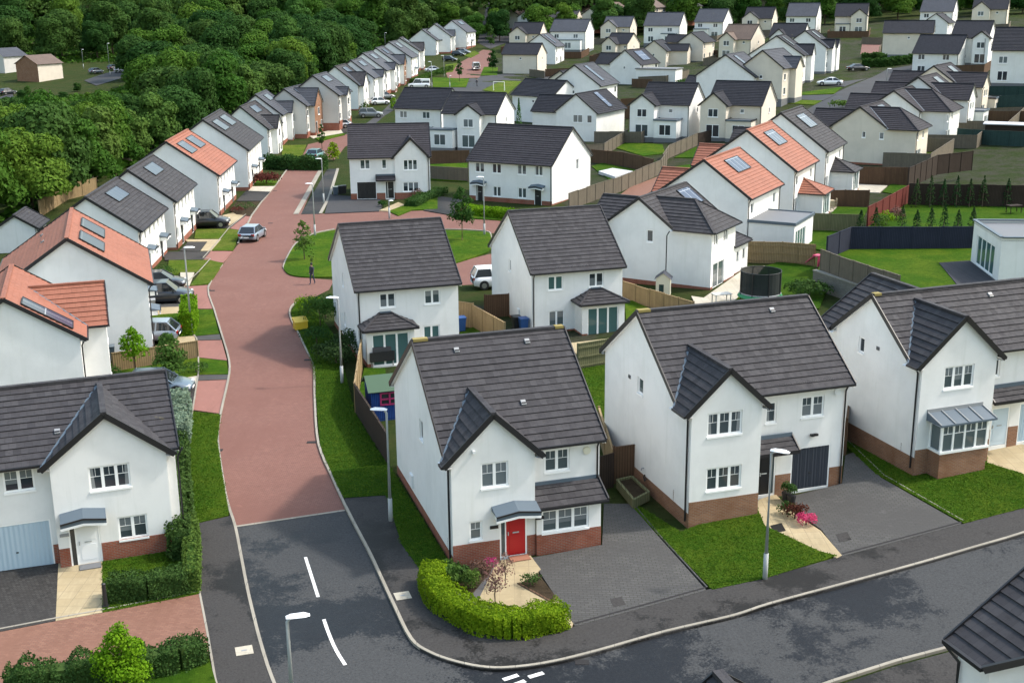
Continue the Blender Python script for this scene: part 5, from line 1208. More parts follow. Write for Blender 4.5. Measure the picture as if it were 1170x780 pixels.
# ---- pale houses with terracotta and grey roofs on the right
for key, lab, rf, ann in (('P1', 'white house with a terracotta roof and a flat-roofed garden room', 'roof_red', ('flat', .1, 6.2, 4.2)), ('P2', 'white terracotta-roofed house with a small hipped sun room by the garden table', 'roof_red', ('hip', 2.2, 5.8, 2.4)),
                          ('P3', 'white grey-roofed house with a dark-hipped sun room, just beyond two terracotta roofs', 'roof_dark', ('hip', 3.0, 6.6, 2.4))):
    q = HP[key][0]; w = q[4]
    mk(key, lab, roof=rf, detail=1, ph=.15, phs=.15, el={'f': [W1(.9, 1.7, 3.2, 4.2), W1(w - 2.0, w - 1.2, 3.2, 4.2)] + ([W2(.5, 1.9, .1, 2.0)] if key != 'P1' else [])},
       annex=[('f', ann[1], ann[2], ann[3], 2.75 if key == 'P1' else 2.4, ann[0], [('w', ann[1] + .5, ann[2] - (2.4 if key == 'P1' else .4), .1, 2.1, 4 if key == 'P1' else 3, 0, 'glass_teal')], .45)],
       extra=[('b', .8, 5.2, .8, .74, 'g')], solar=[('f', w * .34, w * .72, .50, .84, 'solar')], pipes=('fl', 'fr'))
# ---- right-hand terraces of the far street
TL = {'T1': 'cream house with three small gable-end windows and a hipped wing above the dark fence', 'T2': 'white house with a hipped wing directly behind the cream one with three small windows',
      'T3': 'pale house with a gabled rear wing, third up the slope from the dark fence', 'T4': 'cream house with a gabled rear wing, topmost of the sloping row'}
for key in TL:
    hip = key in ('T1', 'T2'); q = HP[key][0]
    mk(key, TL[key], mat='render_cream' if key in ('T1', 'T4') else 'render_white', roof='roof_mid', fix={8: max(0., HP[key][0][8])}, detail=1, ph=.15, phs=.15,
       el={'l': [W1(3.8, 4.3, 3.3, 4.1), W1(6.0, 6.6, 3.2, 4.1)] if key == 'T1' else [W1(4.5, 5.1, 3.2, 4.1)], 'a': [W1(.4 if hip else 1.6, 1.2 if hip else 2.6, 3.2, 4.2), W2(.6, 2.8, .1, 2.0), W1(3.2, 4.0, 3.2, 4.2)]},
       annex=[] if hip else [('f', 5.2, 9.0, 4.6, 2.7, 'flat', [W2(6, 8, .3, 2.0)])], extra=[('b', .4, 5.2, 3.0, .72, 'g')], solar=[('f', q[4] * .55, q[4] * .8, .45, .85, 'solar_sky_pale')], pipes=('fl',))
def far(key, label, mat='render_white', roof='roof_black', style='front', **k):
    q, wg = HP[key]; w, d = q[4], q[5]; el = {}
    if style == 'front' and not wg: el['f'] = [W2(w * .12, w * .12 + 1.3, 3.2, 4.3), W2(w * .66, w * .66 + 1.3, 3.2, 4.3), W2(w * .12, w * .12 + 1.5, .5, 2.0), W2(w * .6, w * .6 + 1.9, .2, 2.0)]
    if style == 'blank': el['f'] = [W1(w * .5, w * .5 + .5, 3.6, 4.1)]
    if style == 'side': el['l'] = [W1(d * .45, d * .45 + .5, 3.4, 4.0)]; el['f'] = [W1(.7, 1.5, 3.2, 4.3), W1(w - 1.7, w - .8, 3.2, 4.3), W1(.7, 1.6, .8, 2.0), ('d', w * .55, w * .55 + 1, .05, 2.1, 'door_black', 0.)]
    if wg:
        a, b = q[8], q[9]; el['a'] = [W2((a + b) / 2 - .75, (a + b) / 2 + .75, 3.1, 4.3), W2((a + b) / 2 - 1.0, (a + b) / 2 + 1.0, .2, 2.0)]; el['f'] = [W1(b + 1.5, b + 2.1, 3.6, 4.2)] if b + 2.4 < w else []
    el['r'] = [W1(d * .5, d * .5 + .5, 3.4, 4.2)]
    el.update(k.pop('el2', {}))
    mk(key, label, mat=mat, roof=roof, el=el, detail=0, ph=.12, phs=.12, pmat='flat_roof', pipes=k.pop('pipes', ('fr',)), **k)
flatx = lambda a, b, p=2.6: [('f', a, b, p, 2.7, 'flat', [W2((a + b) / 2 - .9, (a + b) / 2 + .9, .5, 2.1)])]
far('X1', 'white house with a flat-roofed extension and garden chairs behind the red-tiled wing', annex=flatx(3.1, 6.6, 3.0))
far('X2', 'cream house with a flat-roofed extension right behind the terracotta roofs', mat='render_cream', annex=flatx(3.6, 7.4, 2.8))
far('Q3', 'white house with a dark wing, a long strip of solar glass and a brick corner', style='none', extra=[('b', .4, 6.0, 4.4, .77, 'g')], solar=[('f', 5.4, 6.9, .12, .92, 'solar')], el2={'l': [W2(3.0, 4.6, 3.2, 4.4), W1(5.4, 6.2, 3.2, 4.4)]})
far('Q4', 'white house with a long dark roof behind the slim dark conifer', style='blank')
far('Q5', 'white house with a big blank gable end and a slim pale strip of solar glass', roof='roof_slate', style='side', solar=[('f', 3.0, 4.4, .15, .9, 'solar_sky_pale')])
far('Q1', 'white hipped-roof house right behind the house with the black garage door', fix={4: 8.6})
far('Q2', 'white house with a back gable and a flat-roofed extension behind the timber fence', annex=flatx(-1.6, 2.4, 2.4))
far('W0', 'broad grey-white gable end behind the two houses with flat extensions', roof='roof_slate', style='side', extra=[('f', 4.4, 7.8, .9, .9, 'g')], solar=[('f', 2.6, 4.2, .5, .9, 'solar_sky_pale')])
far('W1', 'cream house with a black front gable and a glazed porch facing the far street', mat='render_cream', roof='roof_slate', style='side', extra=[('f', 3.6, 7.0, 1.0, .9, 'g')])
far('W2', 'white house with a black front gable beside the white saloon on the far street', style='side', extra=[('f', 4.4, 8.2, 1.0, .9, 'g')], solar=[('f', 2.4, 3.6, .45, .9, 'solar_sky_pale')])
far('W3', 'white house with two front gables and a brick porch wing near the black car', style='side', extra=[('f', 1.6, 4.6, 1.0, .9, 'g'), ('f', 5.4, 8.4, 1.2, .9, 'g')], solar=[('f', 3.6, 5.2, .5, .9, 'solar_sky_pale')])
far('U1', 'wide cream house showing a blank back wall over a clipped dark hedge', mat='render_cream', style='blank')
far('U2', 'white house with a plain ribbed roof beside the end of the far street', pipes=('fr',))
far('U3', 'white house with a narrow gable and a wide garden door between two plain roofs')
far('U4', 'white house with tall windows over a terrace at the right edge')
far('Ya', 'cream house with a blank back wall on the green by the goal', mat='render_cream', style='blank', pipes=('fl', 'fr'))
far('Yb', 'pale house with a solar strip on its side slope beside the blank cream one', roof='roof_slate', style='side', solar=[('f', 2.4, 3.6, .2, .9, 'solar_sky_pale')])
far('Yc', 'small cream house with a left-hand back gable under the first trees', mat='render_cream')
far('Yd', 'white house with a deep blue-grey roof and a low glazed back room', roof='roof_slate', annex=flatx(2.2, 9.4, 2.0))
far('Ye', 'cream house with a left-hand back gable in the upper rows, behind the similar one', mat='render_cream', roof='roof_slate')
far('Yf', 'cream house with a left-hand back gable and three-light window, fence to its left', mat='render_cream')
far('Yg', 'white house with a dark hipped roof carrying a wide solar panel', style='side', extra=[('b', .6, 6.0, 4.0, .77, 'g')], solar=[('f', 2.8, 6.6, .2, .85, 'solar')])
far('Yh', 'cream house with two dark roof wings in the middle of the estate', mat='render_cream', style='side', extra=[('f', 3.6, 7.2, 4.6, .76, 'g')])
far('Yi', 'cream house with a tall side gable right behind the two dark roof wings', mat='render_cream', style='side', extra=[('b', 1.0, 5.6, 4.0, .7, 'g')])
far('Yj', 'wide white house with a blue-grey roof and a low back extension', roof='roof_slate', annex=flatx(5.4, 9.4, 2.0))
far('Yk', 'white house with a blue-grey roof and a small left-hand extension', roof='roof_slate', annex=flatx(.2, 4.4, 1.6))
far('Yl', 'cream house with a brown roof and a left-hand gable, upper middle', mat='render_cream', roof='roof_brown')
far('Ym', 'cream house with a left-hand gable, high up beyond the brown-roofed one', mat='render_cream')
far('Yn', 'white house with a square slate-blue roof standing in front of dark trees', roof='roof_slate')
far('Yo', 'cream house with a right-hand gable standing by dark trees', mat='render_cream', annex=flatx(.4, 4.2, 1.6))
far('Yp', 'house with a brown front gable tucked behind its black-gabled neighbours', style='blank', extra=[('f', .6, 4.4, 1.2, .9, 'g')])
far('Yq', 'white house with a square dark roof cut off by the top edge', roof='roof_slate')
far('Yr', 'cream house with a left-hand gable cut off by the top edge', mat='render_cream')
far('Ys', 'white gable end with a single window between a blank cream house and the trees', style='side')
# ---- edges of the frame
mk('Y0', 'roof tip of a house just below the picture, by the near road', detail=0, ph=0, phs=.3, pipes=())
def corner_house():
    """house at the lower right whose dark rear roof slope shows"""
    root = thing('house', GZ(1123.8, 764.6, 0), 0, 'dark ribbed roof and white wall corner of the house across the near road', 'house'); b0 = root.location.copy()
    ez = 4.9; E0, E1 = GZ(1123.8, 764.6, ez), GZ(1079.6, 731.3, ez); dpt = (E1 - E0).normalized(); out = Vector((dpt.y, -dpt.x, 0))    # out = towards the ridge (right)
    if out.x < 0: out = -out
    t = .70; wid = 5.2; up = (out + Vector((0, 0, t))).normalized()
    T1 = E1 + out * wid + Vector((0, 0, wid * t)); T0 = E0 + out * wid + Vector((0, 0, wid * t)) - dpt * wid * .9
    mb = MB(); P = [p - b0 for p in (E0, E1, T1, T0)]; slope(mb, P, P[0], up, 'roof_dark', 'tile_shade_drain', th=.36)
    P2 = [p - b0 for p in (E1 + out * 2 * wid, T1, T0, E0 + out * 2 * wid)]; slope(mb, [P2[1], P2[2], P2[3], P2[0]], P2[3], (Vector((0, 0, t)) - out).normalized(), 'roof_dark', 'tile_shade_drain')
    mb.obj('roof', root)
    mb = MB(); mb.bar(P[0], P[3], .14, .2, 'black_trim'); mb.bar(P[1], P[2], .06, .2, 'black_trim'); mb.bar(P[0] - out * .05, P[1] - out * .05, .12, .12, 'black_trim'); mb.obj('gutter', root)
    mb = MB(); w0, w1 = P[0] + out * .35 + dpt * .15, P[1] + out * .35 - dpt * .2; w2_ = P[3] - up * .2; dz = Vector((0, 0, ez + 1.0))
    mb.face([w0, w1, w1 - dz, w0 - dz], 'render_white'); w3_ = P[3] + dpt * .15 - Vector((0, 0, .15)); w0b = w0 - Vector((0, 0, .12))
    mb.face([w0b, w3_, Vector((w3_.x, w3_.y, w0.z - ez - 1)), w0 - dz], 'render_white'); far_ = P[2] - dpt * .2; mb.face([w1, far_ - Vector((0, 0, .2)), Vector((far_.x, far_.y, w1.z - ez - 1)), w1 - dz], 'render_white'); mb.obj('wall', root)
    mb = MB(); c = w1 + dpt * -.15 - out * .02; mb.tube([P[1] - Vector((0, 0, .1)), c - out * .06 + Vector((0, 0, -.55)), c - out * .06 - Vector((0, 0, ez))], .05, 'black_trim', 6); mb.obj('downpipe', root)
corner_house()
def garden_room():
    """flat-roofed extension of the house at the right edge"""
    z0 = 2.2; a, b = GZ(1109, 298.5, z0), GZ(1140, 322, z0); yaw = math.radians(19); root = thing('house', a, 0, 'house at the right edge with a white flat-roofed garden room and folding glass doors', 'house')
    d = (b - a); d.z = 0; L = d.length; ds = d.normalized(); n = Vector((-ds.y, ds.x, 0)); n = n if n.x > 0 else -n; H_ = 3.3; Z = Vector((0, 0, 1)); W = 9.0
    fl = Frame((0, 0, 0), ds, -n); wm = MB(); els = [('w', L * .16, L * .80, .1, 2.35, 4, 0, 'glass_teal')]
    wall_panel(wm, fl, [(0, -3.0), (L, -3.0), (L, H_), (0, H_)], [opening(e_) for e_ in els], 'render_white'); window(root, fl, els[0], 0, 2)
    fb = Frame(ds * L, n, ds); wall_panel(wm, fb, [(0, -3), (W, -3), (W, H_), (0, H_)], [], 'render_white'); fc = Frame((0, 0, 0), n, -ds); wall_panel(wm, fc, [(0, -3), (W, -3), (W, H_), (0, H_)], [], 'render_white')
    wm.box(n * 6.5 - ds * 1.0 + Vector((0, 0, -1)), 8, 9, 6.4, 'render_white', n, ds); wm.obj('wall', root)
    mb = MB(); mb.box(Vector((0, 0, H_ - .25)), L, W, .04, 'flat_roof', ds, n); mb.obj('flat_roof', root); mb = MB()
    for p, q_ in ((Vector((0, 0, 0)), ds * L), (ds * L, ds * L + n * W), (Vector((0, 0, 0)), n * W)): mb.bar(p + Z * (H_ + .03), q_ + Z * (H_ + .03), .28, .09, 'lead')
    mb.obj('parapet', root); mb = MB(); mb.cbox(n * 4.2 + ds * L * .5 + Z * (H_ - .12), .9, .9, .16, 'light_clear', ax=n, ay=ds); mb.obj('skylight', root)
    mb = MB(); e0 = n * 6.3 - ds * 1.3 + Z * 5.2; e1 = e0 + ds * 9.6; up = n * 1 + Z * .7; slope(mb, [e0, e1, e1 + up * 4.6, e0 + up * 4.6], e0, up, 'roof_dark', 'tile_shade_drain'); mb.obj('roof', root)
garden_room()
def yaw_to(a, b): return math.atan2(b.y - a.y, b.x - a.x)
# ---------------------------------------------------------------- fences
fence([(406.7, 473), (444, 533.5)], 1.75, 'fence_dark', 'dark stained fence along the grass verge beside the blue playhouse', posts=False)
fence([(414, 420), (406.7, 473)], 1.8, 'fence_timber', 'light timber fence seen nearly edge-on beside the covered barbecue')
fence([(660, 423), (694, 417)], 1.7, 'fence_green', 'greenish timber fence with rails between the two front houses', rails=True, step=1.8)
fence([(701, 552), (726, 548.5)], 1.85, 'fence_brown', 'brown timber side fence beside the raised planter', step=3)
fence([(684, 561), (701, 556)], 1.75, 'fence_dark', 'black garden gate between the two front houses', name='gate', posts=False, cap=False, step=5)['category'] = 'gate'
fence([(700, 552), (684, 500)], 1.7, 'fence_timber', 'timber fence running back behind the black gate', step=2.6)
fence([(965, 520), (969, 487)], 1.9, 'fence_brown', 'short brown fence between the navy garage and the next white gable')
fence([(711, 341), (742, 351), (792, 366)], 1.35, 'fence_timber', 'light timber fence in front of the little white playhouse', step=2)
fence([(540, 375), (577, 397)], 1.7, 'fence_timber', 'light timber fence slanting down behind the front corner house', step=2)
fence([(523, 372), (541, 375)], 1.8, 'fence_timber', 'short light timber fence against the sun-room house wall')
fence([(554, 363), (582, 361.5)], 1.7, 'fence_brown', 'brown fence beside the wheelie bins', step=1.6)
fence([(650, 240), (680, 229), (710, 219), (755, 199), (762, 189)], 1.8, 'fence_grey', 'weathered timber fence beside the red-brick lane')
fence([(489, 205), (535, 208)], 1.7, 'fence_grey', 'grey-brown fence between the garage house and the pair of houses')
fence([(491, 187), (536, 186)], 1.7, 'fence_brown', 'brown fence behind the back lawn and below the flat extension')
fence([(676, 186), (712, 190), (746, 198)], 1.8, 'fence_brown', 'brown fence closing the garden with the pale square mat')
fence([(667, 180), (690, 178), (717, 161)], 1.7, 'fence_grey', 'weathered fence beside the brick-cornered house')
fence([(757, 192), (764, 181), (797, 166)], 1.75, 'fence_grey', 'weathered fence between the two gardens with flat extensions')
fence([(797, 166), (812, 162)], 1.7, 'fence_dark', 'dark fence behind the terracotta-roofed wing')
fence([(851, 300), (893, 301), (930, 304.5)], 1.8, 'fence_timber', 'timber fence with rails behind the trampoline lawn', rails=True, step=1.8)
fence([(917, 264), (948, 265), (981, 266)], 1.7, 'fence_green', 'greenish timber fence next to the garden table lawn')
fence([(940, 236.5), (965, 236), (992, 236.5)], 1.7, 'fence_brown', 'brown timber fence behind the garden table')
fence([(972.6, 211), (1010, 211.5), (1040, 212)], 2.0, 'fence_brown', 'long brown fence below the cream hipped house')
rf = [GZ(u, v, ZT) for u, v in ((990.5, 259.5), (1037, 232.5))]; fence(rf, 1.8, 'fence_red', 'dark red fence running up beside the raised lawn', world=True)
rf = [GZ(u, v, ZT) for u, v in ((944, 296), (971, 284.5), (1111, 283.5))]; fence(rf, 1.8, 'fence_navy', 'navy painted fence behind the right-hand raised lawn', world=True)
rf = [GZ(u, v, ZT) for u, v in ((1037, 234), (1136, 236), (1185, 237))]; fence(rf, 2.1, 'fence_dark', 'very dark fence at the back of the upper lawn', world=True, posts=False)
rf = [GZ(u, v, ZT) for u, v in ((937, 309), (958, 317), (990, 328.5), (1026, 341))]; fence(rf, 1.6, 'fence_grey', 'grey timber panel fence standing on the stone retaining wall', world=True, step=1.7)
rf = [GZ(u, v, 3.2) for u, v in ((1037, 213), (1070, 197), (1110, 192))]; fence(rf, 1.9, 'fence_dark', 'dark brown fence stepping down from the far terrace', world=True)
rf = [G(u, v) for u, v in ((1093, 163), (1130, 166), (1175, 168))]; fence(rf, 1.9, 'fence_teal', 'blue-green fence near the far right extension', world=True)
rf = [G(u, v) for u, v in ((1112, 141), (1175, 142))]; fence(rf, 1.8, 'fence_brown', 'brown fence above the blue-green one at the right edge', world=True)
rf = [G(u, v) for u, v in ((1130, 112), (1180, 112))]; fence(rf, 1.8, 'fence_teal', 'dark green fence below the raised terrace at the right edge', world=True)
fence([(46, 248), (78, 228), (111, 220)], 1.8, 'fence_timber', 'pale timber fence at the edge of the wood behind the garage')
fence([(104, 206), (150, 185), (180, 168), (199, 152)], 1.8, 'fence_grey', 'grey fence between the left row and the wood')
fence([(130, 424), (180, 416), (226.5, 409)], 1.15, 'fence_timber', 'low brown board fence beside the small front garden trees', step=1.6)
fence([(623, 88), (668, 86), (690, 84)], 1.8, 'fence_brown', 'far brown fence below the white house with a glazed back room')
for k, (a, b, mt, lb) in enumerate((((605, 88), (622, 90), 'fence_grey', 'short far fence beside the blank cream house'), ((806, 66), (820, 66), 'fence_dark', 'dark far fence beside the white house with a small extension'), ((722, 100), (745, 101), 'fence_brown', 'brown far fence by the white single-storey block'),
                                   ((985, 42), (1008, 44), 'fence_grey', 'grey fence by the far brick drive'))):
    fence([a, b], 1.8, mt, lb)
def plot_fence(key, depth, mat, label, side='f', a=-1.2, b=None, h=1.75):
    q = HP[key][0]; w, d = q[4], q[5]; b = w + 1.2 if b is None else b; c, s_ = math.cos(q[3]), math.sin(q[3]); fr = frames(w, d)[side]
    P = []
    for u, o in ((a, .2), (a, depth), (b, depth), (b, .2)):
        l = fr.p(u, 0, o); x, y = q[0] + c * l.x - s_ * l.y, q[1] + s_ * l.x + c * l.y; P.append(Vector((x, y, float(zt(x, y)))))
    fence(P, h, mat, label, world=True, posts=False, step=3); sheet('lawn', [(p.x, p.y, p.z) for p in P], random.choice(('lawn', 'lawn_deep', 'lawn_dry')), .045, world=True)
for key, dp, mt, lb, sd in (('Yd', 8, 'fence_brown', 'brown fence round the garden of the house with a low glazed back room', 'f'), ('Yj', 9, 'fence_grey', 'grey fence round the garden of the wide house with a low back extension', 'f'), ('Yk', 9, 'fence_grey', 'grey fence round the garden of the house with a small left-hand extension', 'f'),
                            ('Yl', 8, 'fence_grey', 'weathered fence in front of the brown-roofed cream house', 'f'), ('Yf', 7, 'fence_brown', 'brown fence round the garden of the cream house with a three-light window', 'f'), ('Yn', 9, 'fence_grey', 'fence in front of the white house with a square slate-blue roof', 'f'),
                            ('Yo', 9, 'fence_brown', 'fence in front of the cream house with a right-hand gable', 'f'), ('Ym', 8, 'fence_grey', 'fence in front of the cream house high beyond the brown roof', 'f'), ('U3', 8, 'fence_brown', 'brown fence in front of the white house with a wide garden door', 'f'),
                            ('U4', 8, 'fence_teal', 'dark green fence below the white house with tall windows', 'f'), ('U2', 9, 'fence_grey', 'fence behind the plain ribbed roof at the street end', 'b'), ('T2', 8, 'fence_grey', 'grey fence round the garden of the hipped white house', 'f'),
                            ('T3', 9, 'fence_grey', 'grey fence round the garden of the third sloping-row house', 'f'), ('T1', 6, 'fence_grey', 'grey fence round the garden of the cream hipped house', 'f'), ('Q3', 8, 'fence_grey', 'grey fence beside the brick-cornered house garden', 'f'), ('Q5', 7, 'fence_brown', 'brown fence beside the big blank gable', 'f'),
                            ('Yg', 7, 'fence_grey', 'grey fence by the hipped roof with a wide solar panel', 'f'), ('Ye', 8, 'fence_grey', 'grey fence below the upper cream house with a left-hand gable', 'f'), ('Yr', 8, 'fence_grey', 'grey fence below the cream house cut by the top edge', 'f'), ('Yc', 7, 'fence_brown', 'brown fence below the small cream house under the first trees', 'f'),
                            ('U1', 7, 'fence_grey', 'grey fence behind the wide cream house', 'b')):
    plot_fence(key, dp, mt, lb, sd)
# ---------------------------------------------------------------- hedges, shrubs, trees in gardens
HC = smooth_px([(497, 664), (494, 674), (503, 690), (524, 706), (552, 719), (585, 723), (622, 718), (641, 712)], 4)
hedge(HC, 1.0, .95, 'leaf_lime', 'clipped bright lime hedge curving round the front corner garden', dens=720, leaf=.062, tops=.06)
hedge([(508, 660), (516, 668)], .7, .8, 'leaf_mid', 'short green hedge piece at the corner of the red-door house', dens=260, leaf=.10)
hedge([(128, 684), (170, 681), (214, 674)], .9, 1.0, 'leaf_hedge', 'dark green hedge across the lawn below the white-door house', dens=480, leaf=.075)
hedge([(220, 676), (221, 640), (219, 612)], 0.6, 1.1, 'leaf_mid', 'narrow green hedge along the left pavement', dens=420, leaf=.078)
hedge([(206, 640), (209, 600), (207, 565), (205, 520)], .9, 1.3, 'leaf_hedge', 'dark overgrown hedge against the gable beside the left lawn', dens=170, leaf=.14, tops=.14)
hedge([(205, 510), (207, 490), (206, 468)], 1.1, 1.3, 'leaf_silver', 'silvery green bush hedge beside the left lawn', dens=190, leaf=.13, tops=.14)
hedge([(12, 790), (60, 786), (110, 778), (160, 770), (205, 762), (231, 752)], .9, 1.0, 'leaf_hedge', 'dark green hedge along the bottom left corner', dens=420, leaf=.08, tops=.16)
small_tree(G(142, 790, K2), 2.5, 1.05, 'leaf_lime', 'bright yellow-green shrub rising above the bottom left hedge', 5200, .085, .12, name='shrub', cat='shrub', wide=1.05)
hedge([(306, 192), (330, 193), (372, 193.5)], 1.6, 1.7, 'leaf_hedge', 'dark hedge across the end of the brick road', dens=70, leaf=.22, tops=.14)
hedge([(214, 383), (217, 372), (218, 362)], 1.0, 1.7, 'leaf_lime', 'yellow-green hedge beside the parked SUVs', dens=170, leaf=.14)
shrub(G(305, 210, K2), 1.9, 1.5, 1.6, 'leaf_red', 'dark red rounded bush by the long white house', 900, .2)
for (u, v, rx, h, mt, n, lb) in ((270, 243, 1.0, .8, 'leaf_red', 300, 'dark red shrub in the planting bed by the terracotta-roofed house'), (281, 240, 1.6, .9, 'leaf_hedge', 420, 'low dark green shrubs filling the planting bed'),
                                 (366, 372, 1.5, 2.3, 'leaf_mid', 1300, 'tall bright shrub at the corner of the verge'), (352, 358, 1.1, 1.4, 'leaf_lime', 800, 'lime green shrub at the tip of the verge'), (362, 392, 1.2, 1.3, 'leaf_hedge', 900, 'olive shrub beside the lamp post on the verge'),
                                 (372, 362, 1.1, 1.9, 'leaf_dark', 800, 'dark shrub against the side wall of the sun-room house'),
                                 (384, 415, 1.7, 1.6, 'leaf_cypress', 1500, 'low spreading blue-green bush below the lamp post'), (396, 405, 1.2, 1.8, 'leaf_cypress', 1000, 'dark spreading bush against the gable wall'), (185, 316, 1.4, 1.0, 'leaf_dark', 700, 'dark shrub behind the parked SUVs'),
                                 (224, 425, .9, .7, 'leaf_dark', 350, 'small dark shrub by the pale front path'), (127, 432, .7, 1.0, 'leaf_dark', 350, 'dark shrub behind the grey roof on the left')):
    shrub(G(u, v, K2), rx, rx * .9, h, mt, lb, n, .12 if h > 1.3 else .1)
shrub(G(538, 672, K2), .42, .42, .85, 'leaf_mid', 'round clipped green ball bush in the corner garden', 900, .07, shell=.1)
shrub(G(526, 662, K2), .5, .45, .8, 'leaf_hedge', 'dark green shrub beside the round ball bush', 500, .08); shrub(G(519, 668, K2), .45, .4, .6, 'leaf_mid', 'small leafy shrub behind the lime hedge', 400, .08)
shrub(G(551, 655, K2), .6, .4, .65, 'leaf_blush', 'pinkish flowering shrub in front of the brick plinth', 420, .07); shrub(G(560, 650, K2), .4, .4, .55, 'leaf_pink', 'mauve-pink heather in front of the red door', 260, .05)
shrub(G(606, 668, K2), .5, .4, .55, 'leaf_hedge', 'low green plant in the triangular bed by the drive', 260, .07)
small_tree(G(566, 692, K2), 1.9, .55, 'leaf_blush', 'thin ornamental tree with sparse pinkish leaves in the gravel', 330, .08, .35, trk=.035)
small_tree(G(577, 668, K2), 1.5, .45, 'leaf_blush', 'small sparse rusty tree near the beige path', 220, .07, .3, trk=.03)
shrub(G(921, 599, K2), .5, .4, .6, 'leaf_pink', 'bright pink flowering bush beside the wide grey drive', 500, .07); shrub(G(908, 592, K2), .7, .5, .8, 'leaf_red', 'bronze leaved bush at the end of the garden path', 500, .08); shrub(G(899, 587, K2), .5, .4, .6, 'leaf_hedge', 'green bush next to the bronze one on the drive', 360, .08)
for u, v, lb in ((904, 574, 'potted shrub by the corner of the navy garage door'), (898, 571, 'small dark potted plant by the porch brickwork')):
    root = thing('potted_plant', G(u, v, K2), 0, lb, 'potted plant'); mb = MB(); mb.tube([(0, 0, 0), (0, 0, .38)], [.17, .22], 'plastic_black', 10); mb.obj('pot', root)
    p, nn = lobes([(0, 0, .62)], [(.26, .26, .3)], 260, .4); leaves('foliage', p, nn, np.full(260, .08), 'leaf_hedge', root)
small_tree(G(348, 296, K2), 3.6, 1.05, 'leaf_mid', 'young green tree near the lamp post on the left side of the green', 620, .17, .2)
small_tree(G(528, 274, K2), 5.2, 1.45, 'leaf_dark', 'leaning dark green street tree with a pale stake, on the right of the green', 1150, .2, .25, tmat='fence_timber')
small_tree(G(357, 312, K2), 2.3, .25, 'leaf_mid', 'thin sapling with few leaves behind the walking person', 60, .12, .4, trk=.03)
small_tree(G(155, 425, K2), 2.9, 1.0, 'leaf_lime', 'small yellow-green tree in front of the low brown fence', 1300, .14, .3, trk=.05)
small_tree(G(196, 438, K2), 3.2, 1.15, 'leaf_mid', 'small bushy green tree beside the blue-grey car', 1700, .15, .2, trk=.05)
small_tree(G(368, 170, .1), 4.0, .7, 'leaf_dark', 'slim dark tree by the far end of the brick road', 500, .2, .15)
small_tree(G(381, 183, .1), 2.6, 1.3, 'leaf_lime', 'pale yellow-green bush beside the garage house', 700, .2, .05, name='shrub', cat='shrub')
small_tree(G(418, 132, .1), 2.4, 1.5, 'leaf_dark', 'dark bush between the parked grey SUV and the left row', 500, .24, .05, name='shrub', cat='shrub'); small_tree(G(450, 126, .1), 2.4, 1.1, 'leaf_lime', 'yellow-green bush beside the hipped white house', 400, .22, .05, name='shrub', cat='shrub')
small_tree(G(525, 93, .1), 5.0, 1.0, 'leaf_dark', 'single dark young tree on the far green', 420, .3, .25); small_tree(G(563, 83, .1), 6.0, 1.6, 'leaf_dark', 'dark egg-shaped tree near the blank cream house', 700, .32, .15); small_tree(G(561, 55, .1), 7, 1.8, 'leaf_dark', 'dark tree at the end of the far street', 420, .4, .1)
conifer(G(593, 148, .1), 5.2, .6, 'leaf_mid', 'slim green conifer between two white houses', 420, .2)
hedge([(471, 95.5), (505, 83), (515, 80)], 1.2, 1.0, 'leaf_dark', 'far dark low hedge beside the end-of-row house', dens=50, leaf=.3)
shrub(G(503, 87, .1), 1.4, 1.2, 1.5, 'leaf_dark', 'round dark bush by the far lamp post', 260, .26)
hedge([(986, 77), (1012, 76), (1043, 72)], 1.6, 1.7, 'leaf_dark', 'clipped dark hedge below the wide cream house', dens=60, leaf=.3)
hedge([(985, 68), (1003, 67), (1010, 70)], 1.2, 1.3, 'leaf_dark', 'low dark hedge beside the far brick drive', dens=60, leaf=.3)
shrub(G(962, 123, .1), 2.6, 1.3, 1.3, 'leaf_mid', 'spiky green shrub on the kerb of the far street', 420, .26)
shrub(G(785, 98, .1), 2.6, 2.0, 1.6, 'leaf_hedge', 'green bush behind the white single-storey block', 420, .3)
hedge([(470, 236), (483, 229), (505, 221)], 1.6, .8, 'leaf_hedge', 'low planting along the side of the garage house drive', dens=60, leaf=.18)
hedge([(528, 241), (548, 245), (590, 250)], 1.7, .9, 'leaf_lime', 'yellow-green hedge in front of the pair of houses', dens=90, leaf=.17)
shrub(G(477, 227, .1), .9, .7, 1.2, 'leaf_blush', 'tan-leaved small shrub under the garage house window', 260, .13)
shrub(G(437, 236, .1), .6, .5, .7, 'leaf_dark', 'dark rounded shrub by the black front door', 220, .13)
shrub(G(925, 338, .2), 2.0, 1.4, 1.4, 'leaf_hedge', 'large green shrub at the foot of the stone retaining wall', 900, .17)
for k, u in enumerate((983, 1000, 1030, 1047, 1063, 1078, 1094, 1111)):
    conifer(GZ(u, 262, ZT), 1.75 + .25 * (k % 3), .5, 'leaf_cypress', 'small dark cone-shaped conifer in the line along the navy fence', 260, .13, 'little conifers behind the navy fence')
for k, u in enumerate((1046, 1062, 1077, 1092, 1107, 1122, 1150)):
    conifer(GZ(u, 236.5, ZT), 2.8 + .3 * (k % 2), .62, 'leaf_cypress', 'slim dark conifer standing against the very dark fence', 260, .14, 'slim conifers along the dark fence')
for u, v, mt, lb in ((1012, 257, 'leaf_lime', 'yellow-green bush beside the dark red fence'), (1024, 251, 'leaf_blush', 'rusty-leaved bush beside the dark red fence'), (1005, 260, 'leaf_mid', 'green bush at the corner of the navy and red fences')):
    shrub(GZ(u, v, ZT), .9, .8, 1.3, mt, lb, 320, .15)
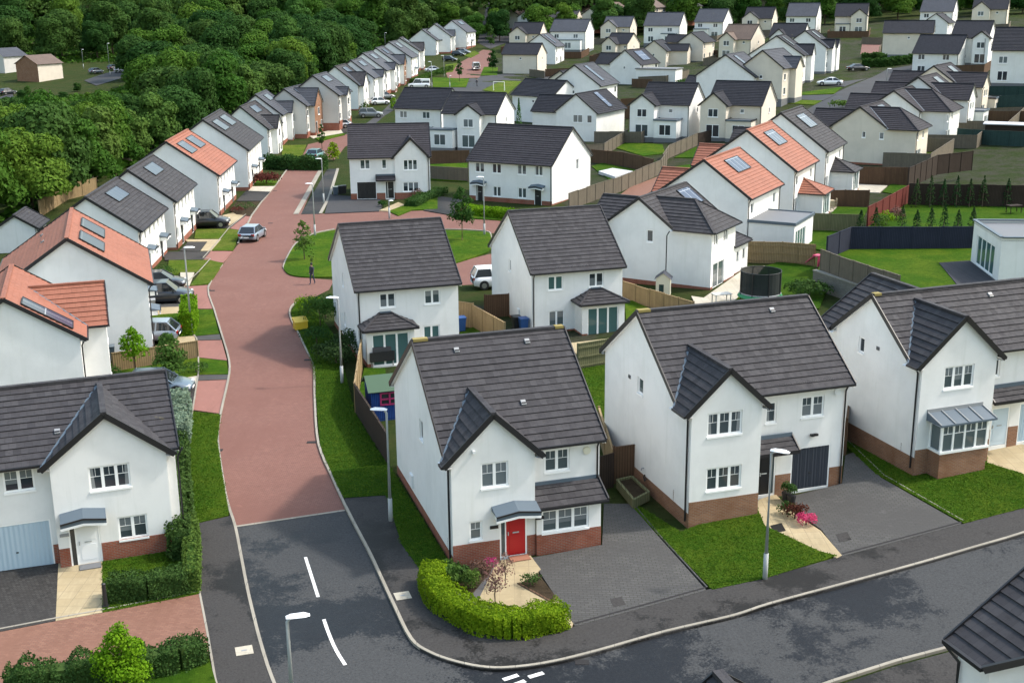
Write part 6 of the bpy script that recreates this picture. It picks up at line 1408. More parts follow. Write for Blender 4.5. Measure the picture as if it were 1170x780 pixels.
# ---------------------------------------------------------------- street lamps
def lamp(b, top, arm, label, **k):
    p = G(*b, K1); d = FW + RT * (top[0] - 585) / FPX + DN * (top[1] - 390) / FPX; t = np.hypot(p.x, p.y) / np.hypot(d[0], d[1]); h = CAMH + d[2] * t - p.z
    street_lamp(p, h, Vector(arm), label, **k)
lamp((391, 437.5), (387, 341), (-1, .1, 0), 'pale street lamp on the grass verge beside the sun-room house')
lamp((446.5, 594.5), (445, 469), (-1, .15, 0), 'pale street lamp at the corner of the red-door house, head turned left')
lamp((336.5, 834), (333, 706), (1, .25, 0), 'street lamp cut off by the bottom edge of the picture')
lamp((874, 660.5), (876.5, 515), (1, -.5, 0), 'pale street lamp in front of the navy garage house')
lamp((219, 381), (214, 283.5), (1, .1, 0), 'pale street lamp beside the parked dark SUVs')
lamp((360, 269), (356.5, 210.5), (-1, .1, 0), 'slim street lamp at the left tip of the green')
lamp((370, 232), (367, 182), (-1, .1, 0), 'slim street lamp beside the dark footpath by the wheelie bins')
lamp((553.5, 268), (553, 203), (-1, .2, 0), 'slim street lamp at the right end of the green')
lamp((445, 249), (444.5, 230), (1, .2, 0), 'short pale lamp post behind the sun-room house roof', head=.5)
lamp((493.5, 100), (493.5, 71), (-1, 0, 0), 'far street lamp beside the white van'); lamp((507.5, 87), (507.5, 64), (-1, 0, 0), 'far street lamp in front of the end-of-row houses'); lamp((1012.5, 101), (1013, 79), (1, 0, 0), 'street lamp on the far right street')
lamp((514, 100), (513, 87), (1, 0, 0), 'shortest far post on the green lawn', head=.4)
# ---------------------------------------------------------------- vehicles
def park(u, v, rz, paint, label, kind='hatch', off=.06, **k): return car(G(u, v, off), R(rz), paint, label, kind, **k)
park(289, 273, 84, 'car_silver', 'silver hatchback parked alone on the brick road', 'hatch', .02)
park(238, 259, 5, 'car_black', 'black car on the drive beside the grey-roofed house', 'suv')
park(188, 345, 8, 'car_navy', 'dark blue-black SUV nearest the pale strip path', 'suv'); park(184, 329.5, 8, 'car_black', 'black car parked right behind the dark SUV')
park(172, 389, 184, 'car_silver', 'silver car behind the low brown fence', 'hatch'); park(182, 449.5, 3, 'car_bluegrey', 'blue-grey car half hidden by the grey roof', 'hatch')
park(570, 327, 12, 'car_white', 'white car half hidden behind the second-row house', 'suv'); park(388, 146, 178, 'car_white', 'white hatchback behind the garage house roof'); park(424, 134, 4, 'car_grey', 'grey SUV parked beside the pale houses', 'suv')
park(434, 119.5, 20, 'car_white', 'white car partly hidden by the hipped roof'); park(440, 113, 20, 'car_grey', 'grey car just beyond the white one by the hipped roof')
park(361, 181, 80, 'car_teal', 'green-blue car behind the dark hedge', 'hatch'); park(479, 100.5, 182, 'car_white', 'white van on the far street', 'van', cat='van', name='parked_van'); park(496, 82.5, 4, 'car_white', 'pale car beyond the white van', 'saloon')
park(514, 70, 340, 'car_black', 'black car in front of the end-of-row gable', 'hatch'); park(524, 64, 335, 'car_black', 'black car beside the last white house', 'hatch'); park(530, 61.5, 335, 'car_grey', 'dark grey car closest to the last white house', 'hatch')
park(544, 80, 95, 'car_white', 'white van parked on the far brick square', 'van', cat='van', name='parked_van'); park(552, 38, 10, 'car_white', 'white car by the trees at the end of the far street'); park(547, 34, 10, 'car_silver', 'pale car close to the trees at the far street end')
park(948, 97.5, 172, 'car_white', 'white saloon parked on the far right street', 'saloon'); park(980, 81, 10, 'car_black', 'black car on the far brick drive', 'saloon')
# far left car park seen through the trees
for u, v, c, lb in ((110, 84, 'car_bluegrey', 'blue car in the tree-lined car park'), (131, 80, 'car_navy', 'dark blue car in the tree-lined car park'), (139, 83, 'car_white', 'white car in the tree-lined car park'), (152, 76, 'car_white', 'white car nearest the trees in the far car park'), (9, 108, 'car_navy', 'dark car at the left edge beside the brown house')):
    park(u, v, 60, c, lb)
# ---------------------------------------------------------------- people
person(G(357, 324.5, .03), R(150), 'person in dark clothes walking on the brick road by the green', 'jacket', 'denim')
person(G(545, 99, .05), R(60), 'person in dark clothes on the far street', 'jacket', 'cloth_black')
person(G(581, 95, .05), R(200), 'person in a red top standing near the goal frame', 'shirt_red', 'denim', .05, .05) if False else None
# ---------------------------------------------------------------- garden things
def playhouse():
    p = G(425, 480, .1); root = thing('playhouse', p, R(17), 'blue playhouse with pink window frame and green felt roof', 'playhouse'); mb = MB(); w, d, h = 2.0, 1.9, 1.75
    for fr in frames(w, d).values():
        L = w if abs(fr.s.x) > .5 else d; poly = [(0, -.1), (L, -.1), (L, h), (0, h)]; wall_panel(mb, fr, poly if abs(fr.s.x) > .5 else [(0, -.1), (L, -.1), (L, h), (L / 2, h + .5), (0, h)], [(.55, 1.55, .85, 1.5)] if fr.n.y < -.5 else [], 'wood_blue', 0, .06)
    mb.obj('wall', root); f = frames(w, d)['f']; mb = MB()
    for a in (.5, 1.0, 1.5): mb.box((a, -.05, .8), .09, .07, .75, 'paint_pink')
    for z in (.8, 1.12, 1.47): mb.box((.5, -.052, z), 1.09, .07, .08, 'paint_pink')
    wn_ = mb.obj('window', root); mb = MB(); mb.face([(.55, .04, .85), (1.55, .04, .85), (1.55, .04, 1.5), (.55, .04, 1.5)], 'glass'); mb.obj('pane', wn_)
    mb = MB()
    for y0, y1 in ((-.2, d / 2), (d + .2, d / 2)): mb.bar((w / 2, y0, h - .1), (w / 2, y1, h + .56), w + .35, .05, 'felt_green', up=(0, 0, 1))
    mb.obj('roof', root)
playhouse()
def barbecue():
    root = thing('barbecue', G(436, 417, .1), R(20), 'black covered barbecue on the lawn beside the sun room', 'barbecue'); mb = MB()
    mb.box((-.8, -.35, .35), 1.6, .7, .6, 'plastic_black'); mb.tube([(-.6, 0, .98), (.6, 0, .98)], [.33, .33], 'plastic_black', 12); mb.obj('cover', root); mb = MB()
    for x in (-.7, .7):
        for y in (-.28, .28): mb.tube([(x, y, 0), (x, y, .4)], .04, 'grey_metal', 6)
    mb.obj('leg', root)
barbecue()
def trampoline(u, v, r=1.5):
    root = thing('trampoline', G(u, v, .13), 0, 'round trampoline with a dark net and green skirt on the patio lawn', 'trampoline'); n = 8; mb = MB()
    ring = [(r * math.cos(a), r * math.sin(a)) for a in [2 * math.pi * k / 32 for k in range(33)]]
    mb.tube([(x, y, .75) for x, y in ring], .05, 'grey_metal', 6, False); mb.face([(x * .93, y * .93, .74) for x, y in ring[:-1]], 'cloth_black'); mb.obj('mat', root); mb = MB()
    for (x0, y0), (x1, y1) in zip(ring, ring[1:]): mb.face([(x0, y0, .78), (x1, y1, .78), (x1 * 1.12, y1 * 1.12, .5), (x0 * 1.12, y0 * 1.12, .5)], 'plastic_green')
    mb.obj('skirt', root)
    for k in range(n):
        a = 2 * math.pi * k / n + .2; mb = MB(); mb.tube([(r * 1.03 * math.cos(a), r * 1.03 * math.sin(a), 0), (r * 1.03 * math.cos(a), r * 1.03 * math.sin(a), 2.45)], .035, 'plastic_black', 6); mb.obj('pole', root)
    mb = MB()
    for (x0, y0), (x1, y1) in zip(ring, ring[1:]): mb.face([(x0, y0, .8), (x1, y1, .8), (x1, y1, 2.4), (x0, y0, 2.4)], 'net')
    mb.tube([(x, y, 2.4) for x, y in ring], .03, 'plastic_black', 6, False); mb.obj('net', root)
m = newmat('net', (.012, .017, .016), .9); t = NT(m); mxs = t.n.new('ShaderNodeMixShader'); trn = t.n.new('ShaderNodeBsdfTransparent'); mxs.inputs[0].default_value = .93
t.l.new(trn.outputs[0], mxs.inputs[1]); t.l.new(t.b.outputs[0], mxs.inputs[2]); t.l.new(mxs.outputs[0], t.n['Material Output'].inputs[0])
trampoline(868, 345)
def small_house():
    root = thing('playhouse', G(749, 337, .1), R(-12), 'small cream playhouse with a grey roof against the white gable', 'playhouse'); mb = MB(); w, d, h = 1.1, 1.1, 1.35
    for k, fr in frames(w, d).items():
        L = w if k in 'fb' else d; wall_panel(mb, fr, [(0, -.1), (L, -.1), (L, h), (L / 2, h + .38), (0, h)] if k in 'fb' else [(0, -.1), (L, -.1), (L, h), (0, h)], [(.25, .62, .05, .85)] if k == 'f' else [], 'cream_paint', 0, .05)
    mb.obj('wall', root); mb = MB(); mb.box((.25, .03, .0), .37, .03, .85, 'fence_teal'); mb.obj('door', root); mb = MB()
    mb.face([(-.12, -.12, h - .1), (-.12, d + .1, h - .1), (w / 2, d + .1, h + .42), (w / 2, -.12, h + .42)], 'roof_slate'); mb.face([(w + .12, -.12, h - .1), (w / 2, -.12, h + .42), (w / 2, d + .1, h + .42), (w + .12, d + .1, h - .1)], 'roof_slate'); mb.obj('roof', root)
small_house()
def table_set(p, label, mat='wicker', s=1.):
    root = thing('garden_table', p, .3, label, 'table'); mb = MB(); mb.box((-.7, -.4, .68), 1.4, .8, .06, mat); mb.obj('tabletop', root)
    for x in (-.6, .6):
        for y in (-.32, .32): mb = MB(); mb.box((x - .03, y - .03, 0), .06, .06, .68, mat); mb.obj('leg', root)
def chair_(p, rz, label, mat='wicker', group=None):
    root = thing('garden_chair', p, rz, label, 'chair', group); mb = MB(); mb.box((-.25, -.25, .4), .5, .5, .06, mat); mb.obj('seat', root); mb = MB(); mb.box((-.25, .2, .45), .5, .05, .5, mat); mb.obj('backrest', root)
    for x in (-.22, .18):
        for y in (-.22, .18): mb = MB(); mb.box((x, y, 0), .05, .05, .4, mat); mb.obj('leg', root)
    return root
table_set(G(946, 237, .13), 'tan garden table on the pale patio by the small terracotta hipped sun room')
for k, (u, v, a) in enumerate(((939, 237.5, 90), (953, 237, -90), (942, 235, 0), (950, 239.5, 180))): chair_(G(u, v, .13), R(a), 'tan garden chair round the table by the small terracotta hipped sun room', 'wicker', 'chairs round the tan garden table')
table_set(G(824, 346, .13), 'small pale garden stand on the patio in front of the trampoline', 'stone_pale')
table_set(G(728, 156, .1), 'grey garden table behind the flat-roofed white extension', 'grey_metal'); chair_(G(722, 156, .1), 1.2, 'grey garden chair beside the grey table on the far patio', 'grey_metal')
table_set(GZ(1158, 243, ZT + .1), 'dark garden table on the upper terrace at the right edge', 'fence_dark'); 
def bin_(u, v, mat, label, h=1.05, rz=.3, off=.1, group=None):
    root = thing('wheelie_bin', G(u, v, off), rz, label, 'bin', group); mb = MB(); c0 = [(-.22, -.26, .06), (.22, -.26, .06), (.22, .22, .06), (-.22, .22, .06)]; c1 = [(-.29, -.36, h - .08), (.29, -.36, h - .08), (.29, .3, h - .08), (-.29, .3, h - .08)]
    for k in range(4): mb.face([c0[k], c0[(k + 1) % 4], c1[(k + 1) % 4], c1[k]], mat)
    mb.face(c0[::-1], mat); mb.obj('body', root); mb = MB(); mb.box((-.31, -.39, h - .08), .62, .72, .07, mat); mb.tube([(-.24, .36, h - .04), (.24, .36, h - .04)], .025, 'plastic_black', 6); mb.obj('lid', root)
    for x in (-.25, .19): mb = MB(); mb.tube([(x, .24, .1), (x + .06, .24, .1)], .1, 'rubber', 10); mb.obj('wheel', root)
bin_(383.5, 223, 'car_bluegrey', 'grey-blue wheelie bin nearest the footpath beside the garage house', group=None); bin_(389, 222, 'plastic_black', 'black wheelie bin next to the grey-blue one'); bin_(393, 221.5, 'plastic_black', 'black wheelie bin nearest the garage house wall')
bin_(590, 377, 'plastic_black', 'black wheelie bin against the white gable'); bin_(598, 379, 'plastic_blue', 'blue wheelie bin behind the front corner house'); bin_(527, 378, 'plastic_blue', 'blue wheelie bin beside the sun-room house wall')
bin_(174, 357, 'grey_metal', 'light grey bin at the corner of the terracotta-roofed house'); bin_(127, 412, 'car_bluegrey', 'grey-blue bin behind the low board fence'); bin_(245, 268, 'plastic_black', 'black bin by the front door of the grey-roofed house') if False else None
def grit():
    root = thing('grit_bin', G(343.5, 375, .12), R(25), 'yellow grit bin on the grass verge', 'grit bin'); mb = MB(); mb.box((-.45, -.35, 0), .9, .7, .55, 'plastic_yellow'); mb.obj('body', root); mb = MB(); mb.face([(-.5, -.4, .55), (.5, -.4, .55), (.5, .4, .78), (-.5, .4, .78)], 'plastic_yellow'); mb.face([(-.5, .4, .55), (.5, .4, .55), (.5, .4, .78), (-.5, .4, .78)], 'plastic_yellow')
    for x in (-.5, .5): mb.face([(x, -.4, .55), (x, .4, .55), (x, .4, .78)], 'plastic_yellow')
    mb.obj('lid', root)
grit()
def planter():
    P = [G(u, v, .12) for u, v in ((705, 557), (722, 553), (741, 571), (724, 580))]; b = P[0].copy(); root = thing('raised_planter', b, 0, 'wooden raised planter of dark soil beside the white gable', 'planter'); mb = MB()
    for p, q in zip(P, P[1:] + P[:1]): mb.bar(p - b + Vector((0, 0, .22)), q - b + Vector((0, 0, .22)), .12, .44, 'fence_green')
    mb.obj('frame', root); mb = MB(); mb.face([p - b + Vector((0, 0, .34)) for p in P], 'soil'); mb.obj('soil', root)
planter()
def goal():
    root = thing('goal_frame', G(570, 104, .05), R(-10), 'white goal frame on the far green', 'goal'); mb = MB()
    for x in (-1.2, 1.2): mb.tube([(x, 0, 0), (x, 0, 1.9)], .06, 'paint_white', 8); mb.tube([(x, 0, 1.9), (x, .9, 0)], .03, 'paint_white', 6)
    mb.tube([(-1.2, 0, 1.9), (1.2, 0, 1.9)], .06, 'paint_white', 8); mb.obj('frame', root)
goal()
def slide():
    root = thing('toy_slide', G(934, 303.5, .12), R(40), 'pink plastic toy in the corner of the trampoline lawn', 'toy'); mb = MB(); mb.box((-.35, -.3, 0), .7, .08, .9, 'plastic_pink'); mb.box((-.35, -.3, .8), .7, .6, .12, 'plastic_pink'); mb.obj('ladder', root); mb = MB(); mb.bar((0, .2, .85), (0, 1.1, .1), .5, .06, 'plastic_pink'); mb.obj('chute', root)
slide()
def bollard():
    root = thing('bollard', G(121, 692, .12), 0, 'black post at the end of the beige garden path', 'bollard'); mb = MB(); mb.tube([(0, 0, 0), (0, 0, .95), (0, 0, 1.0)], [.09, .08, .02], 'plastic_black', 10); mb.obj('post', root); mb = MB(); mb.box((-.12, -.12, -.05), .24, .24, .1, 'plastic_black'); mb.obj('base', root)
bollard()
tag(sheet('garden_mat', [(684, 195.5), (700, 192), (723, 195.5), (703, 202)], 'pale_sheet', .45, kind=None, skirt=.4), 'pale square cover in the fenced garden behind the pair of houses', 'cover')
def dish():
    q = HP['C'][0]; fr = frames(q[4], q[5])['f']; root = thing('security_light', Vector((q[0], q[1], q[2])), q[3], 'small white security light under the gable of the red-door house', 'light'); mb = MB(); p = fr.p(.95, 5.0, q[10])
    mb.cbox(p + Vector((0, -.07, 0)), .12, .14, .12, 'lamp_white'); mb.obj('lamp_body', root)
dish()
def alarm(key, s, z, o, mat, label, r=.17):
    q = HP[key][0]; fr = frames(q[4], q[5])['f']; root = thing('alarm_box', Vector((q[0], q[1], q[2])), q[3], label, 'alarm box'); mb = MB(); c = fr.p(s, z, o); mb.tube([c, c + fr.n * .09], r, mat, 14); mb.obj('case', root)
alarm('C', 6.2, 4.1, 0, 'cream_paint', 'round cream alarm box by the upper window of the red-door house'); alarm('D', 8.15, 4.75, 0, 'lamp_white', 'white alarm box under the eaves above the navy garage')
def number_plate(key, s, z, o, text, mat, label, bg=None):
    q = HP[key][0]; root = thing('house_sign', Vector((q[0], q[1], q[2])), q[3], label, 'sign'); fr = frames(q[4], q[5])['f']; mb = MB(); mb.cbox(fr.p(s, z, o + .02), .36, .03, .14, mat); mb.obj('plate', root)
number_plate('C', 1.78, 1.55, HP['C'][0][10], '', 'black_trim', 'small black plaque on the wall beside the red door'); number_plate('A', 3.85, 1.55, HP['A'][0][10], '', 'grey_metal', 'small grey plaque beside the white front door')
def wall_lamp(key, s, z, o, label):
    q = HP[key][0]; fr = frames(q[4], q[5])['f']; root = thing('wall_light', Vector((q[0], q[1], q[2])), q[3], label, 'wall light'); mb = MB(); c = fr.p(s, z, o)
    mb.cbox(c + fr.n * .04, .14, .08, .14, 'black_trim'); mb.cbox(c + fr.n * .14 + Vector((.1, 0, .05)), .16, .14, .1, 'black_trim'); mb.cbox(c + fr.n * .14 + Vector((-.1, 0, .05)), .16, .14, .1, 'black_trim'); mb.obj('case', root)
wall_lamp('D', 7.0, 2.75, 0, 'twin floodlight on the wall above the navy garage door'); wall_lamp('C', 3.7, 1.75, .98, 'dark wall light beside the bay window of the red-door house')
# shed at the right edge, low white block in the middle estate
def shed():
    root = thing('shed', G(1152, 160, .1), R(-25), 'dark shed with a pale flat roof by the blue-green fence', 'shed'); mb = MB(); mb.box((-3, -1.5, -.5), 6, 3, 2.6, 'fence_dark'); mb.obj('wall', root); mb = MB(); mb.bar((-3.3, 0, 2.2), (3.3, 0, 2.2), 3.5, .12, 'pale_sheet'); mb.obj('roof', root)
shed()
def block():
    root = thing('garden_room', G(752, 95, .1), R(-25), 'white single-storey flat-roofed block in the middle of the estate', 'annex'); mb = MB(); mb.box((-4.5, -2, -1), 9, 5, 4.0, 'render_white'); mb.obj('wall', root); mb = MB(); mb.box((-4.7, -2.2, 3.0), 9.4, 5.4, .22, 'flat_roof'); mb.obj('roof', root)
block()

# small fittings on the near walls
def fitting(key, side, s, z, kind, label, o=0.):
    q = HP[key][0]; fr = frames(q[4], q[5])[side]; root = thing({'meter': 'meter_box', 'vent': 'wall_vent', 'tap': 'outside_tap', 'mat': 'doormat'}[kind], Vector((q[0], q[1], q[2])), q[3], label, {'meter': 'meter box', 'vent': 'vent', 'tap': 'tap', 'mat': 'doormat'}[kind]); mb = MB(); A, N, Z = fr.s, fr.n, Vector((0, 0, 1))
    if kind == 'meter':
        mb.box(fr.p(s, z, o), .5, .09, .6, 'lamp_white', A, N, Z); mb.obj('case', root); mb = MB(); mb.box(fr.p(s + .03, z + .03, o + .09), .44, .012, .54, 'bar_white', A, N, Z); mb.obj('door', root)
    elif kind == 'vent':
        mb.box(fr.p(s, z, o), .24, .03, .18, 'flat_roof', A, N, Z)
        for k in range(3): mb.box(fr.p(s + .03, z + .03 + k * .05, o + .03), .18, .015, .02, 'black_trim', A, N, Z)
        mb.obj('grille', root)
    elif kind == 'tap':
        mb.tube([fr.p(s, z, o), fr.p(s, z, o + .12), fr.p(s, z - .1, o + .14)], .03, 'grey_metal', 6); mb.tube([fr.p(s + .2, z - .35, o + .1), fr.p(s + .35, z - .2, o + .12), fr.p(s + .5, z - .35, o + .1), fr.p(s + .35, z - .5, o + .12), fr.p(s + .2, z - .35, o + .1)], .035, 'plastic_black', 6); mb.obj('hose', root)
    else: mb.box(fr.p(s, z, o), .85, .5, .03, {'C': 'terracotta', 'A': 'flat_roof', 'D': 'fence_dark'}[key], A, N, Z); mb.obj('pile', root)
fitting('D', 'l', 3.0, 4.7, 'vent', 'small grey wall vent high on the gable beside the raised planter'); fitting('E', 'l', 3.4, 5.0, 'vent', 'small grey wall vent on the gable of the bay-window house')
fitting('D', 'l', 5.0, .8, 'tap', 'coiled black hose on the brick plinth beside the raised planter'); fitting('C', 'l', 3.2, .7, 'meter', 'white meter box on the shaded gable of the red-door house'); fitting('C', 'f', 2.35, .13, 'mat', 'rust-coloured doormat at the red front door', HP['C'][0][10] + .1)
fitting('A', 'f', 4.3, .13, 'mat', 'grey doormat at the white front door', HP['A'][0][10] + .1); fitting('K', 'l', 7.2, .7, 'meter', 'white meter box on the gable beside the spreading bushes'); fitting('L', 'l', 6.6, .7, 'meter', 'white meter box on the gable above the brown fence')
# ---------------------------------------------------------------- the wood
PROTO = []
for k in range(5):
    r_ = bpy.data.objects.new('tree', None); COL.objects.link(r_)
    rad, h = (4.6, 5.2, 4.2, 5.6, 4.8)[k], (11.5, 12.5, 12.0, 11.0, 13.5)[k]
    trunk(r_, h * .62, .28, 5, 2.2); crown_mesh(31 + k, rad, h, 11000, .45, ('leaf_wood', 'leaf_wood', 'leaf_mid', 'leaf_dark', 'leaf_dark')[k], r_, nl=19); PROTO.append(r_)
WOODLAB = 'broad leafy tree in the dense wood behind the left row'; TOPLAB = 'leafy tree in the tree belt along the top behind the estate'
used = [False] * 5; NT_ = [0]
def plant(x, y, s, label, group, k=None):
    k = random.randrange(5) if k is None else k; loc = Vector((x, y, float(zt(x, y)) - .3)); rz = random.random() * 6.28; sc = (s * random.uniform(.9, 1.1), s * random.uniform(.9, 1.1), s * random.uniform(.85, 1.12))
    if not used[k]:
        o = PROTO[k]; used[k] = True; o.location = loc; o.rotation_euler = (0, 0, rz); o.scale = sc; tag(o, label, 'tree', group)
    else: dup(PROTO[k], loc, rz, label, group, sc)
    NT_[0] += 1
def visible(x, y, z=8):
    d = np.array([x, y, z - CAMH]); w = d @ FW; u = 585 + FPX * (d @ RT) / w; v = 390 + FPX * (d @ DN) / w
    return w > 0 and -70 < u < 1240 and v > -70 and v < 800
def edge_x(y):          # right-hand edge of the wood: behind the gardens of the left row
    return np.interp(y, [60, 100, 120, 150, 190, 230, 300, 370, 400, 430], [-62, -57, -53, -53, -53, -47, -42, -40, -30, -12])
rng = random.Random(11)
y = 84.
while y < 455:
    sp = 7.2 + max(0, y - 120) * .026; x = float(edge_x(y)) - 3
    while x > -215:
        xx, yy = x + rng.uniform(-.28, .28) * sp, y + rng.uniform(-.28, .28) * sp
        park_ = (-160 < xx < -96 and 296 < yy < 366); uu = 585 + FPX * xx / (yy * .97 + 4); cap = max(.22, (22.4 - yy * .0700 - float(zt(xx, yy))) / 12.8) if uu < 172 and yy < 300 else 9.          # the clearing with the car park and brown house
        if not park_ and visible(xx, yy) and NT_[0] < 250: plant(xx, yy, min(cap, (.80 + .34 * rng.random()) * (1 + max(0, y - 200) * .0013)), WOODLAB, 'trees of the wood behind the left row', rng.choice((0, 1, 2, 0, 1, 2, 3)) if yy < 190 else rng.choice((0, 1, 2, 3, 4, 3, 4, 3, 4)))  # more dark-leaved trees farther back: cloud shade put into leaf colour
        x -= sp
    y += sp * .92
n0 = NT_[0]
for yy in (402, 416, 431):
    x = -14
    while x < 205:
        xx = x + rng.uniform(-3, 3); y2 = yy - max(0, xx - 60) * .16 + rng.uniform(-4, 4)
        if visible(xx, y2, 20): plant(xx, y2, .8 + .5 * rng.random(), TOPLAB, 'trees of the belt along the top')
        x += 11.5
print('trees', NT_[0], n0)
# one far mass of woodland beyond the trees one can tell apart
def far_wood():
    P, N = [], []
    for _ in range(1500):
        y = 428 + 190 * rng.random() ** 1.4; x = rng.uniform(-.46, .50) * y
        r_ = rng.uniform(4.5, 7.5); c = np.array([x, y, float(zt(x, y)) + 7 + rng.uniform(0, 4)]); n = 150; d = RNG.normal(0, 1, (n, 3)); d /= np.linalg.norm(d, axis=1)[:, None]; d[:, 2] = np.abs(d[:, 2]); P.append(c + d * r_ * np.array([1, 1, .9]) * (1 - .3 * RNG.random((n, 1)))); N.append(d)
    P, N = np.concatenate(P), np.concatenate(N); o = leaves('far_wood', P, N, 1.15 * (.6 + .8 * RNG.random(len(P))), 'leaf_dark'); tag(o, 'far dark wooded slope above the estate', 'woodland', kind='stuff')
far_wood()
def undergrowth():
    n = 90000; y = 70 + 390 * RNG.random(n) ** 1.2; ex = np.array([edge_x(v) for v in y]); x = ex - 1 - (120 + .25 * y) * RNG.random(n); k = ~((x > -162) & (x < -94) & (y > 285) & (y < 366)); x, y = x[k], y[k]; n = len(x)
    P = np.stack([x, y, zt(x, y) + .2 + np.minimum(np.where(585 + FPX * x / (y * .97 + 4) < 172, np.clip(18.5 - y * .068, .5, 7.2), 7.2), .5 + np.abs(ex[k] - x) * .9) * RNG.random(n)], 1); N = RNG.normal(0, .6, (n, 3)); N[:, 2] = 1; o = leaves('undergrowth', P, N, 1.0 * (.6 + .8 * RNG.random(n)), 'leaf_wood'); tag(o, 'bushes and young growth filling the gaps of the wood', 'undergrowth', kind='stuff')
undergrowth()
sheet('car_park', [(96, 92), (160, 72), (172, 80), (110, 98)], 'asphalt_far', .1)
sheet('car_park', [(-20, 118), (14, 106), (18, 118), (-10, 130)], 'asphalt_far', .1)
def brown_house():
    p = G(45, 94, 0); root = thing('house', p, R(62), 'brown brick house with a grey-brown roof among the trees at the left', 'house'); W, RFm = MB(), MB(); w, d, e, t = 8, 8, 4.6, .5; r = e + d / 2 * t
    for k, fr in frames(w, d).items():
        L = w if k in 'fb' else d; wall_panel(W, fr, [(0, -2), (L, -2), (L, e), (0, e)] if k in 'fb' else [(0, -2), (L, -2), (L, e), (L / 2, r), (0, e)], [], 'brick_brown' if k != 'f' else 'render_cream')
    W.obj('wall', root)
    for a, b in ((-.4, d / 2), (d + .4, d / 2)): RFm.face([(-.3, a, e - .2), (w + .3, a, e - .2), (w + .3, b, r + .05), (-.3, b, r + .05)], 'roof_brown')
    RFm.obj('roof', root)
    root = thing('house', G(6, 84, 0), R(62), 'pale house with a grey roof cut off by the left edge', 'house'); W, RFm = MB(), MB()
    for k, fr in frames(w, d).items():
        L = w if k in 'fb' else d; wall_panel(W, fr, [(0, -2), (L, -2), (L, e), (0, e)] if k in 'fb' else [(0, -2), (L, -2), (L, e), (L / 2, r), (0, e)], [], 'render_grey')
    W.obj('wall', root)
    for a, b in ((-.4, d / 2), (d + .4, d / 2)): RFm.face([(-.3, a, e - .2), (w + .3, a, e - .2), (w + .3, b, r + .05), (-.3, b, r + .05)], 'roof_slate')
    RFm.obj('roof', root)
brown_house()
for u, v, tp, lb in ((126, 86, 50, 'tall grey lamp post in the tree-lined car park'), (95.5, 78, 57, 'grey lamp post at the left of the car park'), (440, 50, 38, 'thin post rising behind the middle of the left row')):
    lamp((u, v), (u - 1, tp), (1, 0, 0), lb, head=.6)
# older brown-roofed houses along the top of the estate
for u, v, ds, yw, lb, w_, d_ in ((783, 84, 225, -28, 'small cream garage with a ridged roof behind the green bush', 5.5, 4.5), (652, 71, 262, 60, 'small brown-roofed cream outbuilding beside the grey fence', 5, 5), (632, 86, 235, -25, 'low dark-roofed garage behind the big blank gable', 6, 4)):
    dd = FW + RT * (u - 585) / FPX + DN * (v - 390) / FPX; p = np.array([0, 0, CAMH]) + dd * ds; house('gar', lb, [p[0], p[1], float(zt(p[0], p[1])), R(yw), w_, d_, 2.5, .6], (), 'render_cream', 'roof_black', {'f': [W1(1.2, 2.2, 1, 2)]}, 0, .1, .1, pmat='flat_roof', pipes=(), cat='garage', name='garage')
def old(u, v, dist, yaw, label, mat='render_cream', roof='roof_brown', w=8.5, d=8, e=4.6):
    dd = FW + RT * (u - 585) / FPX + DN * (v - 390) / FPX; p = np.array([0, 0, CAMH]) + dd * dist; house('old', label, [p[0], p[1], p[2], R(yaw), w, d, e, .6], (), mat, roof, {'f': [W2(1, 2.4, 3, 4.1), W2(w - 2.6, w - 1.2, 3, 4.1)], 'l': [W1(3.4, 4.4, 3, 4)]}, 0, .1, .1, pipes=())
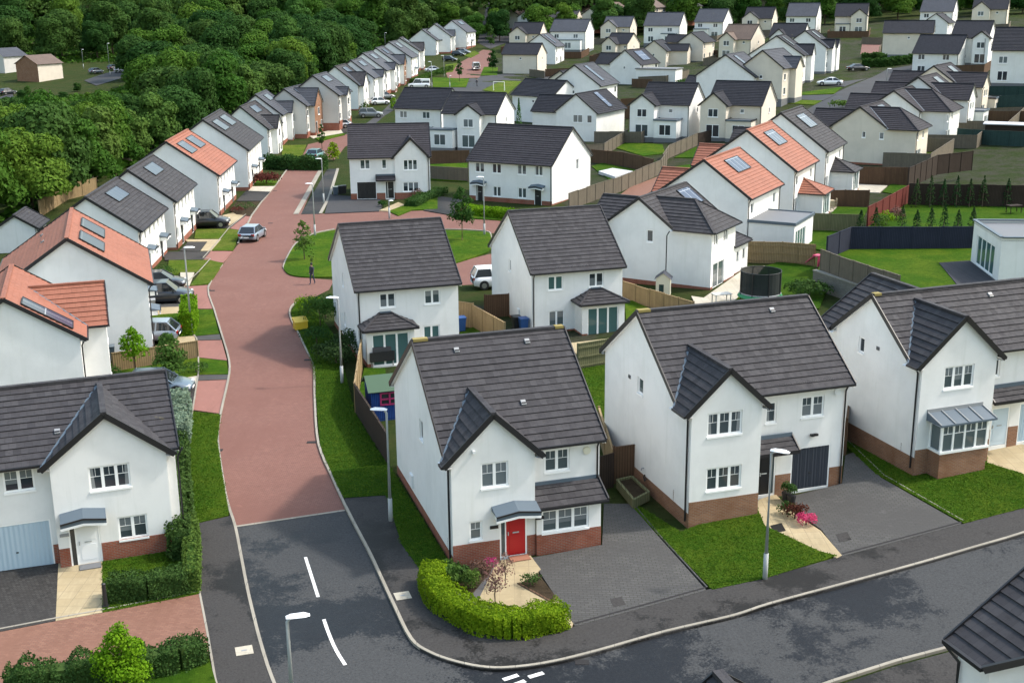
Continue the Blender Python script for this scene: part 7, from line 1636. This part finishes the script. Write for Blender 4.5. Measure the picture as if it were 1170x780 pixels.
for u, v, ds, yw, lb, mt, rf, w in ((628, 37, 400, -20, 'dark-roofed low house behind the deep blue-grey roof, on the left', 'render_cream', 'roof_dark', 9), (655, 29, 415, -20, 'low cream house with a dark roof and small windows under the trees', 'render_cream', 'roof_brown', 10), (676, 27, 420, -20, 'low cream house with a pale roof panel under the trees', 'render_cream', 'roof_dark', 9),
                             (593, 33, 420, 60, 'small pale gable house at the left end of the top rows', 'render_grey', 'roof_brown', 8), (616, 36, 395, 60, 'brown-roofed house with its gable towards the camera, behind the small cream one', 'render_grey', 'roof_brown', 9), (690, 33, 395, 60, 'brown-roofed house left of the similar gabled pair', 'render_cream', 'roof_brown', 9), (706, 28, 400, 60, 'brown-roofed gable house in the middle of the top rows', 'render_cream', 'roof_brown', 9),
                             (720, 26, 410, -20, 'dark brown-roofed house below the first trees', 'render_cream', 'roof_brown', 8), (748, 25, 395, 60, 'brown-roofed gable behind the wide blue-grey roof', 'render_cream', 'roof_brown', 9), (790, 24, 390, 60, 'grey gable house with an upper window behind the blue-grey roof', 'render_grey', 'roof_dark', 9), (816, 12, 440, -20, 'dark-roofed house at the top between two pale ones', 'render_cream', 'roof_dark', 9),
                             (842, 14, 430, 60, 'white house with a low dark side roof at the top', 'render_white', 'roof_dark', 9), (868, 8, 430, -20, 'cream house at the top edge right of the low dark roof', 'render_cream', 'roof_dark', 9), (975, 9, 430, -20, 'pale house partly hidden by trees at the top right', 'render_cream', 'roof_dark', 9), (765, 14, 430, -20, 'low house under the dark trees at the top centre', 'render_grey', 'roof_brown', 9), (800, 12, 445, -20, 'small white house hidden in trees at the top', 'render_white', 'roof_dark', 8)):
    old(u, v, ds, yw, lb, mt, rf, w)

# ---------------------------------------------------------------- grass blades on the nearest lawns
def blades():
    polys = [[(441, 565), (459, 621), (480, 650), (500, 668), (518, 650), (446, 533), (405, 470), (388, 400), (352, 342), (337, 349), (332.5, 357), (353, 403), (361, 440), (361.5, 457), (366, 508), (382, 547), (393, 568)],
             [(721, 572), (778, 607), (862, 573), (874, 600), (936, 629), (956, 634), (875, 659.5), (814, 672.5), (754, 612)], [(966, 487), (1042, 538), (1074, 540), (1128, 521), (1128, 528), (1170, 541), (1172, 579), (1101, 597), (1000, 540), (968, 510)],
             [(117, 640), (200, 627), (216, 600), (226, 598), (228, 677.4), (117, 699)], [(219, 469.7), (252, 473.4), (248.5, 503), (255, 547), (260.5, 579), (261, 588), (226, 596.5), (215, 600), (205, 540)], [(664, 421), (693, 416), (693, 492), (686, 492)]]
    P = []
    for pl in polys:
        W = np.array([G(u, v, K2)[:2] for u, v in pl]); lo, hi = W.min(0), W.max(0); n = int((hi - lo).prod() * 420); q = lo + (hi - lo) * RNG.random((n, 2)); ins = np.zeros(n, bool); j = len(W) - 1
        for i in range(len(W)):
            c = ((W[i, 1] > q[:, 1]) != (W[j, 1] > q[:, 1])) & (q[:, 0] < (W[j, 0] - W[i, 0]) * (q[:, 1] - W[i, 1]) / (W[j, 1] - W[i, 1] + 1e-12) + W[i, 0]); ins ^= c; j = i
        q = q[ins] + RNG.normal(0, .05, (ins.sum(), 2)); P.append(np.column_stack([q, zt(q[:, 0], q[:, 1]) + K2 + .025]))
    P = np.concatenate(P); N = RNG.normal(0, 1, P.shape); N[:, 2] = np.abs(N[:, 2]) + .6
    o = leaves('grass', P, N, .05 * (.5 + RNG.random(len(P))), 'blade', jit=.2); tag(o, 'short mown grass on the front lawns', 'grass', kind='stuff')
m_leaf('blade', (.050, .118, .007), (.105, .165, .014), .0)
blades()
